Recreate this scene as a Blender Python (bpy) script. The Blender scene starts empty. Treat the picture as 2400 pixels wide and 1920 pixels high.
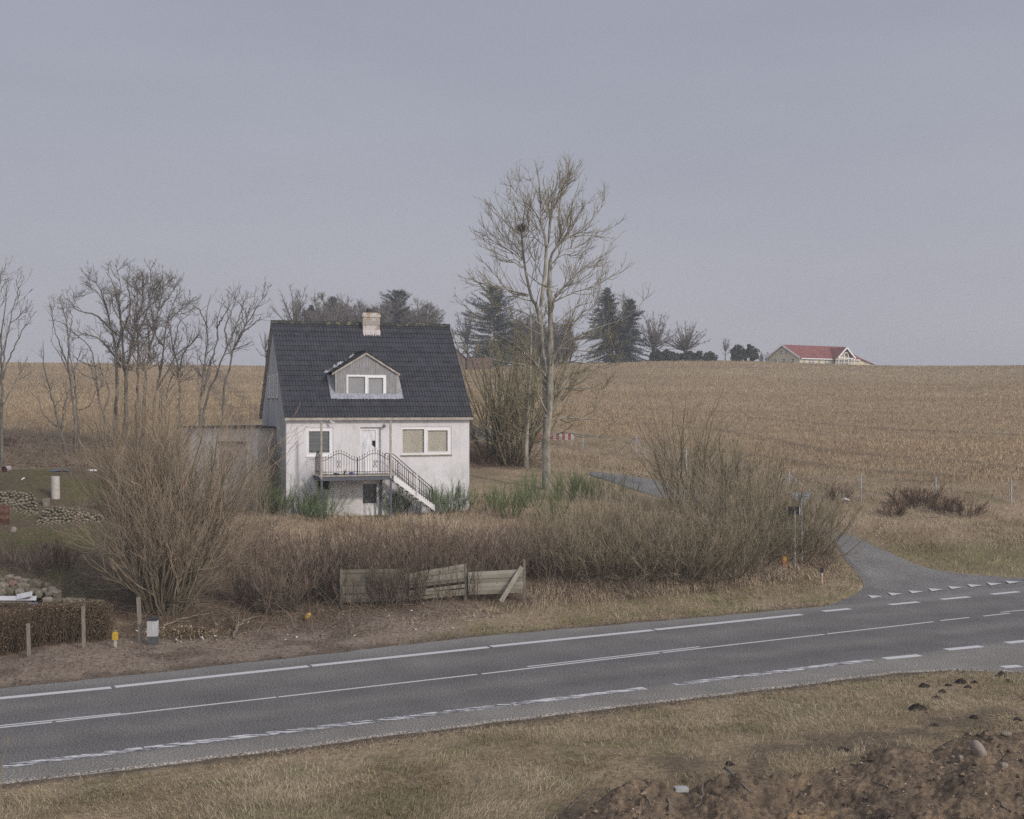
import bpy, bmesh, math, random
import numpy as np
from mathutils import Vector, Matrix

random.seed(7)
SC = bpy.context.scene
COL = SC.collection
EYE = 7.4            # camera height above the road
F, CX, CY = 3000.0, 1200.0, 955.0   # focal length, principal point (photo pixels)
DS = 2400.0 / 2156.0
rad = math.radians

# ------------------------------------------------------------------ noise
def _hash(ix, iy, seed):
    h = (ix.astype(np.int64) * 374761393 + iy.astype(np.int64) * 668265263 + seed * 974634777) & 0x7fffffff
    h = ((h ^ (h >> 13)) * 1274126177) & 0x7fffffff
    return ((h ^ (h >> 16)) & 0xffff) / 65535.0

def vnoise(x, y, seed=0):
    x = np.asarray(x, float); y = np.asarray(y, float)
    ix, iy = np.floor(x), np.floor(y)
    fx, fy = x - ix, y - iy
    fx = fx * fx * (3 - 2 * fx); fy = fy * fy * (3 - 2 * fy)
    a = _hash(ix, iy, seed); b = _hash(ix + 1, iy, seed)
    c = _hash(ix, iy + 1, seed); d = _hash(ix + 1, iy + 1, seed)
    return (a * (1 - fx) + b * fx) * (1 - fy) + (c * (1 - fx) + d * fx) * fy

def fbm(x, y, seed=0, octs=4, gain=.5):
    s, a, n = 0, 1.0, 0
    for o in range(octs):
        s = s + a * vnoise(x * 2 ** o, y * 2 ** o, seed + 17 * o); n += a; a *= gain
    return s / n

def sstep(a, b, x):
    t = np.clip((x - a) / (b - a), 0, 1)
    return t * t * (3 - 2 * t)

# ------------------------------------------------------------------ objects
def link(o):
    COL.objects.link(o); return o

def tag(o, label=None, cat=None, group=None, kind=None):
    if label: o['label'] = label
    if cat: o['category'] = cat
    if group: o['group'] = group
    if kind: o['kind'] = kind
    return o

def thing(name, loc, label, cat, group=None):
    o = bpy.data.objects.new(name, None); o.empty_display_size = .2
    o.location = Vector(loc); link(o)
    return tag(o, label, cat, group)

def wloc(o):
    v = Vector((0, 0, 0))
    while o is not None:
        v += o.location; o = o.parent
    return v

class MB:
    """collects geometry in world coordinates"""
    def __init__(s):
        s.v, s.f, s.t, s.n = [], [], [], 0
    def add(s, verts, faces, tint=.5):
        verts = np.asarray(verts, float).reshape(-1, 3)
        for fa in (faces if isinstance(faces, list) and len(faces) and isinstance(faces[0], np.ndarray) else [np.asarray(faces)]):
            s.f.append(np.asarray(fa, np.int64) + s.n)
        s.v.append(verts)
        t = np.asarray(tint, float)
        s.t.append(np.full(len(verts), float(t)) if t.ndim == 0 else t)
        s.n += len(verts)
        return s
    def quad(s, a, b, c, d, tint=.5):
        return s.add([a, b, c, d], [[0, 1, 2, 3]], tint)
    def box8(s, c, tint=.5):        # c: bottom 4 (ccw), top 4
        return s.add(c, [[3, 2, 1, 0], [4, 5, 6, 7], [0, 1, 5, 4], [1, 2, 6, 5], [2, 3, 7, 6], [3, 0, 4, 7]], tint)
    def box(s, lo, hi, T=None, tint=.5):
        (x0, y0, z0), (x1, y1, z1) = lo, hi
        c = [(x0, y0, z0), (x1, y0, z0), (x1, y1, z0), (x0, y1, z0), (x0, y0, z1), (x1, y0, z1), (x1, y1, z1), (x0, y1, z1)]
        if T: c = [T(*p) for p in c]
        return s.box8(c, tint)
    def bar(s, a, b, w, h, up=(0, 0, 1), tint=.5):
        a, b = Vector(a), Vector(b); t = (b - a).normalized()
        n = t.cross(Vector(up)); n = n.normalized() if n.length > 1e-4 else Vector((1, 0, 0))
        u = n.cross(t).normalized(); n *= w / 2; u *= h / 2
        return s.box8([a - n - u, a + n - u, a + n + u, a - n + u, b - n - u, b + n - u, b + n + u, b - n + u], tint)
    def tube(s, pts, r, sides=6, tint=.5, cap=True):
        P = np.asarray(pts, float)[None]; N = P.shape[1]
        R = np.broadcast_to(np.asarray(r, float), (N,))[None]
        s.tubes(P, R, sides, np.array([tint]))
        if cap:
            b = s.n - N * sides
            for k in (0, N - 1):
                idx = [k * sides + i for i in range(sides)]
                if k == 0: idx = idx[::-1]
                s.f.append(np.array([idx]) + b)
        return s
    def tubes(s, P, R, sides=3, tint=None):
        M, N, _ = P.shape
        if M == 0: return s
        T = np.gradient(P, axis=1); T /= np.linalg.norm(T, axis=2, keepdims=True) + 1e-9
        mean = T.mean(1); ref = np.where(np.abs(mean[:, 2:3]) < .8, np.array([[0, 0, 1.]]), np.array([[.96, .28, 0.]]))
        n1 = np.cross(T, ref[:, None, :]); n1 /= np.linalg.norm(n1, axis=2, keepdims=True) + 1e-9
        n2 = np.cross(T, n1)
        an = np.arange(sides) * 2 * math.pi / sides
        V = P[:, :, None, :] + R[:, :, None, None] * (np.cos(an)[None, None, :, None] * n1[:, :, None, :] + np.sin(an)[None, None, :, None] * n2[:, :, None, :])
        base = (np.arange(M) * N * sides)[:, None, None]; k = np.arange(N - 1)[None, :, None] * sides; i = np.arange(sides)[None, None, :]
        j = (i + 1) % sides
        Fq = np.stack([base + k + i, base + k + j, base + k + sides + j, base + k + sides + i], -1).reshape(-1, 4)
        t = np.full(M, .5) if tint is None else np.asarray(tint)
        s.add(V.reshape(-1, 3), [Fq], np.repeat(t, N * sides))
        return s
    def build(s, name, mat, parent=None, smooth=False, loc=None):
        me = bpy.data.meshes.new(name)
        V = np.concatenate(s.v) if s.v else np.zeros((0, 3))
        org = wloc(parent) if parent is not None else Vector(loc if loc is not None else (0, 0, 0))
        off = np.array(org)
        if parent is not None and loc is not None: raise ValueError
        V = V - off
        me.vertices.add(len(V)); me.vertices.foreach_set('co', V.astype(np.float32).ravel())
        cnt = np.concatenate([np.full(len(f), f.shape[1]) for f in s.f]); li = np.concatenate([f.ravel() for f in s.f])
        me.loops.add(len(li)); me.loops.foreach_set('vertex_index', li.astype(np.int32))
        st = np.concatenate([[0], np.cumsum(cnt)[:-1]])
        me.polygons.add(len(cnt)); me.polygons.foreach_set('loop_start', st.astype(np.int32))
        me.polygons.foreach_set('use_smooth', np.full(len(cnt), smooth))
        a = me.attributes.new('tint', 'FLOAT', 'POINT'); a.data.foreach_set('value', np.concatenate(s.t).astype(np.float32))
        me.update(calc_edges=True); me.validate()
        me.materials.append(mat)
        o = bpy.data.objects.new(name, me); link(o)
        if parent is not None: o.parent = parent
        else: o.location = org
        return o

# ------------------------------------------------------------------ materials
def new_mat(name):
    m = bpy.data.materials.new(name); m.use_nodes = True
    nt = m.node_tree; nt.nodes.clear()
    out = nt.nodes.new('ShaderNodeOutputMaterial'); b = nt.nodes.new('ShaderNodeBsdfPrincipled')
    nt.links.new(b.outputs[0], out.inputs[0])
    return m, nt, b

def _noise(nt, scale, detail=4, coord='Object', stretch=None, rough=.6):
    tc = nt.nodes.new('ShaderNodeTexCoord'); n = nt.nodes.new('ShaderNodeTexNoise')
    n.inputs['Scale'].default_value = scale; n.inputs['Detail'].default_value = detail; n.inputs['Roughness'].default_value = rough
    src = nt.nodes.new('ShaderNodeNewGeometry').outputs['Position'] if coord == 'World' else tc.outputs[coord]
    if stretch:
        mp = nt.nodes.new('ShaderNodeMapping'); mp.inputs['Scale'].default_value = stretch
        nt.links.new(src, mp.inputs['Vector']); src = mp.outputs[0]
    nt.links.new(src, n.inputs['Vector'])
    return n

def _ramp(nt, stops):
    r = nt.nodes.new('ShaderNodeValToRGB'); e = r.color_ramp.elements
    while len(e) < len(stops): e.new(.5)
    for i, (p, c) in enumerate(stops):
        e[i].position = p; e[i].color = (*c, 1) if len(c) == 3 else c
    return r

def _mix(nt, fac, a, b, mode='MIX'):
    m = nt.nodes.new('ShaderNodeMix'); m.data_type = 'RGBA'; m.blend_type = mode
    for s_, v in ((m.inputs[0], fac), (m.inputs[6], a), (m.inputs[7], b)):
        if hasattr(v, 'is_output') or isinstance(v, bpy.types.NodeSocket): nt.links.new(v, s_)
        elif isinstance(v, (int, float)): s_.default_value = v
        else: s_.default_value = (*v, 1)
    return m.outputs[2]

def _bump(nt, bsdf, height, strength=.4, dist=.02):
    b = nt.nodes.new('ShaderNodeBump'); b.inputs['Strength'].default_value = strength; b.inputs['Distance'].default_value = dist
    nt.links.new(height, b.inputs['Height']); nt.links.new(b.outputs[0], bsdf.inputs['Normal'])

def mat_noise(name, c0, c1, scale=6, rough=.85, stretch=None, bump=0, lo=.35, hi=.65, spec=.2, metallic=0, coord='Object'):
    m, nt, b = new_mat(name)
    n = _noise(nt, scale, 5, coord, stretch)
    r = _ramp(nt, [(lo, c0), (hi, c1)]); nt.links.new(n.outputs['Fac'], r.inputs[0])
    nt.links.new(r.outputs[0], b.inputs['Base Color'])
    b.inputs['Roughness'].default_value = rough; b.inputs['Specular IOR Level'].default_value = spec; b.inputs['Metallic'].default_value = metallic
    if bump: _bump(nt, b, n.outputs['Fac'], bump)
    return m

def mat_tint(name, stops, rough=.9, spec=.1, nscale=0, namt=.25, transl=0):
    """colour from the per-piece 'tint' attribute (each blade, twig or stone has its own colour)"""
    m, nt, b = new_mat(name)
    at = nt.nodes.new('ShaderNodeAttribute'); at.attribute_name = 'tint'
    r = _ramp(nt, stops); nt.links.new(at.outputs['Fac'], r.inputs[0]); c = r.outputs[0]
    if nscale:
        n = _noise(nt, nscale, 4, 'World'); rr = _ramp(nt, [(.3, (1 - namt,) * 3), (.7, (1 + namt,) * 3)]); nt.links.new(n.outputs['Fac'], rr.inputs[0])
        c = _mix(nt, 1.0, c, rr.outputs[0], 'MULTIPLY')
    nt.links.new(c, b.inputs['Base Color'])
    b.inputs['Roughness'].default_value = rough; b.inputs['Specular IOR Level'].default_value = spec
    return m

# ------------------------------------------------------------------ photo pixel -> world
def px(x, y, d):                       # photo pixel at a depth
    return np.array([(x - CX) / F * d, d, EYE - (y - CY) / F * d])
def dpx(X, Y, d):                      # the same for the 2156-wide view of it
    return px(X * DS, Y * DS, d)

# ------------------------------------------------------------------ terrain
RU = np.array([math.cos(rad(28.7)), math.sin(rad(28.7))])     # along the road
RN = np.array([-RU[1], RU[0]])                                # across it, away from us
CP = """-1200 1540 37.5;-1200 1500 39.5;-1200 1345 46;-1200 1225 58.5;-1200 1095 72;-1200 1050 86;-1200 1015 95;-1200 950 140;-1200 880 230
50 1540 37.5;100 1534 37.2;60 1500 39.5;60 1427 44;60 1345 46;60 1300 50;60 1250 55;60 1220 58.5;60 1155 61.5;60 1110 65;60 1095 72;60 1075 78;60 1050 86;60 1015 95;60 950 140;60 880 230
250 1524 38.4;250 1440 43.5;250 1420 45;250 1330 49;250 1260 54;250 1215 59;250 1120 68;250 1090 75;250 1060 82;250 1005 97;250 940 150;250 880 230
420 1490 41;420 1436 44.5;420 1330 50;420 1240 56;420 1185 64;420 1090 78;420 1010 97;420 940 150;420 885 230
650 1477 42;650 1420 46;650 1330 50.5;650 1225 57;650 1205 61;650 1110 74;650 1010 98;650 940 150;650 890 230
880 1450 43.5;880 1420 45.5;880 1330 50.5;880 1235 56.5;880 1212 61;880 1110 75;880 1005 100;880 940 150;880 890 230
1225 1430 45.5;1225 1410 47;1225 1330 51.5;1225 1235 57.5;1225 1185 65;1200 1150 71;1190 1095 81;1150 1060 88;1150 1022 97;1200 1000 103;1200 950 145;1200 900 210
1400 1400 48.5;1400 1330 52;1400 1240 58;1400 1180 67;1400 1120 77;1440 1075 87;1366 1058 92;1400 1020 102;1400 950 150;1400 895 215
1650 1375 50.5;1650 1320 53;1650 1240 58.5;1600 1175 68;1650 1150 74;1650 1110 82;1650 1080 90;1650 1000 120;1650 930 175;1650 885 225
1850 1350 53.5;1850 1290 57;1900 1250 62;1850 1200 68;1849 1162 73;1850 1120 79;1850 1040 105;1850 950 165;1850 890 225
1970 1258 62;2050 1300 58.5;2150 1340 56.6
2200 1336 57;2200 1290 60.5;2200 1220 66;2193 1166 71;2200 1128 76;2200 1060 96;2200 1000 125;2200 930 180;2200 888 235
2400 1345 56.8;2400 1290 61;2400 1220 67;2370 1168 71;2400 1130 76;2400 1060 97;2400 1000 125;2400 930 180;2400 888 235"""
cps = []
for it in CP.replace('\n', ';').split(';'):
    a, b, c = map(float, it.split()); cps.append((a, c, EYE - (b - CY) / F * c))
for X_, Yc in ((-1200, 853), (0, 851), (300, 854), (600, 859), (900, 860), (1150, 860), (1350, 853), (1600, 846), (1750, 848), (1850, 851), (1900, 853), (2050, 858), (2400, 858), (3600, 861)):
    z3 = EYE - (Yc - CY) / F * 300; z2 = EYE - (Yc + 7 - CY) / F * 262
    cps += [(X_, 300, z3), (X_, 262, z2), (X_, 340, z3 + .3), (X_, 450, z3 - 4), (X_, 700, z3 - 14), (X_, 1300, z3 - 26)]
cps += [(0, 22, .3), (600, 22, .4), (1200, 21, .45), (1200, 25, .25), (1800, 22, .4), (2400, 24, .45), (2400, 32, .25), (1800, 29, .2), (-1200, 13, .6), (-1200, 18, .3), (3600, 20, .8), (3600, 40, .3)]
cps += [(q, 10, 1.0) for q in (-1200, 0, 1200, 2400, 3600)]
cps += [(3600, 90, .5), (3600, 97, 1.6), (3600, 105, 2.6), (3600, 150, 5.2), (3600, 215, 9.8)]
for u in np.arange(-50, 75, 6.0):
    for v in (27, 31.5, 36):
        p = RU * u + RN * v
        if p[1] > 12 and abs(p[0] / p[1]) < .85: cps.append((CX + F * p[0] / p[1], p[1], 0.0))
cps = np.array(cps)
def _st(pxx, d): return np.stack([(pxx - CX) / 400.0, np.log(d) * 5.0], -1)
def _phi(r2): return .5 * r2 * np.log(r2 + 1e-9)
_K = _st(cps[:, 0], cps[:, 1]); _n = len(_K)
_A = np.zeros((_n + 3, _n + 3)); _A[:_n, :_n] = _phi(((_K[:, None] - _K[None]) ** 2).sum(-1)) + np.eye(_n) * .004
_A[:_n, _n] = 1; _A[:_n, _n + 1:] = _K; _A[_n:, :_n] = _A[:_n, _n:].T
_W = np.linalg.solve(_A, np.concatenate([cps[:, 2], np.zeros(3)]))
def tps(pxx, d):
    q = _st(np.asarray(pxx, float).ravel(), np.asarray(d, float).ravel()); out = np.zeros(len(q))
    for i in range(0, len(q), 20000):
        s_ = q[i:i + 20000]
        out[i:i + 20000] = _phi(((s_[:, None] - _K[None]) ** 2).sum(-1)) @ _W[:_n] + _W[_n] + s_ @ _W[_n + 1:]
    return out.reshape(np.shape(d))

def poly_mask(X, Y, poly):
    poly = np.asarray(poly, float); ins = np.zeros(np.shape(X), bool)
    for (x0, y0), (x1, y1) in zip(poly, np.roll(poly, -1, 0)):
        c = ((y0 > Y) != (y1 > Y)); ins ^= c & (X < (x1 - x0) * (Y - y0) / (y1 - y0 + 1e-12) + x0)
    return ins

# grid in (bearing, log depth), finest inside the view
S_ = np.concatenate([np.linspace(-.95, -.42, 60)[:-1], np.arange(-.42, .4201, .0024), np.linspace(.42, .95, 60)[1:]])
D_ = np.concatenate([np.exp(np.arange(math.log(10), math.log(130), .0078)), np.exp(np.linspace(math.log(130.5), math.log(520), 110))])
GS, GD = np.meshgrid(S_, D_)
GX = GS * GD
ZG = tps(GS * F + CX, GD)
ZG += (fbm(GX * .35, GD * .35, 3, 3) - .5) * .10 + (fbm(GX * 1.3, GD * 1.3, 5, 2) - .5) * .05
UU = GX * RU[0] + GD * RU[1]; VV = GX * RN[0] + GD * RN[1]

# near side of the road swings towards us at the right (lay-by / junction mouth)
NEAR_E = [(-900, 1758), (-400, 1698), (0, 1648), (430, 1596), (1000, 1523), (1500, 1462), (1750, 1431), (1900, 1414), (2000, 1408), (2156, 1413), (2500, 1432), (3000, 1460)]
FAR_E = [(-900, 1532), (-300, 1478), (0, 1449), (300, 1418), (645, 1381), (1000, 1340), (1500, 1297), (1740, 1275), (2156, 1232), (2600, 1190), (3000, 1155)]
def onroad(X, Y, z=0.0):
    d = F * (EYE - z) / (Y * DS - CY); return np.array([(X * DS - CX) / F * d, d])
near_w = np.array([onroad(*p) for p in NEAR_E]); far_w = np.array([onroad(*p) for p in FAR_E])
near_w = np.concatenate([near_w, [near_w[-1] + RU * 70]]); far_w = np.concatenate([far_w, [far_w[-1] + RU * 30]])
nu, nv = near_w @ RU, near_w @ RN; fu, fv = far_w @ RU, far_w @ RN
def v_near(u): return np.interp(u, nu, nv)
def v_far(u): return np.interp(u, fu, fv)
def road_sd(x, y):                     # >0 outside the carriageway
    u = x * RU[0] + y * RU[1]; v = x * RN[0] + y * RN[1]
    return np.maximum(v_near(u) - v, v - v_far(u))
SD = road_sd(GX, GD)
wr = 1 - sstep(-.1, 2.6, SD)
ZG = ZG * (1 - wr) + (-.05) * wr
ZG = np.where(SD > 0, ZG + .03 * sstep(.05, .5, SD) * wr, ZG)
# side road, its left and right kerb lines as seen
SIDE_L = [(1680, 1300), (1735, 1278), (1800, 1250), (1818, 1232), (1805, 1210), (1785, 1185), (1768, 1160), (1752, 1138), (1720, 1112), (1640, 1092), (1540, 1074), (1440, 1058), (1335, 1030), (1240, 1000)]
SIDE_R = [(2700, 1202), (2700, 1183), (2500, 1204), (2330, 1214), (2156, 1217), (2000, 1205), (1905, 1177), (1845, 1152), (1790, 1126), (1700, 1098), (1570, 1064), (1470, 1036), (1365, 1008), (1245, 993)]

def raw_gz(x, y):
    x = np.asarray(x, float); y = np.asarray(y, float); s = x / y
    i = np.interp(s, S_, np.arange(len(S_))); j = np.interp(y, D_, np.arange(len(D_)))
    i0 = np.clip(np.floor(i).astype(int), 0, len(S_) - 2); j0 = np.clip(np.floor(j).astype(int), 0, len(D_) - 2)
    a, b = i - i0, j - j0
    return (ZG[j0, i0] * (1 - a) + ZG[j0, i0 + 1] * a) * (1 - b) + (ZG[j0 + 1, i0] * (1 - a) + ZG[j0 + 1, i0 + 1] * a) * b
_ds = np.exp(np.arange(math.log(14), math.log(420), .002))
def on_ground(x, y, dmin=14, dmax=420):             # photo pixel -> point of the ground
    m = (_ds >= dmin) & (_ds <= dmax); ds = _ds[m]
    X = (x - CX) / F * ds; z = EYE - (y - CY) / F * ds; g = raw_gz(X, ds)
    k = np.argmax(z <= g) if (z <= g).any() else len(ds) - 1
    return np.array([X[k], ds[k], g[k]])
def G(X, Y, **k): return on_ground(X * DS, Y * DS, **k)
def at_depth(X, d, dz=0.0):                         # ground point under column X (2156 wide) at depth d
    x = (X * DS - CX) / F * d; return np.array([x, d, float(raw_gz(x, d)) + dz])

sl = np.array([G(*p)[:2] for p in SIDE_L]); sr = np.array([G(*p)[:2] for p in SIDE_R])
def dense(a, n=16):
    t = np.linspace(0, len(a) - 1, (len(a) - 1) * n + 1); k = np.arange(len(a))
    # Catmull-Rom
    i = np.clip(np.floor(t).astype(int), 0, len(a) - 2); f = (t - i)[:, None]
    p0, p1, p2, p3 = a[np.maximum(i - 1, 0)], a[i], a[i + 1], a[np.minimum(i + 2, len(a) - 1)]
    return .5 * ((2 * p1) + (p2 - p0) * f + (2 * p0 - 5 * p1 + 4 * p2 - p3) * f ** 2 + (3 * p1 - p0 - 3 * p2 + p3) * f ** 3)
slD, srD = dense(sl), dense(sr)
side_poly = np.concatenate([slD, srD[::-1]])
in_side = poly_mask(GX, GD, side_poly)
def soft(mask, it=2):
    m = mask.astype(float)
    for _ in range(it):
        p = np.pad(m, 1, mode='edge'); m = (p[:-2, 1:-1] + p[2:, 1:-1] + p[1:-1, :-2] + p[1:-1, 2:] + p[1:-1, 1:-1]) / 5
    return m
side_soft = soft(in_side, 3)
ZS = ZG.copy()                                       # side road surface follows this
ZG = ZG - .07 * np.minimum(side_soft * 1.6, 1)
def gz(x, y): return raw_gz(x, y)
PXG = (CX + F * GS) / DS; PYG = (CY + F * (EYE - ZG) / GD) / DS
FB_X = [-1200, 0, 200, 400, 560, 990, 1100, 1180, 1340, 1540, 1660, 1800, 2156, 2600, 3400]
FB_Y = [905, 905, 915, 900, 885, 882, 893, 905, 925, 965, 1000, 1010, 1020, 1030, 1030]
def is_field(X, Y, d): return (Y < np.interp(X, FB_X, FB_Y)) & (d > 72)
# ------------------------------------------------------------------ ground cover colours (what grows or lies there)
rng = np.random.default_rng(11)
n1 = fbm(GX * .22, GD * .22, 21, 4); n2 = fbm(GX * .9, GD * .9, 22, 4); n3 = fbm(GX * 3.0, GD * 3.0, 23, 3)
def col(c): return np.array(c)[None, None, :]
def lay(base, c, m): return base * (1 - m[..., None]) + col(c) * m[..., None]
C = np.zeros(GX.shape + (3,)) + col((.325, .25, .165))
C = lay(C, (.26, .20, .13), sstep(.45, .65, n1))
C = lay(C, (.17, .165, .075), sstep(.55, .72, n2) * .55)
jx = PXG + (n2 - .5) * 60; jy = PYG + (n1 - .5) * 24 + (n3 - .5) * 10
def zone(poly, it=3): return soft(poly_mask(jx, jy, poly), it)
# hedge floors and leaf litter
litter = zone([(-200, 1290), (250, 1270), (480, 1180), (540, 1120), (1110, 1120), (1180, 1080), (1500, 1060), (1760, 1130), (1770, 1215), (1500, 1250), (1130, 1275), (900, 1310), (620, 1345), (300, 1385), (-200, 1420)], 5)
C = lay(C, (.135, .098, .066), litter * (.55 + .45 * sstep(.35, .6, n2)))
# trodden bare soil between hedge and road, left half
far_v = VV - v_far(UU)
soil = (1 - sstep(3.4, 5.6, far_v + (n2 - .5) * 2.5)) * (far_v > -.3) * (1 - sstep(700, 1250, PXG + (n2 - .5) * 380))
C = lay(C, (.25, .20, .155), soil); C = lay(C, (.165, .13, .10), soil * sstep(.5, .68, n2))
# thin brown edge of litter along both asphalt edges
edge = (1 - sstep(.15, .75, SD + (n3 - .5) * .55)) * (SD > -.2)
C = lay(C, (.115, .092, .07), edge * .85)
# greener short grass
grn = zone([(880, 1330), (1130, 1290), (1500, 1262), (1800, 1225), (1800, 1262), (1300, 1312), (900, 1345)], 4)
C = lay(C, (.19, .175, .075), grn * sstep(.4, .6, n2) * .6)
grn = zone([(1830, 1160), (1950, 1145), (2400, 1090), (2400, 1217), (2156, 1216), (2000, 1203)], 4)
C = lay(C, (.17, .155, .07), grn * .7)
pat = zone([(1150, 1730), (1330, 1600), (1600, 1570), (1860, 1530), (2156, 1480), (2600, 1470), (2600, 1700), (1150, 1760)], 4)
C = lay(C, (.155, .12, .082), pat * sstep(.42, .58, n2))
BARE = (pat * sstep(.42, .56, n2))
# garden: moss, brown earth
gdn = zone([(-400, 985), (300, 985), (330, 1180), (290, 1290), (-400, 1290)], 6)
C = lay(C, (.105, .08, .056), gdn * .9)
moss = zone([(-400, 988), (240, 990), (250, 1090), (200, 1160), (-400, 1165)], 5)
C = lay(C, (.115, .108, .045), moss * sstep(.40, .60, n1 * .6 + n2 * .4) * .8)
C = lay(C, (.105, .085, .055), zone([(-100, 1010), (60, 1000), (140, 1030), (110, 1060), (-100, 1050)], 5) * .7)
moss = zone([(90, 1200), (220, 1170), (250, 1250), (160, 1290), (90, 1260)], 5)
C = lay(C, (.10, .095, .045), moss * sstep(.42, .58, n2) * .8)
# dark brown ground patch behind the house
C = lay(C, (.075, .048, .036), zone([(985, 925), (1070, 940), (1140, 985), (985, 985)], 4) * .9)
C = lay(C, (.19, .148, .10), zone([(-400, 880), (250, 885), (300, 985), (-400, 985)], 6) * .8)
# field
fld = soft(is_field(PXG + (n2 - .5) * 10, PYG + (n2 - .5) * 8, GD), 2)
CF = np.zeros_like(C) + col((.29, .215, .132))
row = fbm(GX * .03, GD * .12, 31, 4)
CF = lay(CF, (.32, .25, .16), sstep(.45, .62, row)); CF = lay(CF, (.23, .17, .12), sstep(.56, .7, n2) * .5)
# wheel tracks across the stubble
def track(pts, w):
    P_ = dense(np.array([G(*p)[:2] for p in pts]), 30); best = np.full(GX.shape, 1e9)
    sub = (GD > 70) & (GD < 330)
    xs, ds = GX[sub], GD[sub]; b = np.full(xs.shape, 1e9)
    for q in P_: b = np.minimum(b, (xs - q[0]) ** 2 + (ds - q[1]) ** 2)
    best[sub] = b
    return 1 - sstep(w * .55, w, np.sqrt(best) + (n2 - .5) * w * .8)
TR = [([(408, 772), (440, 810), (470, 850), (510, 905)], 1.3), ([(455, 780), (500, 830), (545, 880), (590, 915)], 1.3),
      ([(1180, 880), (1500, 905), (1800, 955), (2156, 985)], 1.4), ([(1300, 935), (1560, 955), (1760, 985), (2000, 1003)], 1.2),
      ([(1600, 880), (1900, 905), (2300, 925)], 1.6)]
trk = np.zeros(GX.shape)
for p_, w_ in TR: trk = np.maximum(trk, track(p_, w_))
CF = lay(CF, (.125, .092, .066), trk * .62)
C = C * (1 - fld[..., None]) + CF * fld[..., None]
C *= (.86 + .28 * n3)[..., None]

V = np.stack([GX, GD, ZG], -1).reshape(-1, 3); R_, Cc = GX.shape
idx = np.arange(R_ * Cc).reshape(R_, Cc)
mb = MB(); mb.add(V, [np.stack([idx[:-1, :-1], idx[:-1, 1:], idx[1:, 1:], idx[1:, :-1]], -1).reshape(-1, 4)])
m, nt, b = new_mat('ground_cover')
at = nt.nodes.new('ShaderNodeAttribute'); at.attribute_name = 'cover'
na = _noise(nt, 7, 6, 'World', rough=.7); ra = _ramp(nt, [(.3, (.55,) * 3), (.7, (1.4,) * 3)]); nt.links.new(na.outputs['Fac'], ra.inputs[0])
c1 = _mix(nt, 1.0, at.outputs['Color'], ra.outputs[0], 'MULTIPLY')
nb = _noise(nt, 38, 3, 'World'); rb = _ramp(nt, [(.66, (0, 0, 0)), (.74, (1, 1, 1))]); nt.links.new(nb.outputs['Fac'], rb.inputs[0])
c2 = _mix(nt, rb.outputs[0], c1, (.36, .31, .25))
nt.links.new(c2, b.inputs['Base Color']); b.inputs['Roughness'].default_value = .95; b.inputs['Specular IOR Level'].default_value = .05
_bump(nt, b, na.outputs['Fac'], .6, .08)
ground = mb.build('ground', m, smooth=True); tag(ground, 'rolling ground of verge, garden and stubble field', kind='structure')
ca = ground.data.attributes.new('cover', 'FLOAT_COLOR', 'POINT')
ca.data.foreach_set('color', np.concatenate([C.reshape(-1, 3), np.ones((R_ * Cc, 1))], 1).astype(np.float32).ravel())

# ------------------------------------------------------------------ road
def asphalt(name, wear=True, tone=1.0):
    m, nt, b = new_mat(name)
    geo = nt.nodes.new('ShaderNodeNewGeometry')
    fine = _noise(nt, 24, 3, 'World', rough=.9); big = _noise(nt, .5, 5, 'World')
    rf = _ramp(nt, [(.38, (.052 * tone, .050 * tone, .047 * tone)), (.5, (.142 * tone, .136 * tone, .128 * tone)), (.63, (.33 * tone, .318 * tone, .30 * tone))]); nt.links.new(fine.outputs['Fac'], rf.inputs[0])
    c = rf.outputs[0]
    rb = _ramp(nt, [(.3, (.84,) * 3), (.7, (1.16,) * 3)]); nt.links.new(big.outputs['Fac'], rb.inputs[0])
    c = _mix(nt, 1.0, c, rb.outputs[0], 'MULTIPLY')
    if wear:
        dt = nt.nodes.new('ShaderNodeVectorMath'); dt.operation = 'DOT_PRODUCT'; dt.inputs[1].default_value = (RN[0], RN[1], 0)
        nt.links.new(geo.outputs['Position'], dt.inputs[0])
        wob = _noise(nt, .35, 3, 'World'); ad = nt.nodes.new('ShaderNodeMath'); ad.operation = 'MULTIPLY_ADD'; ad.inputs[1].default_value = .5
        nt.links.new(wob.outputs['Fac'], ad.inputs[0]); nt.links.new(dt.outputs['Value'], ad.inputs[2])
        mr = nt.nodes.new('ShaderNodeMapRange'); mr.inputs[1].default_value = 26.25; mr.inputs[2].default_value = 37.25
        nt.links.new(ad.outputs[0], mr.inputs[0])
        k = lambda v: (v - 26.0) / 11.0
        r = _ramp(nt, [(k(27.0), (1.42, 1.38, 1.32)), (k(27.75), (1.34, 1.31, 1.26)), (k(28.1), (1.0, 1.0, 1.0)), (k(29.3), (.88, .88, .89)), (k(30.1), (1.12, 1.1, 1.06)), (k(31.2), (.9, .9, .92)), (k(32.6), (.92, .92, .93)), (k(33.8), (1.12, 1.11, 1.08)), (k(34.9), (.98, .98, .98)), (k(35.5), (1.2, 1.2, 1.18)), (k(36.3), (1.35, 1.34, 1.32))])
        nt.links.new(mr.outputs[0], r.inputs[0]); c = _mix(nt, 1.0, c, r.outputs[0], 'MULTIPLY')
    nt.links.new(c, b.inputs['Base Color']); b.inputs['Roughness'].default_value = .85; b.inputs['Specular IOR Level'].default_value = .12
    _bump(nt, b, fine.outputs['Fac'], .5, .01)
    return m
M_ROAD = asphalt('worn_asphalt'); M_SIDE = asphalt('pale_asphalt', False, 1.15)
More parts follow.
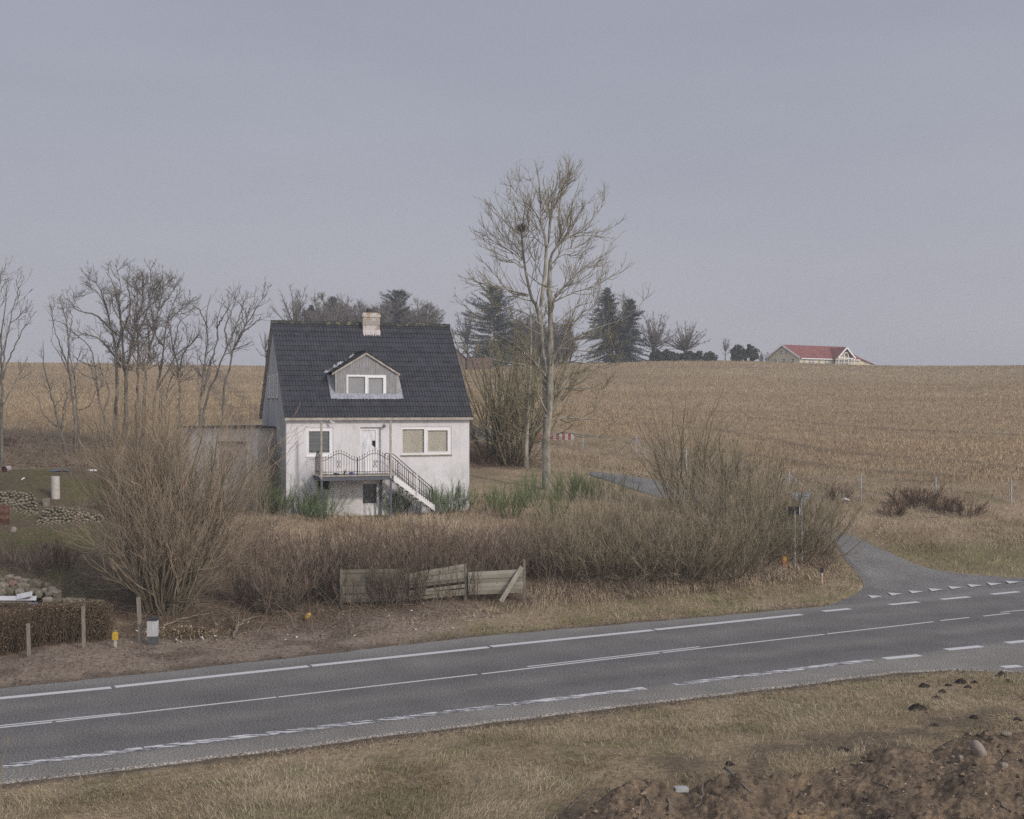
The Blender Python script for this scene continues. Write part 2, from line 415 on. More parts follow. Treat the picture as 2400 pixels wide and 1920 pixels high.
uu = np.arange(max(nu[0], fu[0]) , min(nu[-1], fu[-1]), .3); kk = np.array([0, .008, .1, .3, .5, .7, .9, .992, 1])
a_ = v_near(uu) + (fbm(uu * 1.2, uu * 0, 41, 4) - .5) * .22; b_ = v_far(uu) + (fbm(uu * 1.2, uu * 0, 42, 4) - .5) * .22
vv = a_[:, None] + (b_ - a_)[:, None] * kk[None]
P_ = uu[:, None, None] * RU + vv[..., None] * RN
z_ = np.where((kk == 0) | (kk == 1), -.06, .0)[None] + 0 * vv
V = np.concatenate([P_, z_[..., None]], -1); n_, k_ = vv.shape; idx = np.arange(n_ * k_).reshape(n_, k_)
# extra column so the crown is flat right up to a thin edge
mb = MB(); mb.add(V.reshape(-1, 3), [np.stack([idx[:-1, 1:], idx[:-1, :-1], idx[1:, :-1], idx[1:, 1:]], -1).reshape(-1, 4)[:, ::-1]])
tag(mb.build('road', M_ROAD), 'two lane asphalt road crossing in front', kind='structure')
kk = np.linspace(0, 1, 25)
def side_z(x, y):
    global ZG
    keep = ZG; ZG = ZS
    z = raw_gz(x, y); ZG = keep
    return z
Q = slD[:, None] * (1 - kk[None, :, None]) + srD[:, None] * kk[None, :, None]
z_ = side_z(Q[..., 0], Q[..., 1]) + .012
inr = road_sd(Q[..., 0], Q[..., 1]); z_ = np.where(inr < .5, np.where(inr < -.3, -.03, .0025 + .02 * np.clip(inr, 0, 1)), z_)
z_[:, 0] -= .05; z_[:, -1] -= .05
V = np.concatenate([Q, z_[..., None]], -1); n_, k_ = z_.shape; idx = np.arange(n_ * k_).reshape(n_, k_)
mb = MB(); mb.add(V.reshape(-1, 3), [np.stack([idx[:-1, :-1], idx[:-1, 1:], idx[1:, 1:], idx[1:, :-1]], -1).reshape(-1, 4)])
tag(mb.build('side_road', M_SIDE), 'pale asphalt side road curving up behind the bushes', kind='structure')
# asphalt yard glimpsed behind the house
pl = [(985, 898), (1040, 903), (1085, 912), (1080, 925), (1040, 928), (985, 928)]
W_ = np.array([G(*p) for p in pl]); W_[:, 2] += .05
mb = MB(); mb.add(W_, [np.array([[0, 1, 2, 3, 4, 5]])]); tag(mb.build('yard_paving', asphalt('dark_asphalt', False, .8)), 'dark asphalt yard behind the house', kind='structure')

# painted markings
def paint(name, worn):
    m, nt, b = new_mat(name)
    n = _noise(nt, 9 if not worn else 4.5, 5, 'World', rough=.72); n.inputs['Distortion'].default_value = .4
    r = _ramp(nt, [(.30, (.16, .16, .165)), (.37, (.56, .56, .55))] if not worn else [(.485, (.10, .10, .105)), (.525, (.64, .64, .63))])
    if worn:   # mostly worn off, strips left along the tyre direction
        mp = nt.nodes.new('ShaderNodeMapping'); mp.inputs['Rotation'].default_value = (0, 0, -rad(28.7)); mp.inputs['Scale'].default_value = (.35, 2.2, 1)
        nt.links.new(nt.nodes.new('ShaderNodeNewGeometry').outputs['Position'], mp.inputs['Vector']); nt.links.new(mp.outputs[0], n.inputs['Vector'])
    nt.links.new(n.outputs['Fac'], r.inputs[0]); nt.links.new(r.outputs[0], b.inputs['Base Color'])
    b.inputs['Roughness'].default_value = .7
    return m
M_PAINT, M_WORN = paint('road_paint', False), paint('worn_road_paint', True)
def rp(x, y): return onroad(x / DS, y / DS)
def strip(mb, A, B, w, z=.004):
    a, b = rp(*A), rp(*B); t = (b - a) / np.linalg.norm(b - a); n = np.array([-t[1], t[0]]) * w / 2
    k = max(2, int(np.linalg.norm(b - a) / 2)); ts = np.linspace(0, 1, k)
    for i in range(k - 1):
        p, q = a + (b - a) * ts[i], a + (b - a) * ts[i + 1]
        mb.quad((*(p - n), z), (*(q - n), z), (*(q + n), z), (*(p + n), z))
D2 = lambda x, y: (x * DS, y * DS)
mb = MB()
for A, B in [((-400, 1510), (-240, 1494)), ((-234, 1493), (234, 1448)), ((242, 1446.5), (649, 1403)), ((656, 1402), (1028, 1363)), ((1034, 1361.5), (1374, 1327)), ((1380, 1326), (1688, 1294))]:
    strip(mb, D2(*A), D2(*B), .29)
for A, B in [((1929, 1433), (1992, 1427)), ((2085, 1417.5), (2152, 1411)), ((2206, 1405), (2272, 1399)), ((2324, 1393), (2388, 1387)), ((2440, 1382), (2500, 1376)), ((2073, 1544), (2156, 1536)), ((2218, 1523), (2300, 1515)), ((2359, 1507), (2440, 1499)), ((2350, 1564), (2392, 1561))]:
    strip(mb, A, B, .29 if B[1] < 1450 else .31)
for A, B in [((-400, 1750), (-20, 1708)), ((-12, 1707), (122, 1693)), ((132, 1692), (648, 1634.5)), ((653, 1634), (1118, 1581)), ((1129, 1580), (1545, 1531)), ((1553, 1530), (1932, 1487)), ((1939, 1486), (2188, 1457.5)), ((2204, 1455), (2272, 1447.5)), ((2304, 1444.5), (2367, 1437.5)), ((2410, 1433), (2480, 1425))]:
    strip(mb, A, B, .115)
for A, B in [((-400, 1743), (283, 1672)), ((1236, 1563), (1640, 1516)), ((2346, 1435.5), (2500, 1420))]:
    strip(mb, A, B, .10)
for X_, Y_ in [(992, 1238), (1132, 1220), (1275, 1205), (1412, 1190), (1550, 1175), (1685, 1161), (1822, 1150), (1950, 1137), (2080, 1125), (2210, 1113)]:
    cc = lambda dx, dy: rp(1700 + (X_ + dx) / 2.974, 980 + (Y_ + dy) / 2.974)
    a, b, c = cc(0, 0), cc(106, 7), cc(28, 20); mb.add([(*a, .022), (*b, .022), (*c, .018)], [[0, 2, 1]])
tag(mb.build('road_marking', M_PAINT), 'white painted road lines', kind='structure')
mb = MB()
for A, B in [((-400, 1850), (0, 1797)), ((4, 1796.5), (334, 1755)), ((338, 1754.5), (875, 1690)), ((880, 1689.5), (1195, 1651.5)), ((1200, 1651), (1512, 1613)), ((1582, 1604.5), (2041, 1547))]:
    strip(mb, A, B, .30)
tag(mb.build('worn_road_marking', M_WORN), 'flaked white edge line', kind='structure')
# ------------------------------------------------------------------ the white house
TH = rad(19); HC, HS = math.cos(TH), math.sin(TH); HX, HZ = -10.58, 60.0
HW, HD = 8.97, 8.0
def HT(a, y, z): return (HX + a * HC - y * HS, HZ + a * HS + y * HC, z)
def fac(x, y, yp=0.0):                # photo pixel on the plane at depth yp of the house -> (a, z)
    r = (x - CX) / F; a = (r * (HZ + yp * HC) - HX + yp * HS) / (HC - r * HS)
    return a, EYE - (y - CY) / F * (HZ + a * HS + yp * HC)
def f1(x, y, yp=0.0): return fac(600 + x / 2.973, 680 + y / 2.973, yp)
def gab(x, y):                        # photo pixel on the left gable -> (y, z)
    r = (x - CX) / F; yy = (HX - r * HZ) / (r * HC + HS)
    return yy, EYE - (y - CY) / F * (HZ + yy * HC)

M_WALL, nt, b = new_mat('white_render')
n = _noise(nt, 1.1, 6, 'World', (1, 1, .55), .65); r = _ramp(nt, [(.34, (.72, .705, .71)), (.55, (.665, .65, .652)), (.75, (.52, .51, .505))]); nt.links.new(n.outputs['Fac'], r.inputs[0])
sep = nt.nodes.new('ShaderNodeSeparateXYZ'); nt.links.new(nt.nodes.new('ShaderNodeNewGeometry').outputs['Position'], sep.inputs[0])
mr = nt.nodes.new('ShaderNodeMapRange'); mr.inputs[1].default_value = 5.2; mr.inputs[2].default_value = 2.2; nt.links.new(sep.outputs['Z'], mr.inputs[0])
n2_ = _noise(nt, .9, 5, 'World', (1, 1, 1.6), .7); r2 = _ramp(nt, [(.43, (0, 0, 0)), (.62, (.8,) * 3)]); nt.links.new(n2_.outputs['Fac'], r2.inputs[0])
mm = nt.nodes.new('ShaderNodeMath'); mm.operation = 'MULTIPLY'; nt.links.new(mr.outputs[0], mm.inputs[0]); nt.links.new(r2.outputs[0], mm.inputs[1])
ns = _noise(nt, 2.4, 5, 'World', (3, 3, .22), .7); rs = _ramp(nt, [(.55, (1, 1, 1)), (.72, (.74, .735, .71))]); nt.links.new(ns.outputs['Fac'], rs.inputs[0])
c0_ = _mix(nt, 1.0, r.outputs[0], rs.outputs[0], 'MULTIPLY')
c = _mix(nt, mm.outputs[0], c0_, (.30, .305, .27))
nt.links.new(c, b.inputs['Base Color']); b.inputs['Roughness'].default_value = .9; b.inputs['Specular IOR Level'].default_value = .15
nf = _noise(nt, 40, 3, 'World'); _bump(nt, b, nf.outputs['Fac'], .25, .01)
M_WHITE = mat_noise('white_paint', (.74, .73, .73), (.80, .79, .79), 3, .5, spec=.4)
M_TILE = mat_noise('dark_concrete_tile', (.031, .033, .040), (.058, .061, .070), 2.2, .62, spec=.35, lo=.3, hi=.75, coord='World')
nt = M_TILE.node_tree; b = [n for n in nt.nodes if n.type == 'BSDF_PRINCIPLED'][0]; old = b.inputs['Base Color'].links[0].from_socket
at = nt.nodes.new('ShaderNodeAttribute'); at.attribute_name = 'tint'; rr_ = _ramp(nt, [(.25, (.8,) * 3), (.75, (1.2,) * 3)]); nt.links.new(at.outputs['Fac'], rr_.inputs[0])
nm_ = _noise(nt, 1.3, 6, 'World', rough=.75); rm_ = _ramp(nt, [(.56, (0, 0, 0)), (.70, (.6,) * 3)]); nt.links.new(nm_.outputs['Fac'], rm_.inputs[0])
nt.links.new(_mix(nt, rm_.outputs[0], _mix(nt, 1.0, old, rr_.outputs[0], 'MULTIPLY'), (.075, .07, .055)), b.inputs['Base Color'])
M_RIDGE = mat_noise('lichened_ridge_tile', (.045, .046, .045), (.21, .19, .085), 5.0, .8, lo=.54, hi=.70, coord='World')
M_GREYWOOD = mat_noise('silvered_boards', (.20, .195, .195), (.36, .352, .35), 4, .85, (9, 9, .6), .3, coord='World')
M_TRIM = mat_noise('weathered_trim', (.30, .27, .23), (.44, .40, .35), 5, .8, coord='World')
M_LEAD = mat_noise('lead_flashing', (.22, .23, .26), (.36, .37, .40), 5, .5, spec=.4, coord='World')
M_PANE_D = mat_noise('dark_pane', (.085, .09, .09), (.12, .125, .122), 1.2, .12, spec=.5, coord='World')
M_PANE_G = mat_noise('grey_blind_pane', (.25, .255, .25), (.29, .295, .29), 1.5, .2, spec=.4, coord='World')
M_IRON = mat_noise('rusty_iron', (.035, .028, .026), (.085, .05, .038), 12, .75, coord='World')
M_STEEL = mat_noise('blue_grey_steel', (.085, .095, .115), (.13, .14, .16), 6, .6, coord='World')
M_CURT = mat_noise('beige_curtain', (.49, .46, .38), (.58, .55, .46), 3, .9, (1, 1, .2), coord='World')
M_FOIL = mat_noise('silver_foil', (.55, .56, .6), (.80, .80, .80), 5, .35, (2, 2, .6), .9, spec=.6, coord='World')
M_DARK = mat_noise('black_void', (.012, .012, .013), (.02, .02, .02), 3, .9)
M_BRICK, nt, b = new_mat('yellow_brick')
tc = nt.nodes.new('ShaderNodeTexCoord'); bt = nt.nodes.new('ShaderNodeTexBrick'); bt.inputs['Scale'].default_value = 1; bt.inputs['Brick Width'].default_value = .23; bt.inputs['Row Height'].default_value = .075; bt.inputs['Mortar Size'].default_value = .012
bt.inputs['Color1'].default_value = (.36, .25, .13, 1); bt.inputs['Color2'].default_value = (.25, .16, .10, 1); bt.inputs['Mortar'].default_value = (.42, .38, .33, 1)
mp = nt.nodes.new('ShaderNodeMapping'); mp.inputs['Rotation'].default_value = (rad(90), 0, 0); nt.links.new(tc.outputs['Object'], mp.inputs['Vector']); nt.links.new(mp.outputs[0], bt.inputs['Vector'])
n = _noise(nt, 3.2, 5, 'World'); r = _ramp(nt, [(.46, (0, 0, 0)), (.56, (1, 1, 1))]); nt.links.new(n.outputs['Fac'], r.inputs[0])
c = _mix(nt, r.outputs[0], bt.outputs['Color'], (.50, .46, .43)); nt.links.new(c, b.inputs['Base Color']); b.inputs['Roughness'].default_value = .9
m_, nt, b = new_mat('clear_glass'); M_GLASS = m_
tr = nt.nodes.new('ShaderNodeBsdfTransparent'); gl = nt.nodes.new('ShaderNodeBsdfGlossy'); gl.inputs['Roughness'].default_value = .03
fr = nt.nodes.new('ShaderNodeFresnel'); fr.inputs[0].default_value = 1.5; mx = nt.nodes.new('ShaderNodeMixShader')
nt.links.new(fr.outputs[0], mx.inputs[0]); nt.links.new(tr.outputs[0], mx.inputs[1]); nt.links.new(gl.outputs[0], mx.inputs[2]); nt.links.new(mx.outputs[0], [n for n in nt.nodes if n.type == 'OUTPUT_MATERIAL'][0].inputs[0])

def slab_holes(mb, T, a0, a1, z0, z1, holes, yf, yb, back=True):
    A = sorted({a0, a1, *[h[0] for h in holes], *[h[1] for h in holes]}); Z = sorted({z0, z1, *[h[2] for h in holes], *[h[3] for h in holes]})
    hole = lambda a, z: any(h[0] < a < h[1] and h[2] < z < h[3] for h in holes)
    for p, q in zip(A, A[1:]):
        for u, v in zip(Z, Z[1:]):
            if not hole((p + q) / 2, (u + v) / 2):
                mb.quad(T(p, yf, u), T(q, yf, u), T(q, yf, v), T(p, yf, v))
                if back: mb.quad(T(q, yb, u), T(p, yb, u), T(p, yb, v), T(q, yb, v))
    for h in [(a0, a1, z0, z1)] + list(holes):
        p, q, u, v = h
        mb.quad(T(p, yf, u), T(p, yb, u), T(q, yb, u), T(q, yf, u)); mb.quad(T(p, yf, v), T(q, yf, v), T(q, yb, v), T(p, yb, v))
        mb.quad(T(p, yf, u), T(p, yf, v), T(p, yb, v), T(p, yb, u)); mb.quad(T(q, yf, u), T(q, yb, u), T(q, yb, v), T(q, yf, v))

house = thing('white_house', HT(HW / 2, HD / 2, 2.0), 'run-down white rendered house with a steep dark tiled roof, grey boarded dormer and railed balcony', 'house')
def rect(x0, y0, x1, y1, yp=0.0):
    a0, zt = f1(x0, y0, yp); a1, zb = f1(x1, y1, yp); _, zt2 = f1(x1, y0, yp); _, zb2 = f1(x0, y1, yp)
    return (a0, a1, (zb + zb2) / 2, (zt + zt2) / 2)
W1 = rect(352, 959, 538, 1156); DR = rect(727, 955, 870, 1270); W2 = rect(1013, 952, 1361, 1148); BD = rect(735, 1328, 866, 1582); BW = rect(545, 1328, 625, 1372)
BW = rect(432, 1330, 512, 1392)
eave_z, ridge_z, slope = 6.88, 11.65, (11.65 - 6.88) / 4.25
mb = MB(); zb = 1.2
slab_holes(mb, HT, 0, HW, zb, 7.1, [W1, DR, W2, BD, BW], 0, .30)
# gables (thick prisms) and rear wall
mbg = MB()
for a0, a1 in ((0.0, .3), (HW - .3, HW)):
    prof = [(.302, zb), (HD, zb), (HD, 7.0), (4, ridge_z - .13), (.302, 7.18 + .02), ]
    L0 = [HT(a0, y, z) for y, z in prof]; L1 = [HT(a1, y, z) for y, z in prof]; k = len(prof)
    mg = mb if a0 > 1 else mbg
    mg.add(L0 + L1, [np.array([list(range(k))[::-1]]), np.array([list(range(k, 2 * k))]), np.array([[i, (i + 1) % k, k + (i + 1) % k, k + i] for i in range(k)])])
mb.box((.3, HD - .3, zb), (HW - .3, HD - .002, 7.0), HT)
wall = mb.build('wall', M_WALL, house)
M_GABLE = mat_noise('mottled_grey_render', (.33, .335, .325), (.50, .50, .49), .8, .9, (1, 1, .35), coord='World')  # left gable only: greyer and darker than the other walls
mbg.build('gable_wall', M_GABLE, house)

# roof
def tile_slope(mb, O, U, N, A, La, Ls, wave=.15, course=.335, amp=.022, lip=.026):
    """O origin at the eave, A along, U up the slope, N outward"""
    O, U, N, A = (np.array(v, float) for v in (O, U, N, A))
    na = int(La / wave * 7); a = np.linspace(0, La, na); h = amp * np.sin(2 * math.pi * a / wave) ; h = np.where(h < -.4 * amp, -.4 * amp, h)
    nc = int(math.ceil(Ls / course)); rows = []
    jit = np.random.default_rng(3)
    for c in range(nc):
        s0, s1 = c * course, min((c + 1) * course, Ls)
        dl = jit.normal(0, .002, na // 14 + 2).repeat(14)[:na]
        rows.append((s0 + dl, h + lip)); rows.append((s1 + dl * 0, h + .002))
        if c == 0: rows.insert(0, (np.zeros(na), h * 0 - .02))
    V = np.array([O + U * 0 + (A[None] * a[:, None]) + U[None] * np.broadcast_to(s, (na,))[:, None] + N[None] * hh[:, None] for s, hh in rows])
    R = len(rows); idx = np.arange(R * na).reshape(R, na)
    tt = np.repeat(jit.uniform(.3, .7, R)[:, None], na, 1).ravel()
    mb.add(V.reshape(-1, 3), [np.stack([idx[:-1, :-1], idx[:-1, 1:], idx[1:, 1:], idx[1:, :-1]], -1).reshape(-1, 4)], tt)
def hv(a, y, z): return np.array(HT(a, y, z)) - np.array(HT(0, 0, 0))
ov = .13; Ls = math.hypot(4.25, ridge_z - eave_z); sl_ = (4.25 / Ls, (ridge_z - eave_z) / Ls)
mb = MB()
tile_slope(mb, HT(-ov, -.25, eave_z + .05), hv(0, sl_[0], sl_[1]), hv(0, -sl_[1], sl_[0]), hv(1, 0, 0), HW + 2 * ov, Ls)
tile_slope(mb, HT(HW + ov, HD + .25, eave_z + .05), hv(0, -sl_[0], sl_[1]), hv(0, sl_[1], sl_[0]), hv(-1, 0, 0), HW + 2 * ov, Ls)
roof = mb.build('roof', M_TILE, house)
mb = MB()   # boarding under the tiles, verge and eave boards
t_ = .10
for y0, y1 in ((-.25, 4.0), (HD + .25, 4.0)):
    c = [HT(a, y, z - dz) for dz in (t_ + .02, .02) for a, y, z in ((-ov + .02, y0, eave_z + .03), (HW + ov - .02, y0, eave_z + .03), (HW + ov - .02, y1, ridge_z), (-ov + .02, y1, ridge_z))]
    mb.box8(c)
mb.build('roof_boarding', M_TRIM, roof)
mb = MB()
na = 26
for i in range(na):
    a0 = -ov + (HW + 2 * ov) * i / na; a1 = a0 + (HW + 2 * ov) / na + .03
    pts = [(-.16, -.10), (-.10, .03), (0, .075), (.10, .03), (.16, -.10)]
    up = .012 if i % 2 else 0
    for (p, q), (r_, s_) in zip(pts, pts[1:]):
        mb.quad(HT(a0, 4 + p, ridge_z + q + .03 + up), HT(a1, 4 + p, ridge_z + q + .03), HT(a1, 4 + r_, ridge_z + s_ + .03), HT(a0, 4 + r_, ridge_z + s_ + .03 + up))
    mb.add([HT(a0, 4 + p, ridge_z + q + .03 + up) for p, q in pts], [[0, 1, 2, 3, 4]])
    mb.add([HT(a1, 4 + p, ridge_z + q + .03) for p, q in pts], [[4, 3, 2, 1, 0]])
mb.build('ridge_cap', M_RIDGE, roof)
# chimney
a0 = f1(746, 220, 3.57)[0]; a1 = f1(862, 220, 3.57)[0]; zt = 12.2
mb = MB()
mb.box((a0, 3.57, 10.8), (a1, 4.42, zt - .22), HT); mb.box((a0 - .05, 3.52, zt - .22), (a1 + .05, 4.47, zt - .10), HT); mb.box((a0 - .015, 3.555, zt - .10), (a1 + .015, 4.435, zt), HT)
chim = mb.build('chimney', M_BRICK, roof)
mb = MB(); mb.box((a0 - .01, 3.545, 11.58), (a1 + .01, 3.568, 11.80), HT); mb.build('render_patch', mat_noise('grey_render', (.30, .28, .25), (.36, .34, .31), 8), roof)
mb = MB(); ac = (a0 + a1) / 2 - .03
ring = [(ac + .14 * math.cos(t), 4.0 + .14 * math.sin(t)) for t in np.linspace(0, 2 * math.pi, 17)[:-1]]
for (p, q), (r_, s_) in zip(ring, ring[1:] + ring[:1]):
    mb.quad(HT(p, q, zt - .002), HT(r_, s_, zt - .002), HT(r_, s_, zt + .24), HT(p, q, zt + .24))
mb.add([HT(p, q, zt + .23) for p, q in ring], [list(range(16))])
mb.build('chimney_pot', mat_noise('sooty_clay', (.045, .04, .04), (.09, .08, .075), 9), roof)
mb = MB()   # flashing skirt under the chimney
for i in range(8):
    p = a0 - .02 + (a1 - a0 + .04) * i / 8; q = p + (a1 - a0 + .04) / 8
    mb.add([HT(p, 3.565, 11.33), HT(q, 3.565, 11.33), HT(q, 3.41 + .02 * (i % 2), 11.0 + .07), HT((p + q) / 2, 3.35, 10.92 + .08), HT(p, 3.41 + .02 * (i % 2), 11.0 + .07)], [[4, 3, 2, 1, 0]])
mb.build('chimney_flashing', mat_noise('whitened_lead', (.42, .38, .36), (.55, .5, .48), 6), roof)

# dormer
dy = .69
dl, dzb = f1(556, 745, dy); dr = f1(981, 745, dy)[0]; dap, dza = f1(766, 440, dy); dze = (f1(556, 572, dy)[1] + f1(981, 572, dy)[1]) / 2
DW = rect(629, 591, 907, 740, dy)
roof_y = lambda z: (z - eave_z) / slope - .25
mb = MB()
dT = lambda a, y, z: HT(a, y, z)
slab_holes(mb, dT, dl, dr, dzb - .05, dze, [DW], dy, dy + .1)
mb.add([HT(dl, dy, dze), HT(dr, dy, dze), HT(dap, dy, dza)], [[0, 1, 2]])
for a_s in (dl, dr):
    mb.add([HT(a_s, dy, dzb - .2), HT(a_s, dy, dze), HT(a_s, roof_y(dze) + .1, dze)], [[0, 1, 2]])
# plank seams as fine cover battens
for i in range(1, 26):
    a = dl + (dr - dl) * i / 26; top = dze + (dza - dze) * (1 - abs(a - dap) / ((dr - dl) / 2)) - .03
    lows = [dzb - .05] if not (DW[0] - .06 < a < DW[1] + .06) else [DW[3] + .06]
    mb.box((a - .009, dy - .008, lows[0]), (a + .009, dy + .001, top), HT)
dorm = mb.build('dormer', M_GREYWOOD, house)
M_DTILE = mat_noise('mossy_dark_tile', (.032, .034, .034), (.065, .066, .06), 3, .7, coord='World')
mb = MB(); pitch = math.atan2(dza - dze, (dr - dl) / 2); cp, sp = math.cos(pitch), math.sin(pitch); ovs = .17; depth = 2.35
half = (dr - dl) / 2; Lr = (half + ovs) / cp
for sgn in (-1, 1):
    # pan of flat tiles: courses run along the verge
    n_t = 6
    for i in range(n_t):
        s0, s1 = Lr * i / n_t, Lr * (i + 1) / n_t + .03
        for j in range(7):
            y0 = dy - .10 + j * .335; y1 = y0 + .330
            lift0, lift1 = .10, .065
            P4 = []
            for s_, lf in ((s0, lift0 - .03), (s1, lift0)):
                for y in (y0, y1):
                    P4.append((dap + sgn * (s_ * cp + 0), y, dza + .02 - s_ * sp + lf))
            (p00, p01, p10, p11) = P4
            top = [p00, p10, p11, p01]; bot = [(x, y, z - .03) for x, y, z in top]
            mb.box8([HT(*p) for p in bot] + [HT(*p) for p in top])
mb.build('dormer_roof', M_DTILE, dorm)
mb = MB()
for sgn in (-1, 1):   # barge boards
    A0 = (dap, dza + .035); A1 = (dap + sgn * (half + ovs), dza + .035 - (half + ovs) * math.tan(pitch))
    c = [HT(a, y, z) for z_off in (-.10, 0.0) for a, y, z in ((A0[0], dy - .09, A0[1] + z_off), (A1[0], dy - .09, A1[1] + z_off), (A1[0], dy - .055, A1[1] + z_off), (A0[0], dy - .055, A0[1] + z_off))]
    mb.box8(c)
for a in (dl, dr): mb.box((a - .03, dy - .02, dzb - .05), (a + .03, dy + .03, dze - .04), HT)
mb.build('barge_board', M_TRIM, dorm)
mb = MB()   # ridge tile of the dormer
for i in range(7):
    y0 = dy - .12 + i * .36; mb.tube([HT(dap, y0, dza + .10), HT(dap, y0 + .37, dza + .10 - .008 * (i % 2))], .075, 8)
mb.build('dormer_ridge', M_DTILE, dorm)
mb = MB()   # lead apron below and beside the dormer, on top of the tiles
def on_roof(a, s, lift=.05): return HT(a, -.25 + s * sl_[0] - sl_[1] * lift, eave_z + .05 + s * sl_[1] + sl_[0] * lift)
s_d = (dy + .25) / sl_[0]
xs = np.linspace(dl - .10, dr + .10, 40)
for p, q, i in zip(xs, xs[1:], range(39)):
    w = lambda a: .018 * math.sin(a * 2 * math.pi / .15)
    mb.quad(on_roof(p, s_d - .30 + .02 * (i % 2), .055 + w(p)), on_roof(q, s_d - .30 + .02 * ((i + 1) % 2), .055 + w(q)), on_roof(q, s_d + .05, .085), on_roof(p, s_d + .05, .085))
mb.quad(HT(dl - .05, dy - .012, dzb - .06), HT(dr + .05, dy - .012, dzb - .06), HT(dr + .05, dy - .012, dzb + .05), HT(dl - .05, dy - .012, dzb + .05))
for a0_, a1_ in ((dl - .28, dl), (dr, dr + .28)):
    for k in range(6):
        s0 = s_d - .28 + k * .26; s1 = s0 + .26
        mb.quad(on_roof(a0_, s0, .06 + .01 * (k % 2)), on_roof(a1_, s0, .075), on_roof(a1_, s1, .075), on_roof(a0_, s1, .06 + .01 * ((k + 1) % 2)))
# crumpled lead standing up along the left valley
cr = np.random.default_rng(5); pv = []
for k in range(15):
    t = k / 14; zz = dze - .12 + t * (dza - dze) * .95; aa = dl - ovs - .02 + t * (half + ovs) * .95
    yy = roof_y(zz + .10) - .10
    pv.append((aa, yy, zz))
for k in range(14):
    (a_0, y_0, z_0), (a_1, y_1, z_1) = pv[k], pv[k + 1]; h0, h1 = cr.uniform(.05, .22, 2)
    mb.quad(HT(a_0 - .22, y_0 + .02, z_0 + h0 * .5), HT(a_1 - .22, y_1 + .02, z_1 + h1), HT(a_1, y_1, z_1 + .09), HT(a_0, y_0, z_0 + .09))
mb.build('dormer_flashing', M_LEAD, dorm)

def frame(parent, name, R, y, panes, mat_f=M_WHITE, bw=None, proud=.0, dep=.07):
    mb = MB(); slab_holes(mb, HT, R[0] + .004, R[1] - .004, R[2] + .004, R[3] - .004, panes, y - proud, y + dep)
    # raised sash edges
    for p in panes:
        e = .035
        slab_holes(mb, HT, p[0] - e, p[1] + e, p[2] - e, p[3] + e, [(p[0] + .004, p[1] - .004, p[2] + .004, p[3] - .004)], y - proud - .012, y + .01)
    return mb.build(name, mat_f, parent)
def pane(parent, panes, y, mat, name='pane'):
    for p in panes:
        mb = MB(); mb.box((p[0] - .01, y, p[2] - .01), (p[1] + .01, y + .012, p[3] + .01), HT); mb.build(name, mat, parent)
def sill(parent, R, y0, y1, mat, over=.04):
    mb = MB(); mb.box((R[0] - over, y0, R[2] - .06), (R[1] + over, y1, R[2] + .002), HT); mb.build('sill', mat, parent)
M_SILL = mat_noise('mossy_sill', (.20, .18, .13), (.33, .30, .24), 6, coord='World')
# dormer window
pD = [rect(641, 603, 760, 733, dy), rect(782, 611, 886, 725, dy)]
w = frame(house, 'window', DW, dy + .005, pD, proud=.03); pane(w, pD, dy + .04, M_PANE_G)
# left window
p1 = [rect(369, 983, 513, 1134)]
w = frame(house, 'window', W1, .03, p1); pane(w, p1, .08, M_PANE_D); sill(w, W1, -.03, .03, M_WHITE)
mb = MB()
for k in range(3): mb.box((p1[0][0], .072, p1[0][2] + .16 + .28 * k), (p1[0][1], .079, p1[0][2] + .175 + .28 * k), HT)
mb.build('blind', M_PANE_G, w)
# right window with curtains
p2 = [rect(1021, 969, 1173, 1135), rect(1198, 977, 1337, 1126)]
w = frame(house, 'window', W2, .03, p2); sill(w, W2, -.05, .03, M_SILL)
for p in p2:
    mb = MB(); mb.quad(HT(p[0] - .01, .07, p[2] - .01), HT(p[1] + .01, .07, p[2] - .01), HT(p[1] + .01, .07, p[3] + .01), HT(p[0] - .01, .07, p[3] + .01)); mb.build('pane', M_GLASS, w)
for p in p2:
    A, Z = np.meshgrid(np.linspace(p[0] - .02, p[1] + .02, 40), np.linspace(p[2] - .02, p[3] + .02, 24))
    dip = (A - p[0]) / (p[1] - p[0]); Y = .125 + .018 * np.sin((A * 9 + (p[3] - Z) * 6 * (1 - dip))) * (1 - dip) + .012 * (fbm(A * 4, Z * 3, 9) - .5) * 4 * .5
    V = np.array([HT(a, y, z) for a, y, z in zip(A.ravel(), Y.ravel(), Z.ravel())]); idx = np.arange(960).reshape(24, 40)
    mb = MB(); mb.add(V, [np.stack([idx[:-1, :-1], idx[:-1, 1:], idx[1:, 1:], idx[1:, :-1]], -1).reshape(-1, 4)]); mb.build('curtain', M_CURT, w, True)
# upper door
pd = [rect(742, 977, 838, 1140)]
d = frame(house, 'door', DR, .14, pd, dep=.06)
A, Z = np.meshgrid(np.linspace(pd[0][0] - .01, pd[0][1] + .01, 26), np.linspace(pd[0][2] - .01, pd[0][3] + .01, 40))
Y = .165 + .03 * (fbm(A * 5 + Z * 1.5, Z * 2.2, 19, 4) - .5)
V = np.array([HT(a, y, z) for a, y, z in zip(A.ravel(), Y.ravel(), Z.ravel())]); idx = np.arange(1040).reshape(40, 26)
mb = MB(); mb.add(V, [np.stack([idx[:-1, :-1], idx[:-1, 1:], idx[1:, 1:], idx[1:, :-1]], -1).reshape(-1, 4)]); o = mb.build('foil', M_FOIL, d, True); o['label'] = 'crinkled silver foil covering the door glass'
h_ = rect(815, 1050, 838, 1102); mb = MB(); z0_, z1_ = h_[2], h_[3]; zm = z0_ + (z1_ - z0_) * .45
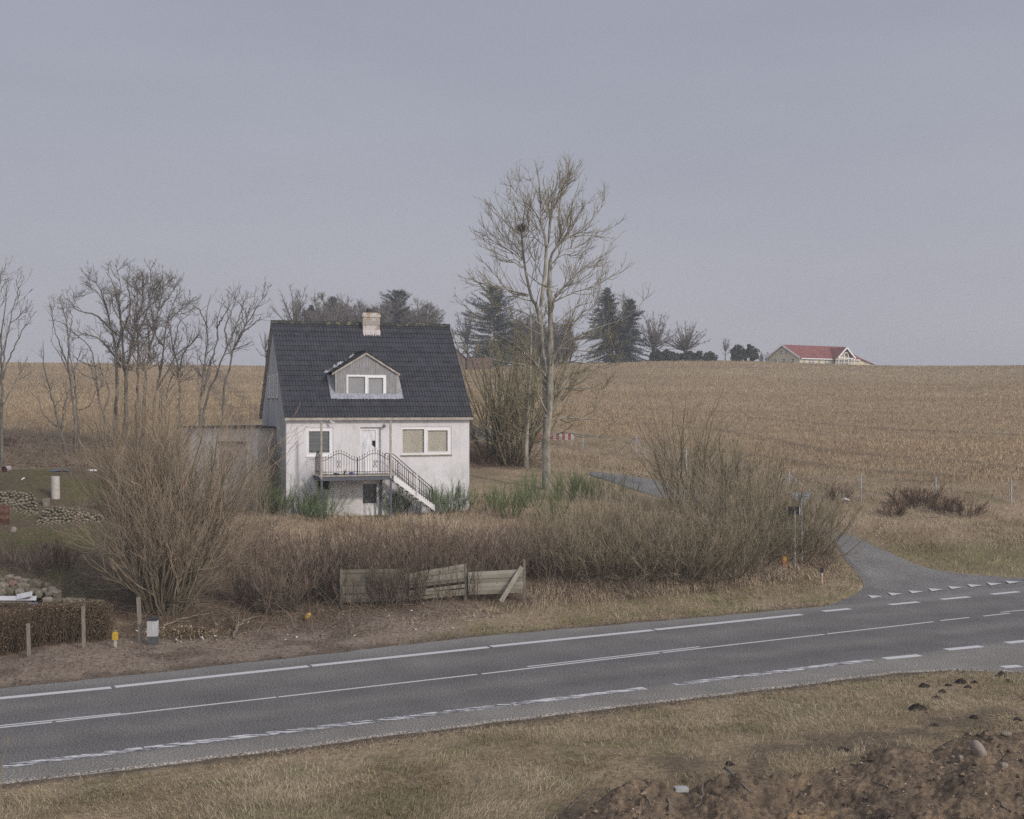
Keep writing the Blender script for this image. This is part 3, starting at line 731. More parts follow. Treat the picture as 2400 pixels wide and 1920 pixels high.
mb.add([HT(h_[0], .143, zm), HT(h_[0] + .05, .143, z0_ + .12), HT(h_[1], .143, z0_), HT(h_[1], .143, z1_), HT(h_[0], .143, z1_)], [[0, 1, 2, 3, 4]]); mb.build('torn_hole', M_DARK, d)
hp = f1(846, 1098, .1); mb = MB(); mb.tube([HT(hp[0], .14, hp[1]), HT(hp[0], .08, hp[1]), HT(hp[0] - .11, .08, hp[1])], .012); mb.build('handle', M_WHITE, d)
# basement door and dark recess
pb = [rect(747, 1351, 845, 1488)]
d = frame(house, 'door', BD, .12, pb, dep=.06); pane(d, pb, .15, M_PANE_D)
hp = f1(752, 1437, .1); mb = MB(); mb.tube([HT(hp[0], .12, hp[1]), HT(hp[0], .06, hp[1]), HT(hp[0] - .11, .06, hp[1])], .013); mb.build('handle', M_WHITE, d)
mb = MB(); mb.box((BW[0] - .002, .17, BW[2] - .002), (BW[1] + .002, .2, BW[3] + .002), HT); mb.build('basement_recess', M_DARK, house)  # black-backed recess in the wall below the balcony
# gable windows: three slits above, two narrow ones below
def gable_win(x0, x1, y0, y1, mat):
    ya, zt_ = gab(x1, y0); yb_, _ = gab(x0, y0); zb_ = gab((x0 + x1) / 2, y1)[1]
    o = MB(); GT = lambda a, y, z: HT(y, a, z)
    slab_holes(o, GT, ya, yb_, zb_, zt_, [(ya + .05, yb_ - .05, zb_ + .05, zt_ - .05)], -.03, .02)
    w = o.build('window', M_WHITE, house); o = MB(); o.box((-.012, ya + .05, zb_ + .05), (-.003, yb_ - .05, zt_ - .05), HT); o.build('pane', mat, w)
    o = MB(); o.box((-.07, ya - .03, zb_ - .05), (.0, yb_ + .03, zb_ - .001), HT); o.build('sill', M_SILL, w)
for xc in (90, 118, 146): gable_win(600 + (xc - 5) / 2.973, 600 + (xc + 6) / 2.973, 680 + (596 - (xc - 90) * .2) / 2.973, 680 + 752 / 2.973, M_PANE_G)
gable_win(627.5, 631.5, 1003, 1035, M_PANE_G); gable_win(652.5, 657, 1003, 1040, M_PANE_G)

# balcony
yb0 = -1.55
ba0, bz = f1(446, 1296, yb0); ba1 = f1(958, 1288, yb0)[0]; deck_z = 4.24
mb = MB()
nb_ = 11
for i in range(nb_):
    y0 = yb0 - .04 + (-.005 - yb0 + .04) * i / nb_; y1 = y0 + (-yb0 + .03) / nb_ - .012
    mb.box((ba0 - .05, y0, deck_z - .045), (ba1 + .05, y1, deck_z), HT)
balc = mb.build('balcony', M_TRIM, house); balc['label'] = 'weathered timber balcony deck on steel beams'
mb = MB()
mb.box((ba0, yb0, deck_z - .23), (ba1, yb0 + .09, deck_z - .05), HT); mb.box((ba0, -.10, deck_z - .23), (ba1, -.01, deck_z - .05), HT)
for a in (ba0, ba1 - .09): mb.box((a, yb0 + .092, deck_z - .228), (a + .09, -.102, deck_z - .05), HT)
mb.build('beam', M_STEEL, balc)
for a in (ba0 + .04, ba1 - .16):
    g_ = gz(*HT(a, yb0, 0)[:2])
    mb = MB(); mb.box((a, yb0 + .012, g_ - .2), (a + .09, yb0 + .088, deck_z - .232), HT); mb.build('post', M_STEEL, balc)
mb = MB(); a = ba1 - .33; mb.box((a, -.3, 1.9), (a + .08, -.22, deck_z - .232), HT); mb.build('post', M_STEEL, balc)
# two old roof posts standing on the deck front, up to the eave
for xc, yt in ((455, 917), (938, 910)):
    a, zt_ = f1(xc, yt, yb0); mb = MB(); mb.box((a - .043, yb0 - .045, deck_z - .16), (a + .043, yb0 + .045, zt_), HT); mb.build('roof_post', M_TRIM, balc)
# wrought iron railing
mb = MB()
aL, aR = f1(458, 1200, yb0)[0], f1(945, 1200, yb0)[0]; h1_ = (575 - 455) / (945 - 455); am = [aL, aL + (aR - aL) * .245, aL + (aR - aL) * .525, aL + (aR - aL) * .76, aR]
def rail_h(a): return .70 + .32 * (.5 - .5 * math.cos(2 * math.pi * (a - aL) / (aR - aL) * 2 - 0))
nbar = 27; yR = yb0 + .0
mb.tube([HT(aL + (aR - aL) * t, yR, deck_z + rail_h(aL + (aR - aL) * t)) for t in np.linspace(0, 1, 49)], .014, 5)
mb.tube([HT(aL, yR, deck_z + .17), HT(aR, yR, deck_z + .17)], .012, 4)
mb.tube([HT(aL, yR, deck_z + .05), HT(aR, yR, deck_z + .05)], .010, 4)
for i in range(nbar):
    a = aL + (aR - aL) * (i + .5) / nbar; top = deck_z + rail_h(a) + .10
    mb.tube([HT(a, yR, deck_z + .02), HT(a, yR, top)], .0085, 4)
    mb.tubes(np.array([[HT(a, yR, top - .005), HT(a, yR, top + .03), HT(a, yR, top + .09)]]), np.array([[.009, .022, .001]]), 4)
for t in (.25, .76):
    a = aL + (aR - aL) * (round(t * nbar - .5) + .5) / nbar
    for s_ in (-1, 1):
        for z0_, z1_ in ((.52, .66), (.52, .40)):
            mb.tubes(np.array([[HT(a, yR - .012, deck_z + .53), HT(a + s_ * .05, yR - .012, deck_z + (.53 + z1_) / 2), HT(a + s_ * .06, yR - .012, deck_z + z1_ + .0), HT(a + s_ * .045, yR - .012, deck_z + z1_ + (.05 if z1_ > .5 else -.05))]]), np.array([[.007, .012, .02, .004]]), 4)
mb.bar(HT((aL + aR) / 2 + .03, yR + .02, deck_z), HT((aL + aR) / 2 + .03, yR + .02, deck_z + .82), .04, .03, HT(0, 1, 0))
# left side panel
for i in range(12):
    y = yb0 + .05 + (-yb0 - .1) * i / 11; hh = .72 + .36 * math.sin(math.pi * i / 11)
    mb.tube([HT(aL - .03, y, deck_z + .02), HT(aL - .03, y, deck_z + hh + .08)], .0095, 4)
mb.tube([HT(aL - .03, yb0 + .05 + (-yb0 - .1) * t, deck_z + .72 + .36 * math.sin(math.pi * t)) for t in np.linspace(0, 1, 16)], .014, 4)
mb.tube([HT(aL - .03, yb0 + .03, deck_z + .17), HT(aL - .03, -.03, deck_z + .17)], .012, 4)
mb.build('railing', M_IRON, balc)
# stair down to the right
sa0, sz0 = ba1 + .02, deck_z - .02; sa1, sz1 = f1(1243, 1518, yb0 + .1)
mb = MB(); sy = (yb0 + .04, yb0 + .98)
for y in sy:
    c = [HT(a, yy, z) for a, yy, z in ((sa0, y, sz0 - .26), (sa1, y, sz1 - .14), (sa1, y + .05, sz1 - .14), (sa0, y + .05, sz0 - .26), (sa0, y, sz0 + .02), (sa1, y, sz1 + .14), (sa1, y + .05, sz1 + .14), (sa0, y + .05, sz0 + .02))]
    mb.box8(c)
nst = 9
stair = mb.build('stair', M_WHITE, house); mb = MB()
for i in range(1, nst):
    a = sa0 + (sa1 - sa0) * i / nst; z = sz0 + (sz1 - sz0) * i / nst
    mb.box((a - .12, sy[0] + .052, z - .13), (a + .12, sy[1] - .002, z - .09), HT)
mb.build('tread', M_TRIM, stair)
mb = MB()
def handrail(y, t1):
    pts = [HT(sa0 - .22, y, sz0 + .05), HT(sa0 - .22, y, sz0 + .92), HT(sa0 - .14, y, sz0 + 1.0), HT(sa0 - .02, y, sz0 + .98), HT(sa0 + (sa1 - sa0) * .5, y, (sz0 + sz1) / 2 + .9), HT(sa0 + (sa1 - sa0) * t1, y, sz0 + (sz1 - sz0) * t1 + .86), HT(sa0 + (sa1 - sa0) * t1 + .05, y, sz0 + (sz1 - sz0) * t1 + .76), HT(sa0 + (sa1 - sa0) * t1 + .05, y, sz0 + (sz1 - sz0) * t1 - .02)]
    mb.tube(pts, .021, 6)
    lo = [HT(sa0 + .04, y, sz0 + .30), HT(sa0 + (sa1 - sa0) * t1, y, sz0 + (sz1 - sz0) * t1 + .30)]; mb.tube(lo, .012, 4)
    for k in range(17):
        t = .05 + k / 17 * (t1 - .05); mb.tube([HT(sa0 + (sa1 - sa0) * t, y, sz0 + (sz1 - sz0) * t + .05), HT(sa0 + (sa1 - sa0) * t, y, sz0 + (sz1 - sz0) * t + .86)], .008 if k not in (1, 8) else .02, 4)
handrail(sy[0] - .02, .93); handrail(sy[1] + .05, .98)
mb.build('handrail', M_IRON, stair)
mb = MB()
t = .56; mb.bar(HT(sa0 + (sa1 - sa0) * t, sy[0] - .05, sz0 + (sz1 - sz0) * t - .05), HT(sa0 + (sa1 - sa0) * t, sy[0] - .05, sz0 + (sz1 - sz0) * t + .92), .045, .03)
mb.build('baluster', M_WHITE, stair)
# security camera, wall lamp, meter pipe
ca_, cz = f1(528, 918, -.25); mb = MB()
mb.tube([HT(ca_ - .05, -.01, cz + .1), HT(ca_ - .05, -.22, cz + .06), HT(ca_ - .03, -.24, cz)], .015); mb.bar(HT(ca_ - .06, -.22, cz + .03), HT(ca_ + .10, -.34, cz - .05), .07, .07); mb.build('security_camera', M_WHITE, house)
la, lz = f1(890, 940); mb = MB(); mb.tube([HT(la, 0, lz + .05), HT(la, -.12, lz + .06), HT(la, -.14, lz)], .012)
mb.tubes(np.array([[HT(la, -.14, lz + .03), HT(la, -.14, lz - .02), HT(la, -.14, lz - .12), HT(la, -.14, lz - .14)]]), np.array([[.02, .07, .06, .01]]), 8); mb.build('wall_lamp', mat_noise('grey_iron', (.12, .125, .13), (.2, .2, .21), 20), house)
# things standing about on the deck
it = [(486, 'white plastic tub at the left of the balcony floor', 'tub', (.7, .7, .7), .07, .12), (520, 'grey metal can beside the white tub on the balcony floor', 'can', (.22, .22, .23), .05, .12), (560, 'black shoe left on the balcony floor', 'shoe', (.03, .03, .035), .06, .09), (612, 'dark bottle leaning on the balcony floor', 'bottle', (.05, .06, .07), .045, .2), (664, 'small blue bag in the middle of the balcony floor', 'bag', (.10, .14, .30), .09, .09)]
for xc, lab, cat, colr, r0, hh in it:
    a = f1(xc, 1270, -1.0)[0]; mb = MB(); y = -1.0
    if cat == 'shoe':
        mb.tubes(np.array([[HT(a - .14, y, deck_z + .05), HT(a - .05, y, deck_z + .06), HT(a + .04, y, deck_z + .045), HT(a + .14, y, deck_z + .035), HT(a + .16, y, deck_z + .03)]]), np.array([[.03, .05, .045, .034, .01]]), 8); 
    elif cat == 'bottle':
        mb.tubes(np.array([[HT(a, y, deck_z + .001), HT(a, y, deck_z + .002), HT(a + .05, y, deck_z + .15), HT(a + .065, y, deck_z + .19), HT(a + .09, y, deck_z + .26)]]), np.array([[.001, .04, .04, .016, .015]]), 8)
    elif cat == 'bag':
        mb.tubes(np.array([[HT(a - .12, y, deck_z + .03), HT(a - .06, y, deck_z + .06), HT(a + .03, y, deck_z + .075), HT(a + .1, y, deck_z + .05), HT(a + .14, y, deck_z + .02)]]), np.array([[.01, .055, .07, .045, .006]]), 7)
    else:
        mb.tubes(np.array([[HT(a, y, deck_z + .001), HT(a, y, deck_z + .002), HT(a, y, deck_z + hh), HT(a, y, deck_z + hh + .001), HT(a, y, deck_z + hh - .01)]]), np.array([[.001, r0 * .9, r0, r0 * .9, .001]]), 10)
    tag(mb.build(cat, mat_noise(cat + '_surface', tuple(x * .8 for x in colr), colr, 8, .5), smooth=True, loc=HT(a, y, deck_z)), lab, cat)
# ------------------------------------------------------------------ branches
def nrm(v): return v / (np.linalg.norm(v, axis=-1, keepdims=True) + 1e-9)

def walk(pos, d, L, r0, N, up, curl, rng, taper=.3, wind=None):
    """M polylines of N points from pos along d, bending up and wandering"""
    M = len(pos); P = np.zeros((M, N, 3)); P[:, 0] = pos; d = nrm(d); st = (L / (N - 1))[:, None]
    upv = np.array([0, 0, 1.0]); up = np.asarray(up)
    up = up[:, None] if up.ndim else up
    for k in range(1, N):
        P[:, k] = P[:, k - 1] + d * st
        d = d + upv * up / (N - 1) + rng.normal(0, curl, (M, 3)) / math.sqrt(N - 1)
        if wind is not None: d = d + wind / (N - 1)
        d = nrm(d)
    R = r0[:, None] * np.linspace(1, taper, N)[None]
    return P, R

def plen(P): return np.linalg.norm(np.diff(P, axis=1), axis=2).sum(1)

def spawn(P, R, rng, per_m, t0, t1, ang, lr, N, up=.3, curl=.25, rr=.6, taper=.3, rmin=.003, lmin=.1, labs=None, mode='shrink', bias=None):
    M, Np, _ = P.shape; L = plen(P)
    cnt = rng.poisson(np.maximum(per_m * L * (t1 - t0), 0)); cnt = np.maximum(cnt, 1)
    idx = np.repeat(np.arange(M), cnt); t = rng.uniform(t0, t1, len(idx))
    f = t * (Np - 1); i = np.clip(f.astype(int), 0, Np - 2); f = (f - i)[:, None]
    A, B = P[idx, i], P[idx, i + 1]; pos = A + (B - A) * f; tan = nrm(B - A)
    r = R[idx, i] * (1 - f[:, 0]) + R[idx, i + 1] * f[:, 0]
    rv = rng.normal(0, 1, (len(idx), 3))
    if bias is not None: rv = rv + bias
    perp = nrm(rv - (rv * tan).sum(1, keepdims=True) * tan)
    a = rng.uniform(*ang, len(idx)); d = np.cos(a)[:, None] * tan + np.sin(a)[:, None] * perp
    ll = L[idx] * rng.uniform(*lr, len(idx)) * ((1 - .6 * t) if mode == 'shrink' else 1)
    if labs is not None: ll = rng.uniform(*labs, len(idx)) * ((1.2 - .95 * t) if mode == 'shrink' else (1.1 - .5 * t) if mode == 'mild' else 1)
    ll = np.maximum(ll, lmin)
    return walk(pos, d, ll, np.maximum(np.minimum(r * rr, r * .9), rmin), N, up, curl, rng, taper)

def fan(rng, base, n, spread, ang, L, r, N, up=.4, curl=.2, lean=(0, 0, 0), taper=.3, gnd=True, sx=1.0, dome=0.0):
    az = rng.uniform(0, 2 * math.pi, n); a = rng.uniform(*ang, n); rr = spread * np.sqrt(rng.uniform(0, 1, n))
    pos = np.stack([base[0] + rr * np.cos(az) * sx, base[1] + rr * np.sin(az), np.full(n, base[2])], -1)
    if gnd: pos[:, 2] = gz(pos[:, 0], pos[:, 1]) - .03
    az2 = az + rng.normal(0, .5, n)
    d = np.stack([np.sin(a) * np.cos(az2), np.sin(a) * np.sin(az2), np.cos(a)], -1) + np.array(lean)
    ll = rng.uniform(*L, n) * (1 - dome * (a / max(ang[1], .01)) ** 1.5)
    return walk(pos, d, ll, rng.uniform(*r, n), N, up, curl, rng, taper)

def limb(pts, r0, r1, N=14, rng=None, jit=0.0):
    """smooth polyline through given world points, resampled"""
    pts = np.asarray(pts, float); q = dense(pts, 12)
    s_ = np.concatenate([[0], np.cumsum(np.linalg.norm(np.diff(q, axis=0), axis=1))]); s_ /= s_[-1]
    t = np.linspace(0, 1, N); P = np.stack([np.interp(t, s_, q[:, k]) for k in range(3)], -1)
    if rng is not None and jit: P[1:] += rng.normal(0, jit, (N - 1, 3)) * np.array([1, 1, .3])
    return P[None], (r0 + (r1 - r0) * t)[None]

def cat(*PR):
    return np.concatenate([p for p, r in PR]), np.concatenate([r for p, r in PR])

M_BARK = mat_noise('grey_lichened_bark', (.15, .137, .108), (.37, .345, .28), 3.5, .9, (1, 1, .5), .5, coord='World')
M_BARK2 = mat_noise('dark_bark', (.085, .077, .065), (.20, .185, .158), 4, .9, (1, 1, .5), .4, coord='World')
M_TWIG_ASH = mat_tint('ash_twigs', [(0, (.14, .125, .078)), (1, (.285, .25, .16))])
M_TWIG_GREY = mat_tint('grey_twigs', [(0, (.10, .09, .075)), (1, (.21, .19, .16))])
M_TWIG_FAR = mat_tint('brown_twigs', [(0, (.12, .107, .092)), (1, (.21, .19, .165))])
M_WILLOW = mat_tint('willow_shoots', [(0, (.14, .13, .082)), (.4, (.24, .20, .142)), (1, (.34, .258, .188))])
M_HEDGE = mat_tint('purple_brown_twigs', [(0, (.075, .066, .045)), (.5, (.16, .122, .092)), (1, (.275, .208, .162))])
M_THICK = mat_tint('olive_brown_twigs', [(0, (.11, .098, .06)), (.5, (.22, .185, .123)), (1, (.33, .275, .195))])
M_BROOM = mat_tint('broom_green', [(0, (.06, .085, .04)), (.6, (.105, .148, .066)), (1, (.175, .205, .105))])
M_NEEDLE = mat_tint('spruce_needles', [(0, (.040, .055, .046)), (1, (.088, .112, .09))])
M_EVERG = mat_tint('evergreen_leaves', [(0, (.034, .048, .034)), (1, (.09, .105, .07))])
M_BRAMBLE = mat_tint('dark_red_brown_twigs', [(0, (.055, .036, .026)), (1, (.125, .080, .055))])

def rt(rng, P, lo=.0, hi=1.0): return rng.uniform(lo, hi, len(P))

# ------------------------------------------------------------------ the tall ash tree, limb by limb
rng = np.random.default_rng(101)
AD = 72.0
def A3(x, y, o=0.0): return px(1050 + x / 4.791, 360 + y / 4.791, AD + o)
def A4(x, y, o=0.0): return px(1050 + x / 3.194, 660 + y / 3.194, AD + o)
ab = at_depth(1280 / DS, AD)
ash = thing('ash_tree', ab, 'tall bare tree with pale trunk and a nest in its crown, right of white house', 'tree')
trunk = limb([A4(740, 1680), A4(737, 1500), A4(735, 1320), A4(733, 1180, .1), A4(752, 1000), A4(764, 850), A4(766, 600), A4(769, 350), A4(764, 100), A3(1135, 1520), A3(1150, 1200)], .265, .11, 26)
trunk[1][0][:4] *= np.array([1.18, 1.1, 1.03, 1.0])
st2 = limb([A4(738, 1020), A4(728, 800, .4), A4(706, 560, .7), A4(690, 300, .9), A4(640, 120, 1.0), A3(960, 1700, 1.0), A3(885, 1400, 1.2), A3(848, 1150, 1.2), A3(828, 920, 1.1), A3(842, 760, 1.0), A3(868, 600, .9), A3(880, 460, .8)], .20, .016, 22)
st3 = limb([A3(1045, 1720, -.5), A3(1060, 1560, -.6), A3(1090, 1300, -.5), A3(1100, 1000, -.4), A3(1050, 800, -.3), A3(1040, 600), A3(1020, 300), A3(968, 70)], .12, .012, 18)
limbs = []
def L3(pts, r0, r1=.01, off=None):
    o = rng.uniform(-2.0, 2.0) if off is None else off; n = len(pts)
    limbs.append(limb([A3(x, y, o * i / (n - 1)) for i, (x, y) in enumerate(pts)], r0 * .78, r1, 12, rng, .02))
def L4(pts, r0, r1=.01, off=None):
    o = rng.uniform(-2.5, 2.5) if off is None else off; n = len(pts)
    limbs.append(limb([A4(x, y, o * i / (n - 1)) for i, (x, y) in enumerate(pts)], r0 * .78, r1, 12, rng, .02))
L3([(1150, 1200), (1200, 1080), (1300, 970), (1480, 870), (1640, 720), (1720, 600), (1760, 500)], .10)
L3([(1160, 1150), (1230, 1010), (1330, 780), (1420, 500), (1480, 300)], .08)
L3([(1190, 1090), (1290, 960), (1400, 780), (1500, 620), (1590, 540)], .06)
L3([(1130, 1000), (1140, 780), (1190, 500), (1250, 150)], .07)
L3([(1145, 780), (1200, 600), (1320, 330), (1370, 70)], .045)
L3([(1050, 660), (1110, 520), (1200, 430), (1300, 320), (1400, 230)], .045)
L3([(1035, 560), (980, 400), (920, 280), (900, 140)], .04)
L3([(1060, 830), (970, 650), (860, 540), (750, 420), (665, 320)], .055)
L3([(950, 650), (930, 520), (880, 400), (790, 270)], .035)
L3([(825, 910), (740, 860), (640, 760), (540, 640), (465, 520)], .06)
L3([(825, 850), (780, 650), (720, 540), (640, 500)], .035)
L3([(840, 950), (900, 880), (890, 700), (930, 560)], .04)
L3([(830, 1200), (700, 1100), (560, 1020), (400, 900), (310, 880)], .055)
L3([(850, 1280), (740, 1190), (640, 1220), (560, 1170), (470, 1150)], .04)
L3([(820, 1100), (700, 980), (580, 880), (460, 680)], .05)
L3([(840, 1290), (660, 1170), (500, 1100), (310, 1020)], .045)
L3([(860, 1320), (1000, 1440), (1110, 1500)], .03, .05)
L3([(900, 1600), (700, 1560), (560, 1400), (420, 1250), (330, 1160)], .06)
L3([(880, 1580), (680, 1530), (480, 1490), (330, 1440), (245, 1390)], .05)
L3([(1100, 1480), (1000, 1250), (920, 1120), (880, 1010)], .05)
L3([(1000, 1420), (975, 1200), (985, 1000)], .04)
L3([(1160, 1240), (1290, 1140), (1450, 1150), (1560, 1130)], .04)
L3([(1180, 1230), (1300, 1080), (1420, 1060), (1600, 960)], .045)
L3([(1190, 1600), (1320, 1480), (1500, 1300), (1640, 1200), (1780, 1130), (1840, 1010)], .065)
L3([(1190, 1640), (1380, 1440), (1560, 1300), (1700, 1220)], .05)
L3([(1210, 1600), (1380, 1480), (1420, 1300), (1500, 1150)], .045)
L3([(1200, 1660), (1420, 1560), (1650, 1490), (1800, 1400), (1920, 1320), (1970, 1240)], .055)
L3([(1300, 960), (1450, 930), (1640, 920), (1780, 960)], .035)
L3([(1430, 930), (1600, 890), (1760, 870), (1890, 800)], .035)
L4([(760, 640), (850, 480), (1000, 400), (1160, 330), (1330, 280), (1430, 190), (1500, 90)], .075)
L4([(770, 350), (850, 280), (960, 190), (1090, 150)], .055)
L4([(745, 720), (640, 600), (500, 470), (330, 370), (200, 250), (110, 160), (70, 110)], .08)
L4([(740, 760), (620, 580), (560, 450), (430, 300), (360, 230)], .06)
L4([(730, 820), (600, 640), (420, 600), (270, 560), (160, 500)], .06)
L4([(740, 880), (660, 830), (540, 880), (400, 830), (260, 780), (150, 740)], .06)
L4([(750, 900), (850, 740), (960, 680), (1010, 730), (1060, 620)], .055)
L4([(760, 850), (870, 800), (1050, 800), (1170, 800), (1240, 700)], .06)
L4([(765, 680), (860, 610), (1020, 610), (1170, 650), (1270, 620), (1330, 600)], .06)
L4([(735, 1090), (780, 1040), (900, 1020), (1040, 1030), (1110, 990), (1120, 860), (1180, 760)], .075)
L4([(750, 1170), (840, 1130), (1000, 1145), (1170, 1165), (1250, 1130), (1260, 1040), (1380, 980)], .065)
L4([(725, 1100), (650, 960), (560, 850), (470, 800)], .05)
L4([(715, 1060), (640, 1130), (570, 1200), (520, 1110)], .045)
L4([(760, 560), (840, 500), (1000, 520), (1130, 520), (1290, 500)], .05)
L4([(690, 320), (600, 250), (480, 200), (330, 190), (230, 200)], .05)
L4([(620, 100), (520, 90), (440, 60), (300, 20), (190, 0)], .045)
L4([(770, 300), (900, 350), (1010, 230), (1090, 190), (1150, 20)], .05)
L4([(765, 480), (700, 400), (560, 330), (450, 250)], .04)
# extra limbs growing towards and away from the viewer, so the crown is round
main = cat(*[(limb([tuple(p) for p in P[0]], R[0][0], R[0][-1], 20)[0], np.interp(np.linspace(0, 1, 20), np.linspace(0, 1, R.shape[1]), R[0])[None]) for P, R in (trunk, st2, st3)])
LB = cat(*limbs)
ex = spawn(main[0], main[1], rng, 1.1, .35, .72, (.6, 1.1), (0, 0), 12, up=.8, curl=.3, rr=.4, taper=.15, labs=(2.2, 4.2), mode='flat')
LB = cat(LB, ex)
ash_tr = MB(); ash_tr.tubes(*trunk, 10); ash_tr.tubes(*st2, 8); ash_tr.tubes(*st3, 7); ash_tr.tubes(*LB, 5)
ash_tr.build('trunk', M_BARK, ash, True)
b1 = spawn(LB[0], LB[1], rng, 2.9, .12, 1.0, (.4, .9), (0, 0), 9, up=.85, curl=.22, rr=.5, taper=.45, labs=(.9, 2.7), rmin=.0155, bias=(0, 0, .35))
b1b = spawn(main[0], main[1], rng, 1.9, .38, 1.0, (.5, 1.0), (0, 0), 9, up=.8, curl=.24, rr=.3, taper=.4, labs=(1.0, 2.6), rmin=.0155)
b1 = cat(b1, b1b)
b2 = spawn(b1[0], b1[1], rng, 2.8, .15, 1.0, (.35, .8), (0, 0), 6, up=.7, curl=.2, rr=.7, taper=.6, labs=(.45, 1.25), rmin=.011)
b3 = spawn(b2[0], b2[1], rng, 1.6, .3, 1.0, (.35, .7), (0, 0), 4, up=.5, curl=.2, rr=.8, taper=.7, labs=(.2, .55), rmin=.0088)
mb = MB(); mb.tubes(*b1, 4, rt(rng, b1[0])); mb.tubes(*b2, 3, rt(rng, b2[0])); mb.tubes(*b3, 3, rt(rng, b3[0])); mb.build('crown', M_TWIG_ASH, ash)
# nest
nc = A3(822, 838, 1.1); mb = MB(); q = rng.normal(0, 1, (420, 3)) * np.array([.14, .14, .10]) + nc; dd = nrm(np.cross(q - nc, rng.normal(0, 1, (420, 3))))
mb.tubes(*walk(q - dd * .15, dd, np.full(420, .3), np.full(420, .006), 4, 0, .3, rng, .7), 3, rt(rng, q))
tag(mb.build('bird_nest', M_TWIG_GREY, loc=nc), 'dark round nest of twigs high on the left stem of the tall bare tree', 'nest')

# ------------------------------------------------------------------ grove of slender trees at the left
def C2(x, y, d): return px(x / 3.317, 600 + y / 3.317, d)
def slim(name, d, base, stems, label, dens=1.0, tw=(.6, 1.6), seed=0, r=.13, up=.35, cat_='tree', group=None, top_spray=1.0, curl=.35):
    rng = np.random.default_rng(seed); b0 = C2(base[0], base[1], d); g = float(gz(b0[0], d)); b0 = np.array([b0[0], d, g])
    t = thing(name, b0, label, cat_, group); S = []
    for k, (pts, f) in enumerate(stems):
        o = rng.uniform(-1.5, 1.5); n = len(pts)
        W_ = [C2(x, y, d + o * i / max(n - 1, 1)) for i, (x, y) in enumerate(pts)]
        if f >= .99: W_ = [b0 - np.array([0, 0, .1])] + W_
        S.append(limb(W_, r * f * .92, .015, 20, rng, .03))
    S = cat(*S); mb = MB(); mb.tubes(*S, 6); mb.build('trunk', M_BARK2, t, True)
    c0 = spawn(S[0], S[1], rng, 1.9 * dens, .40, 1.0, (.4, .9), (0, 0), 9, up=up, curl=curl, rr=.42, taper=.4, labs=(.9, 2.6), rmin=.017)
    c1 = spawn(*cat(c0), rng, 3.6 * dens, .12, 1.0, (.35, .85), (0, 0), 6, up=up, curl=curl * .75, rr=.7, taper=.55, labs=tw, rmin=.0125)
    c2 = spawn(c1[0], c1[1], rng, 3.8 * dens, .25, 1.0, (.4, .9), (0, 0), 4, up=up, curl=curl * .7, rr=.8, taper=.7, labs=(.2, .6), rmin=.0105)
    c3 = spawn(S[0], S[1], rng, 1.2 * dens, .12, .6, (.6, 1.2), (0, 0), 5, up=.3, curl=.4, rr=.15, taper=.5, labs=(.3, .9), rmin=.011)
    mb = MB(); mb.tubes(*c0, 4, rt(rng, c0[0])); mb.tubes(*c1, 3, rt(rng, c1[0])); mb.tubes(*c2, 3, rt(rng, c2[0])); mb.tubes(*c3, 3, rt(rng, c3[0])); mb.build('crown', M_TWIG_GREY, t)
    return t
GR = 'slender bare trees in the grove left of the house'
slim('bare_tree', 70, (5, 1480), [([(15, 1000), (10, 700), (38, 420), (50, 200)], 1), ([(20, 960), (90, 760), (190, 560), (280, 430)], .5), ([(12, 900), (60, 600), (110, 380), (150, 240)], .5), ([(10, 1000), (-80, 700), (-120, 400)], .6), ([(20, 1180), (120, 980), (215, 820)], .35), ([(10, 700), (-30, 450), (-10, 250), (15, 120)], .5)], 'bare tree with upswept branches at the left edge of the view', seed=1, up=.8, r=.12, group=GR, curl=.2)
slim('bare_tree', 80, (520, 1500), [([(470, 1370), (400, 1080), (345, 880), (330, 660)], 1), ([(470, 1360), (520, 1100), (480, 950)], .6), ([(440, 1330), (330, 1220), (300, 1080)], .4), ([(480, 1350), (500, 1150), (540, 1050)], .4)], 'low mossy bare tree leaning left, second from the left edge', seed=2, r=.11, dens=.7, group=GR)
slim('bare_tree', 82, (590, 1500), [([(580, 1250), (530, 850), (532, 640), (478, 350)], 1), ([(530, 850), (440, 620), (395, 400)], .5), ([(532, 640), (560, 480), (530, 370)], .4), ([(535, 900), (470, 780), (390, 650)], .35)], 'thin bare tree with an open pointed top, left of the dense grove', seed=3, r=.11, dens=.75, group=GR, up=.6)
slim('bare_tree', 84, (625, 1480), [([(600, 1200), (580, 950), (540, 760), (545, 600)], 1), ([(600, 1200), (700, 1160), (760, 1000)], .4), ([(570, 900), (620, 760), (640, 700)], .4)], 'pale thin bare tree beside the one with a pointed top', seed=4, r=.10, dens=.6, group=GR)
slim('bare_tree', 83, (820, 1420), [([(810, 1250), (770, 1120), (740, 850), (690, 700), (600, 620), (530, 580)], 1), ([(800, 1230), (850, 1050), (790, 900), (760, 760)], .7), ([(745, 860), (640, 830), (580, 780)], .45), ([(745, 960), (640, 920), (600, 870)], .35), ([(600, 620), (480, 520), (380, 500)], .4)], 'bare tree with a stem arching out to the left of the grove', seed=5, r=.13, dens=1.0, group=GR)
slim('bare_tree', 85, (890, 1400), [([(905, 1050), (905, 800), (870, 590), (830, 420), (760, 280), (640, 210)], 1), ([(905, 800), (780, 650), (640, 600), (600, 560)], .5), ([(860, 560), (740, 460), (600, 420), (520, 300)], .45), ([(840, 450), (800, 320), (740, 180)], .4), ([(900, 760), (940, 600), (930, 420), (880, 220), (820, 120)], .6)], 'stoutest bare tree of the dense grove, its crown spreading left', seed=6, r=.20, dens=1.62, group=GR)
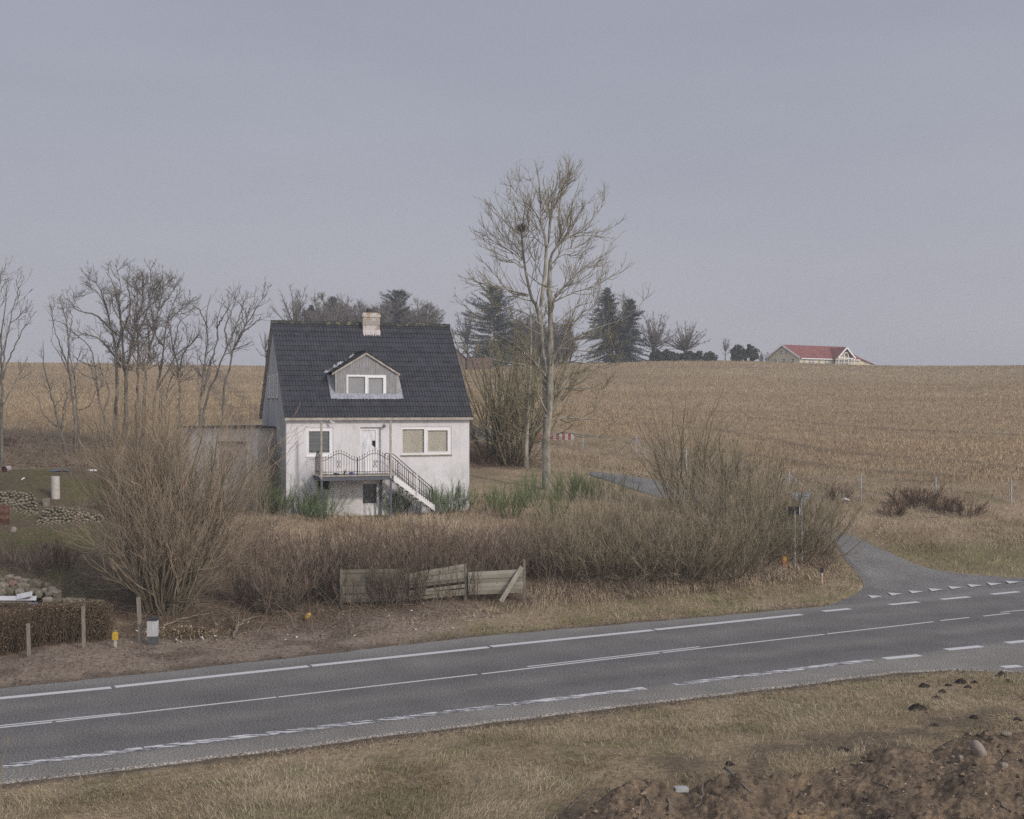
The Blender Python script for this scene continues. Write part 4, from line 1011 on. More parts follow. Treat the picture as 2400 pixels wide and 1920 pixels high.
slim('bare_tree', 86, (955, 1330), [([(985, 1000), (960, 780), (950, 600), (920, 380), (930, 200), (900, 90)], 1), ([(950, 600), (1010, 430), (1000, 250), (980, 140)], .5), ([(980, 900), (1050, 620), (1030, 400)], .45)], 'bare tree with a dark straight stem in the middle of the grove', seed=7, r=.19, dens=1.69, group=GR)
slim('bare_tree', 84, (1000, 1290), [([(975, 1100), (1000, 820), (1040, 650), (1060, 500), (1110, 350), (1110, 120)], 1), ([(1040, 650), (980, 560), (900, 440), (860, 300)], .5), ([(1060, 500), (1160, 380), (1210, 180)], .45)], 'bare tree with a curved stem leaning right in the grove', seed=8, r=.15, dens=1.69, group=GR)
slim('bare_tree', 87, (1050, 1300), [([(1070, 950), (1075, 760), (1075, 600), (1130, 470), (1170, 300), (1170, 100)], 1), ([(1080, 620), (1050, 480), (1070, 300), (1040, 180)], .5), ([(1150, 420), (1240, 300), (1280, 180)], .4)], 'slim bare tree with one bare pale stem right of the grove centre', seed=9, r=.15, dens=1.69, group=GR)
slim('bare_tree', 84, (1105, 1290), [([(1130, 980), (1160, 760), (1200, 580), (1230, 420), (1270, 260), (1260, 150)], 1), ([(1170, 720), (1150, 560), (1130, 440)], .5), ([(1230, 420), (1330, 300), (1380, 200)], .45), ([(1200, 600), (1110, 640), (1090, 600)], .35)], 'bare tree with a leaning trunk and round top on the right of the grove', seed=10, r=.18, dens=1.69, group=GR)
slim('bare_tree', 88, (1190, 1290), [([(1200, 1100), (1260, 860), (1275, 650), (1300, 520), (1360, 340), (1390, 260)], 1), ([(1270, 700), (1210, 620), (1220, 450)], .5), ([(1210, 1050), (1300, 900), (1380, 760), (1480, 690)], .55), ([(1300, 520), (1400, 420), (1480, 380)], .4)], 'bare tree forking low, its right stem bent like an elbow', seed=11, r=.15, dens=1.56, group=GR)
slim('bare_tree', 82, (1270, 1260), [([(1300, 1070), (1340, 930), (1330, 870)], 1), ([(1290, 1090), (1250, 1000), (1210, 960)], .6), ([(1300, 1060), (1390, 960)], .5)], 'stunted twisted bare tree at the foot of the grove', seed=12, r=.08, dens=1.2, group=GR)
slim('bare_tree', 83, (1395, 1330), [([(1390, 1020), (1380, 850), (1345, 700), (1300, 500), (1290, 420)], 1), ([(1392, 1000), (1420, 770), (1480, 690), (1545, 600), (1545, 480)], .6), ([(1350, 730), (1380, 560), (1410, 440)], .5), ([(1395, 950), (1460, 830), (1500, 740)], .35)], 'forked bare tree standing alone right of the dense grove', seed=13, r=.14, dens=1.15, group=GR)
slim('bare_tree', 80, (1530, 1330), [([(1555, 1150), (1590, 860), (1612, 640), (1605, 440), (1640, 290)], 1), ([(1575, 1080), (1640, 820), (1695, 650), (1690, 480), (1750, 340)], .7), ([(1590, 880), (1545, 780), (1520, 700)], .4), ([(1690, 560), (1730, 480), (1790, 380)], .4), ([(1610, 560), (1560, 440), (1540, 400)], .4)], 'tall twin stemmed bare tree nearest left of the two leaning trees', seed=14, r=.13, dens=.75, group=GR, up=.6)
slim('bare_tree', 81, (1540, 1340), [([(1600, 1130), (1670, 960), (1770, 700), (1840, 560), (1930, 450), (1985, 330)], 1), ([(1770, 690), (1750, 560), (1800, 420), (1840, 310)], .5), ([(1800, 620), (1860, 470), (1900, 330)], .5)], 'bare tree leaning strongly to the right with a windswept top', seed=15, r=.13, dens=1.0, group=GR, up=.6)
slim('bare_tree', 79, (1720, 1340), [([(1740, 1050), (1780, 900), (1815, 740), (1870, 600), (1950, 480), (2010, 380), (2080, 290)], 1), ([(1820, 720), (1900, 560), (1940, 400)], .6), ([(1870, 600), (1960, 540), (2030, 470)], .45), ([(1900, 540), (1880, 420), (1930, 280)], .4)], 'pale smooth bare tree leaning right, nearest the house gable', seed=16, r=.13, dens=1.05, group=GR, up=.6)

# ------------------------------------------------------------------ trees on the crest
def crest(X, d, dz=0): return at_depth(X, d, dz)
def conifer(X, d, Ytop, halfw, label, seed, droop=.35, gap=.0, ragged=.55, group='trees along the crest of the field'):
    rng = np.random.default_rng(seed); b = crest(X, d); top = dpx(X, Ytop, d); H = top[2] - b[2]; hw = halfw * 1.6 * DS * d / F
    t = thing('spruce_tree', b, label, 'tree', group)
    mb = MB(); mb.tube([b - [0, 0, .4], b + [0, 0, H * .5], b + [rng.normal(0, .1), 0, H * .98]], [H * .018, H * .011, .03], 6); mb.build('trunk', M_BARK2, t)
    n = int(H * 22); f = rng.uniform(.04, 1, n) ** .85; az = rng.uniform(0, 2 * math.pi, n)
    L = hw * (1 - f) ** .62 * rng.uniform(1 - ragged, 1 + ragged * .6, n) * (1 + .25 * np.sin(f * 31 + seed)) * (.35 + 1.35 * fbm(np.cos(az) * 1.3 + seed, f * 7 + np.sin(az) * 1.3, seed, 3)) + .35
    pos = np.stack([np.full(n, b[0]), np.full(n, b[1]), b[2] + f * H], -1)
    d_ = np.stack([np.cos(az), np.sin(az), -droop + f * .9], -1)
    P, R = walk(pos, d_, L, np.full(n, .05), 6, .25, .12, rng, .3)
    c = MB(); c.tubes(P, R, 3, np.full(n, .2))
    k = (L * 20).astype(int) + 6; idx = np.repeat(np.arange(n), k); tt = rng.uniform(.12, 1, len(idx)); ff = tt * 5; i = np.clip(ff.astype(int), 0, 4); ff = (ff - i)[:, None]
    q = P[idx, i] * (1 - ff) + P[idx, i + 1] * ff + rng.normal(0, .10, (len(idx), 3)); tan = nrm(P[idx, i + 1] - P[idx, i])
    w = nrm(np.cross(tan, rng.normal(0, 1, tan.shape))); s1 = rng.uniform(.16, .42, len(idx))[:, None]; out = nrm(tan + w * .9 + [0, 0, -.35])
    V = np.stack([q - w * .10, q + w * .10, q + out * s1], 1); F_ = np.arange(len(q) * 3).reshape(-1, 3)
    c.add(V.reshape(-1, 3), [F_], np.repeat(np.clip(rng.uniform(0, 1, len(q)), 0, 1), 3)); c.build('crown', M_NEEDLE, t)
    return t

def baretree(X, d, Ytop, halfw, label, seed, stems=1, up=.5, trunk_f=.3, name='bare_tree', r=None, dens=1.0, mat=None, group='trees along the crest of the field', shape='round'):
    rng = np.random.default_rng(seed); b = crest(X, d); H = dpx(X, Ytop, d)[2] - b[2]; hw = halfw * DS * d / F; r = r or H * .022
    t = thing(name, b, label, 'tree', group)
    if shape == 'vase':
        Tr = fan(rng, b, 1, 0, (0, .1), (H * .26, H * .28), (r, r * 1.05), 8, up=.3, curl=.1, taper=.8)
        tp = Tr[0][0, -1]; n = 44; az = rng.uniform(0, 6.28, n); an = 1.25 * rng.uniform(.02, 1, n) ** .7; LL = (H * .74 * np.cos(an * .62) + hw * .25 * np.sin(an)) * rng.uniform(.8, 1.02, n)
        l1 = walk(np.repeat(tp[None], n, 0) - np.stack([0 * az, 0 * az, rng.uniform(0, H * .06, n)], -1), np.stack([np.sin(an) * np.cos(az), np.sin(an) * np.sin(az), np.cos(an)], -1), LL, np.full(n, r * .30), 12, .35, .26, rng, .2)
        l1 = cat((l1[0], l1[1]))
    elif shape == 'round':
        Tr = fan(rng, b, stems, .5 * (stems > 1), (0, .12 if stems == 1 else .45), (H * .42, H * .55), (r, r * 1.05), 10, up=.3, curl=.12, taper=.6)
        l1 = spawn(*Tr, rng, 20 / (H * .5), trunk_f / .5 * .8, 1.0, (.5, 1.15), (0, 0), 10, up=up, curl=.25, rr=.6, taper=.2, labs=(hw * 1.0, hw * 1.6), mode='flat')
        l1b = spawn(*Tr, rng, 90 / (H * .5), .9, 1.0, (.05, .6), (0, 0), 10, up=up, curl=.2, rr=.8, taper=.2, labs=(H * .45, H * .62), mode='flat')
        l1 = cat(l1, l1b)
    else:
        Tr = fan(rng, b, int(stems * 1.6), hw * .55, (0, .3), (H * .55, H * .92), (r * .5, r * .8), 10, up=.3, curl=.14, taper=.25)
        l1 = spawn(*Tr, rng, 1.3 * dens, .1, 1.0, (.3, .9), (0, 0), 8, up=up, curl=.25, rr=.5, taper=.25, labs=(H * .12, H * .36), rmin=.05)
    m = MB(); m.tubes(*Tr, 6); m.build('trunk', M_BARK2, t, True)
    l2 = spawn(*l1, rng, 2.6 * dens, .15, 1.0, (.35, .8), (0, 0), 6, up=up, curl=.25, rr=.55, taper=.5, labs=(H * .07, H * .18), rmin=.042)
    l3 = spawn(*l2, rng, 2.4 * dens, .2, 1.0, (.35, .8), (0, 0), 4, up=up, curl=.2, rr=.7, taper=.6, labs=(H * .03, H * .10), rmin=.033)
    c = MB(); c.tubes(*l1, 4, rt(rng, l1[0])); c.tubes(*l2, 3, rt(rng, l2[0])); c.tubes(*l3, 3, rt(rng, l3[0])); c.build('crown', mat or M_TWIG_FAR, t)
    return t

def leafy(name, X, d, Ytop, halfw, label, seed, cat_='shrub', n=14, mat=None, trunk=True, group='trees along the crest of the field', size=.3, dens=1.0, base=None):
    rng = np.random.default_rng(seed); b = crest(X, d) if base is None else base; H = (dpx(X, Ytop, d)[2] if base is None else Ytop) - b[2]; hw = halfw * DS * d / F if base is None else halfw
    t = thing(name, b, label, cat_, group)
    S = fan(rng, b, 1, .01, (0, .1), (H * .6, H * .8), (.07, .10), 6, up=.3, curl=.1)
    if cat_ == 'tree': m = MB(); m.tubes(*S, 5); m.build('trunk', M_BARK2, t)
    cs = np.stack([rng.uniform(-.75, .75, n * 3) * hw, rng.uniform(-.6, .6, n * 3) * hw, rng.uniform(.05, .88, n * 3) ** 1.1 * H], -1); rr = rng.uniform(.10, .32, n * 3) * min(H, hw * 1.6)
    cs[:, 2] *= np.clip(1.15 - .6 * np.abs(cs[:, 0]) / hw, .3, 1)
    idx = rng.integers(0, n * 3, int(4200 * dens)); q = nrm(rng.normal(0, 1, (len(idx), 3))) * (rng.uniform(.3, 1.1, len(idx)) ** .5 * rr[idx])[:, None] + cs[idx] + b
    q = q[q[:, 2] > b[2] + .05]; u = nrm(rng.normal(0, 1, q.shape)); v = nrm(np.cross(u, rng.normal(0, 1, q.shape))); s_ = rng.uniform(.5, 1.2, len(q))[:, None] * size
    V = np.stack([q - u * s_ * .5, q + v * s_ * .35, q + u * s_ * .6, q - v * s_ * .35], 1); c = MB(); c.add(V.reshape(-1, 3), [np.arange(len(q) * 4).reshape(-1, 4)], np.repeat(rng.uniform(0, 1, len(q)), 4)); c.build('foliage', mat or M_EVERG, t)
    return t
# behind the house
baretree(618, 285, 615, 42, 'bare tree with a leaning twisted stem showing left of the dark roof ridge', 201, up=.4)
conifer(655, 292, 645, 17, 'thin spruce among bare branches above the left end of the roof', 202)
conifer(702, 292, 628, 28, 'second spruce above the roof, left of the chimney', 203, ragged=.5)
baretree(690, 286, 618, 60, 'wide bare tree entangled with the spruce left of the chimney', 204, stems=20, shape='clump', dens=1.4)
baretree(745, 288, 632, 50, 'dense bare clump of trees directly left of the chimney', 205, stems=34, shape='clump', dens=1.5)
baretree(792, 287, 630, 40, 'dense bare clump of trees directly behind the chimney', 206, stems=22, shape='clump', dens=1.3)
conifer(838, 290, 614, 50, 'broad dark spruce above the roof, right of the chimney', 207, ragged=.3)
baretree(872, 291, 620, 40, 'fan shaped bare tree behind the spruce right of the chimney', 208, stems=16, shape='clump', dens=1.3, up=.2)
baretree(948, 295, 690, 22, 'small bare tree on the crest beside the right roof edge', 209, dens=1.2)
baretree(560, 298, 700, 22, 'small bare tree on the crest beside the left gable', 210, dens=1.0)
# between the house and the right
conifer(1040, 285, 606, 56, 'largest dark spruce, with thin ragged top, left of the tall bare tree', 211, ragged=.65)
leafy('evergreen_shrub', 1040, 283, 715, 55, 'dark mass of evergreen shrubs under the largest spruce', 212, size=.45)
baretree(985, 283, 655, 22, 'bare tree with drooping branches left of the largest spruce', 213, up=.1)
baretree(1105, 290, 655, 50, 'dense dark bare thicket behind the fork of the tall bare tree', 214, stems=24, shape='clump', dens=1.5)
baretree(1175, 290, 665, 45, 'dense bare thicket just right of the tall bare trunk', 215, stems=22, shape='clump', dens=1.4)
conifer(1280, 286, 608, 27, 'slim pointed spruce right of the tall bare tree', 216, ragged=.65, droop=.6)
conifer(1327, 284, 632, 27, 'slim spruce with bare lower trunk, rightmost of the spruces', 217, ragged=.65, droop=.6)
baretree(1300, 292, 596, 42, 'tall thin bare tree behind the two slim spruces', 218, stems=9, shape='clump', dens=.9)
baretree(1375, 288, 652, 36, 'upright bare tree right of the slim spruces', 219, shape='vase', dens=1.0)
leafy('evergreen_shrub', 1395, 286, 735, 32, 'grey green shrub at the foot of the upright bare tree', 220, size=.4)
baretree(1443, 290, 672, 50, 'round spreading bare tree on the crest with a short trunk', 221, up=.45, shape='vase', dens=1.1, r=.38)
leafy('evergreen_shrub', 1416, 287, 739, 34, 'dark evergreen bush left of the round bare tree trunk', 222, size=.45)
leafy('evergreen_shrub', 1474, 287, 736, 40, 'dark evergreen bush right of the round bare tree trunk', 223, size=.45)
baretree(1527, 295, 716, 15, 'little bare tree standing in the gap on the crest', 224, dens=1.4)
leafy('evergreen_shrub', 1553, 294, 724, 15, 'dark bushy evergreen right of the little bare tree', 225, 'tree', size=.4)
leafy('pine_tree', 1580, 296, 722, 16, 'flat topped pine next to the pale house', 226, 'tree', size=.4)
baretree(1612, 300, 737, 24, 'low bare hedge tree touching the left end of the pale house', 227, stems=14, shape='clump', dens=1.5)
# ------------------------------------------------------------------ bushes
def bush(name, base, label, cat_, seed, n, spread, ang, L, r, mat, d1, l1, d2, l2, up=.4, curl=.22, lean=(0, 0, 0), group=None, d3=0, l3=(.1, .3), rmin=.008, up2=.5, sx=1.0, part='crown', tlo=(.0, .4), thi=(.5, 1.0), a1=(.25, .65), dome=0.0, mode='shrink'):
    rng = np.random.default_rng(seed); t = thing(name, base, label, cat_, group)
    S = fan(rng, base, n, spread, ang, L, r, 9, up=up, curl=curl, lean=lean, taper=.35, sx=sx, dome=dome)
    A = spawn(*S, rng, d1, .15, 1.0, a1, (0, 0), 6, up=up2, curl=curl, rr=.6, taper=.5, labs=l1, rmin=rmin, mode=mode)
    B = spawn(*A, rng, d2, .15, 1.0, (.25, .6), (0, 0), 5, up=up2, curl=curl, rr=.7, taper=.6, labs=l2, rmin=rmin * .8, mode=mode)
    m = MB(); m.tubes(*S, 5, rt(rng, S[0], *tlo)); m.build('stems', mat, t)
    m = MB(); m.tubes(*A, 3, rt(rng, A[0], tlo[1] * .6, thi[1] * .8)); m.tubes(*B, 3, rt(rng, B[0], *thi))
    if d3:
        Cc = spawn(*B, rng, d3, .2, 1.0, (.25, .6), (0, 0), 4, up=up2, curl=curl, rr=.8, taper=.6, labs=l3, rmin=rmin * .7); m.tubes(*Cc, 3, rt(rng, Cc[0], *thi))
    m.build(part, mat, t); return t

# big willow by the roadside
wb = G(345, 1287)
bush('willow_bush', wb, 'large round willow bush of orange brown shoots behind the small grey cabinet', 'bush', 301, 92, .7, (.0, .80), (6.0, 8.2), (.022, .048), M_WILLOW, 2.1, (1.2, 3.0), 2.6, (.6, 1.7), up=.6, curl=.34, d3=1.5, l3=(.3, .9), rmin=.0066, up2=.55, dome=.42, mode='mild')
bush('willow_bush', G(300, 1262), 'lower willow shoots on the left flank of the large round willow', 'bush', 302, 12, .5, (.4, .95), (1.8, 3.0), (.015, .03), M_WILLOW, 1.9, (.6, 1.5), 2.4, (.4, 1.0), up=.45, curl=.3, lean=(-.35, 0, 0), rmin=.0075)
# tall purple-brown hedge behind the board fence
hx = [(548, 1272, 1.9), (590, 1292, 2.0), (640, 1282, 2.3), (690, 1275, 2.35), (745, 1262, 2.5), (800, 1262, 2.4), (850, 1255, 2.5), (900, 1250, 2.45), (955, 1246, 2.4), (1010, 1240, 2.3), (1060, 1236, 2.2), (1100, 1228, 2.0)]
pos_w = ['leftmost', 'second', 'third', 'fourth', 'fifth', 'sixth', 'seventh', 'eighth', 'ninth', 'tenth', 'eleventh', 'rightmost']
for i, (X, Y, h) in enumerate(hx):
    h *= 1.14; b = G(X, Y); b = b if i < 2 else at_depth(X, G(X, Y)[1] + (.9 if X < 700 else .45))
    lab = f'{pos_w[i]} of the twelve purple brown hedge shrubs ' + ('left of the board fence' if i < 4 else 'along the board fence')
    bush('hedge_shrub', b, lab, 'shrub', 310 + i, (62, 60, 56, 58, 44, 50, 36, 52, 40, 48, 38, 46)[i], (.75, .5, .65)[i % 3], (.0, .5), (h * .45, h * (1.05, .88, 1.0, 1.14)[i % 4]), (.009, .019), M_HEDGE, 3.4, (.35, 1.0), 4.0, (.2, .6), up=.3, curl=.3, group='bare hedge shrubs by the board fence', rmin=.0088, up2=.6, sx=1.25)
for i, (X, Y, h, lab) in enumerate([(772, 1280, 1.5, 'thin shoots growing in front of the first fence panel, left'), (835, 1274, 1.8, 'thin dark shoots growing in front of the first fence panel, right'), (878, 1272, 2.0, 'dense dark shoots in front of the gap after the first fence panel'), (960, 1262, 1.5, 'thin shoots growing in front of the sagging fence panel'), (1000, 1258, 1.3, 'thin shoots growing before the third fence panel')]):
    bush('hedge_shrub', G(X, Y), lab, 'shrub', 900 + i, (30, 34, 36, 34, 26)[i], .6, (.0, .4), (h * .6, h * 1.1), (.010, .018), M_HEDGE, 2.8, (.35, .9), 2.5, (.15, .4), up=.3, curl=.3, rmin=.0105, tlo=(0, .3), thi=(.2, .7), sx=1.6)
# second rank, on the slope behind
for i, (X, Y, h) in enumerate([(560, 1200, 1.5), (640, 1205, 1.6), (730, 1200, 1.7), (830, 1196, 1.7), (930, 1190, 1.6), (1030, 1186, 1.6), (1110, 1185, 1.6)]):
    bush('hedge_shrub', G(X, Y), f'{pos_w[i] if i < 6 else "rightmost"} shrub of the paler rank on the slope behind the hedge', 'shrub', 330 + i, 36, 1.0, (.0, .5), (h * .5, h), (.007, .013), M_HEDGE, 3.2, (.3, .8), 3.2, (.2, .5), up=.3, curl=.2, group='paler shrubs on the slope behind the hedge', rmin=.0068, up2=.6, sx=1.3, tlo=(.4, .7), thi=(.6, 1))
# broad olive thicket at the right of the hedge
th = [(1165, 1232, 2.3), (1225, 1236, 2.5), (1290, 1238, 2.7), (1355, 1240, 2.8), (1420, 1238, 2.9), (1480, 1232, 3.0), (1540, 1224, 3.2), (1600, 1214, 3.4), (1660, 1206, 3.3), (1708, 1196, 2.8)]
for i, (X, Y, h) in enumerate(th):
    h *= 1.12; b = at_depth(X, G(X, Y)[1] + (.8 if X < 1560 else 2.2))
    w_ = ['leftmost', 'second', 'third', 'fourth', 'fifth', 'sixth', 'seventh', 'eighth', 'ninth', 'rightmost'][i]
    bush('thicket_bush', b, f'{w_} olive brown bush in the front row of the thicket by the side road', 'bush', 350 + i, 54, .9, (.05, 1.0), (h * .5, h * 1.12), (.011, .024), M_THICK, 2.6, (.6, 1.5), 3.4, (.3, .9), up=.45, curl=.38, group='front row of the thicket by the side road', rmin=.0078, up2=.5, sx=1.2, lean=(.18 if i > 7 else 0, 0, 0))
tb = [(1180, 1150, 2.0), (1270, 1150, 2.2), (1360, 1150, 2.6), (1450, 1140, 2.8), (1530, 1135, 3.3), (1600, 1128, 3.6), (1665, 1120, 3.3), (1720, 1125, 2.5)]
for i, (X, Y, h) in enumerate(tb):
    w_ = ['leftmost', 'second', 'third', 'fourth', 'fifth', 'tallest', 'seventh', 'rightmost'][i]
    bush('thicket_bush', G(X, Y), f'{w_} bush with upright shoots in the back row of the thicket', 'bush', 370 + i, 50, 1.0, (.0, .7), (h * .5, h * 1.1), (.010, .022), M_THICK, 2.4, (.6, 1.5), 3.0, (.3, 1.0), up=.5, curl=.3, group='back row of the thicket by the side road', rmin=.008, up2=.6, sx=1.3, tlo=(.3, .7), thi=(.55, 1.0))
# tall many-stemmed alder behind the thicket
bush('alder_tree', at_depth(1442, 66), 'tall many stemmed bare bush with open crown beside the drive', 'tree', 390, 50, .95, (.02, .85), (3.8, 7.2), (.018, .034), M_THICK, 1.5, (.9, 2.4), 2.4, (.4, 1.2), up=.35, curl=.3, rmin=.0075, up2=.5, d3=1.4, l3=(.25, .7), dome=.45, mode='mild')
bush('alder_tree', at_depth(1500, 63), 'lower many stemmed bare bush right of the tallest bush by the drive', 'tree', 391, 44, .9, (.02, .8), (2.8, 5.0), (.02, .04), M_THICK, 1.6, (.8, 2.0), 2.4, (.4, 1.0), up=.35, curl=.2, rmin=.0085, up2=.5, d3=1.0, l3=(.2, .5), dome=.3)
bush('alder_tree', at_depth(1580, 61.5), 'upright many stemmed bare bush left of the triangular sign', 'tree', 392, 44, 1.2, (.0, .45), (2.6, 4.3), (.018, .03), M_THICK, 1.6, (.8, 1.8), 2.4, (.4, 1.0), up=.35, curl=.18, rmin=.0085, up2=.5, d3=1.0, l3=(.2, .5))
# hazel clump right of the house
hz = [(1030, 972, 7.0, 'leftmost'), (1072, 978, 8.4, 'middle'), (1098, 974, 7.6, 'rightmost')]
for i, (X, Y, h, w_) in enumerate(hz):
    bush('hazel_tree', G(X, Y), f'{w_} of three many stemmed hazels between the house and the tall tree', 'tree', 400 + i, 24, .7, (.0, .62), (h * .75, h * 1.15), (.035, .07), M_TWIG_ASH, 1.3, (1.0, 2.6), 1.8, (.5, 1.4), up=.35, curl=.18, group='hazels right of the white house', rmin=.012, up2=.35, d3=1.1, l3=(.3, .7), a1=(.35, .95))
tk = G(1108, 985); t = thing('bare_tree', tk, 'straight grey trunk with a thin crown standing beside the hazels', 'tree')
rng = np.random.default_rng(420); S = limb([tk - [0, 0, .1], dpx(1108, 930, tk[1]), dpx(1113, 850, tk[1]), dpx(1118, 740, tk[1] + .5), dpx(1116, 640, tk[1] + .5)], .17, .03, 16)
m = MB(); m.tubes(*S, 8); m.build('trunk', M_BARK, t, True); a = spawn(*S, rng, 3.0, .35, 1, (.5, 1.1), (0, 0), 8, up=.5, curl=.3, rr=.45, taper=.3, labs=(.8, 2.2), rmin=.018); b_ = spawn(*a, rng, 2.6, .2, 1, (.4, .9), (0, 0), 5, up=.5, curl=.3, rr=.6, taper=.5, labs=(.4, .9), rmin=.012)
m = MB(); m.tubes(*a, 4, rt(rng, a[0])); m.tubes(*b_, 3, rt(rng, b_[0])); m.build('crown', M_TWIG_ASH, t)
# thicket against the left gable and the sapling in front of it
for i, (X, Y, h, lab) in enumerate([(566, 1052, 4.2, 'bare brown bush squeezed between the garage and the gable'), (545, 1062, 3.2, 'bare brown bush in front of the garage corner'), (575, 1020, 4.0, 'bare brown bush close against the shaded gable')]):
    bush('bare_bush', at_depth(X, [61.5, 59.5, 66][i]), lab, 'bush', 425 + i, 22, .5, (.0, .4), (h * .6, h), (.012, .03), M_WILLOW, 1.6, (.5, 1.3), 2.4, (.3, .8), up=.4, curl=.25, rmin=.008)
sb = at_depth(592, 59.2); t = thing('sapling', sb, 'thin bare sapling in front of the shaded left gable', 'tree'); rng = np.random.default_rng(431)
S = cat(limb([sb - [0, 0, .1], px(661, 1105, 59.2), px(663, 1065, 59.3), px(658, 1030, 59.3), px(654, 985, 59.4)], .028, .008, 10), limb([px(662, 1100, 59.2), px(672, 1088, 59.1), px(682, 1068, 59)], .014, .006, 10), limb([px(663, 1078, 59.2), px(675, 1060, 59.1), px(684, 1045, 59)], .014, .006, 10), limb([px(662, 1102, 59.2), px(644, 1082, 59.4), px(628, 1072, 59.5)], .015, .006, 10))
m = MB(); m.tubes(*S, 5, rt(rng, S[0])); m.build('trunk', M_WILLOW, t); a = spawn(*S, rng, 4, .3, 1, (.5, 1.0), (0, 0), 5, up=.3, labs=(.2, .6), rmin=.006); m = MB(); m.tubes(*a, 3, rt(rng, a[0], .4, 1)); m.build('crown', M_WILLOW, t)
# broom, evergreen green stems
br = [(583, 1068, 1.7, 'tall green broom bush at the left corner of the house'), (620, 1078, 1.5, 'thin pale broom bush by the left front corner of the house'), (640, 1085, 1.1, 'low broom tuft in front of the left house wall'), (683, 1090, 1.6, 'dark green broom bush under the left end of the balcony'), (668, 1098, .9, 'low broom tuft left of the basement door'), (800, 1100, .8, 'sparse low broom tuft right of the basement door'), (835, 1080, 1.4, 'broad green broom bush under the stair'), (862, 1082, 1.2, 'green broom bush at the foot of the stair'), (928, 1085, 1.2, 'green broom bush just right of the stair foot'), (955, 1080, 1.5, 'tall green broom bush near the right house corner'), (978, 1072, 1.2, 'green broom bush at the right house corner'),
      (1040, 1080, 1.1, 'small broom bush between the house and the tall tree'), (1078, 1092, 1.6, 'largest green broom bush, left of the tall tree'), (1118, 1070, 1.5, 'green broom bush touching the tall tree trunk on its left'), (1160, 1098, 1.5, 'dark broom bush in front of the tall tree trunk'), (1190, 1055, 1.5, 'green broom bush right of the tall tree trunk'), (1222, 1052, 1.6, 'broad green broom bush by the drive'), (1248, 1056, 1.3, 'green broom bush, second from the right by the drive'), (1285, 1050, 1.4, 'pale broom bush leaning towards the drive'), (1322, 1056, 1.6, 'lone thin broom bush in front of the drive')]
for i, (X, Y, h, lab) in enumerate(br):
    h *= 1.22; b = G(X, Y)
    if X < 1000: b = at_depth(X, min(b[1], 59.3 + (X - 583) * .0095))
    dn = .5 if i in (1, 5, 18, 19) else 1.0
    bush('broom_bush', b, lab, 'bush', 440 + i, int(36 * dn), .46, (.0, .75), (h * .45, h * 1.1), (.006, .012), M_BROOM, 5.5 * dn, (.3, .8), 4.5 * dn, (.15, .45), up=.35, curl=.16, group='broom bushes around the house', rmin=.0062, up2=.8, part='sprays', a1=(.15, .45))
# bramble domes on the far bank
for i, (X, Y, w_, h, lab) in enumerate([(1762, 1052, .9, 1.0, 'round dark red brown bramble dome left of the first fence post'), (1905, 1068, 1.1, 1.1, 'dark bramble dome in the middle of the right bank'), (1940, 1062, 1.3, 1.3, 'largest dark bramble dome on the right bank'), (1985, 1078, 1.0, 1.0, 'dark bramble dome at the foot of the pale sapling'), (2032, 1085, 1.2, 1.2, 'rightmost dark bramble dome on the bank'), (1880, 1085, .8, .7, 'low thin bramble left of the larger domes')]):
    bush('bramble', G(X, Y), lab, 'bush', 470 + i, 60, w_ * .6, (.0, 1.0), (h * .5, h), (.006, .011), M_BRAMBLE, 5, (.25, .6), 5, (.15, .35), up=.2, curl=.35, group='dark brambles on the right bank', rmin=.0085, up2=.2)
sb = G(2010, 1078); t = thing('sapling', sb, 'pale bare sapling among the dark brambles on the right bank', 'tree'); rng = np.random.default_rng(480); d_ = sb[1]
q7 = lambda x, y: px(1700 + x / 2.974, 980 + y / 2.974, d_)
S = cat(limb([sb, q7(1590, 640), q7(1575, 560), q7(1580, 480), q7(1572, 440)], .045, .01, 10), limb([q7(1582, 530), q7(1620, 490), q7(1690, 450)], .02, .008, 10), limb([q7(1585, 640), q7(1540, 620), q7(1480, 600)], .02, .008, 10), limb([q7(1578, 500), q7(1560, 450)], .015, .007, 10), limb([q7(1590, 650), q7(1690, 640), q7(1740, 690)], .018, .008, 10))
m = MB(); m.tubes(*S, 5, rt(rng, S[0])); m.build('trunk', M_TWIG_ASH, t); a = spawn(*S, rng, 3, .3, 1, (.5, 1.0), (0, 0), 5, up=.3, labs=(.2, .7), rmin=.009); m = MB(); m.tubes(*a, 3, rt(rng, a[0])); m.build('crown', M_TWIG_ASH, t)
for i, (X, Y, w_, h, lab) in enumerate([(1012, 968, 1.4, 1.2, 'dark low bramble against the right side of the house'), (1045, 978, 1.3, 1.0, 'dark low bramble left of the hazel stems')]):
    bush('bramble', G(X, Y), lab, 'bush', 486 + i, 70, w_ * .8, (.0, 1.2), (h * .5, h), (.006, .011), M_BRAMBLE, 5, (.25, .6), 5, (.15, .35), up=.1, curl=.4, rmin=.0095, up2=.1, sx=1.5)
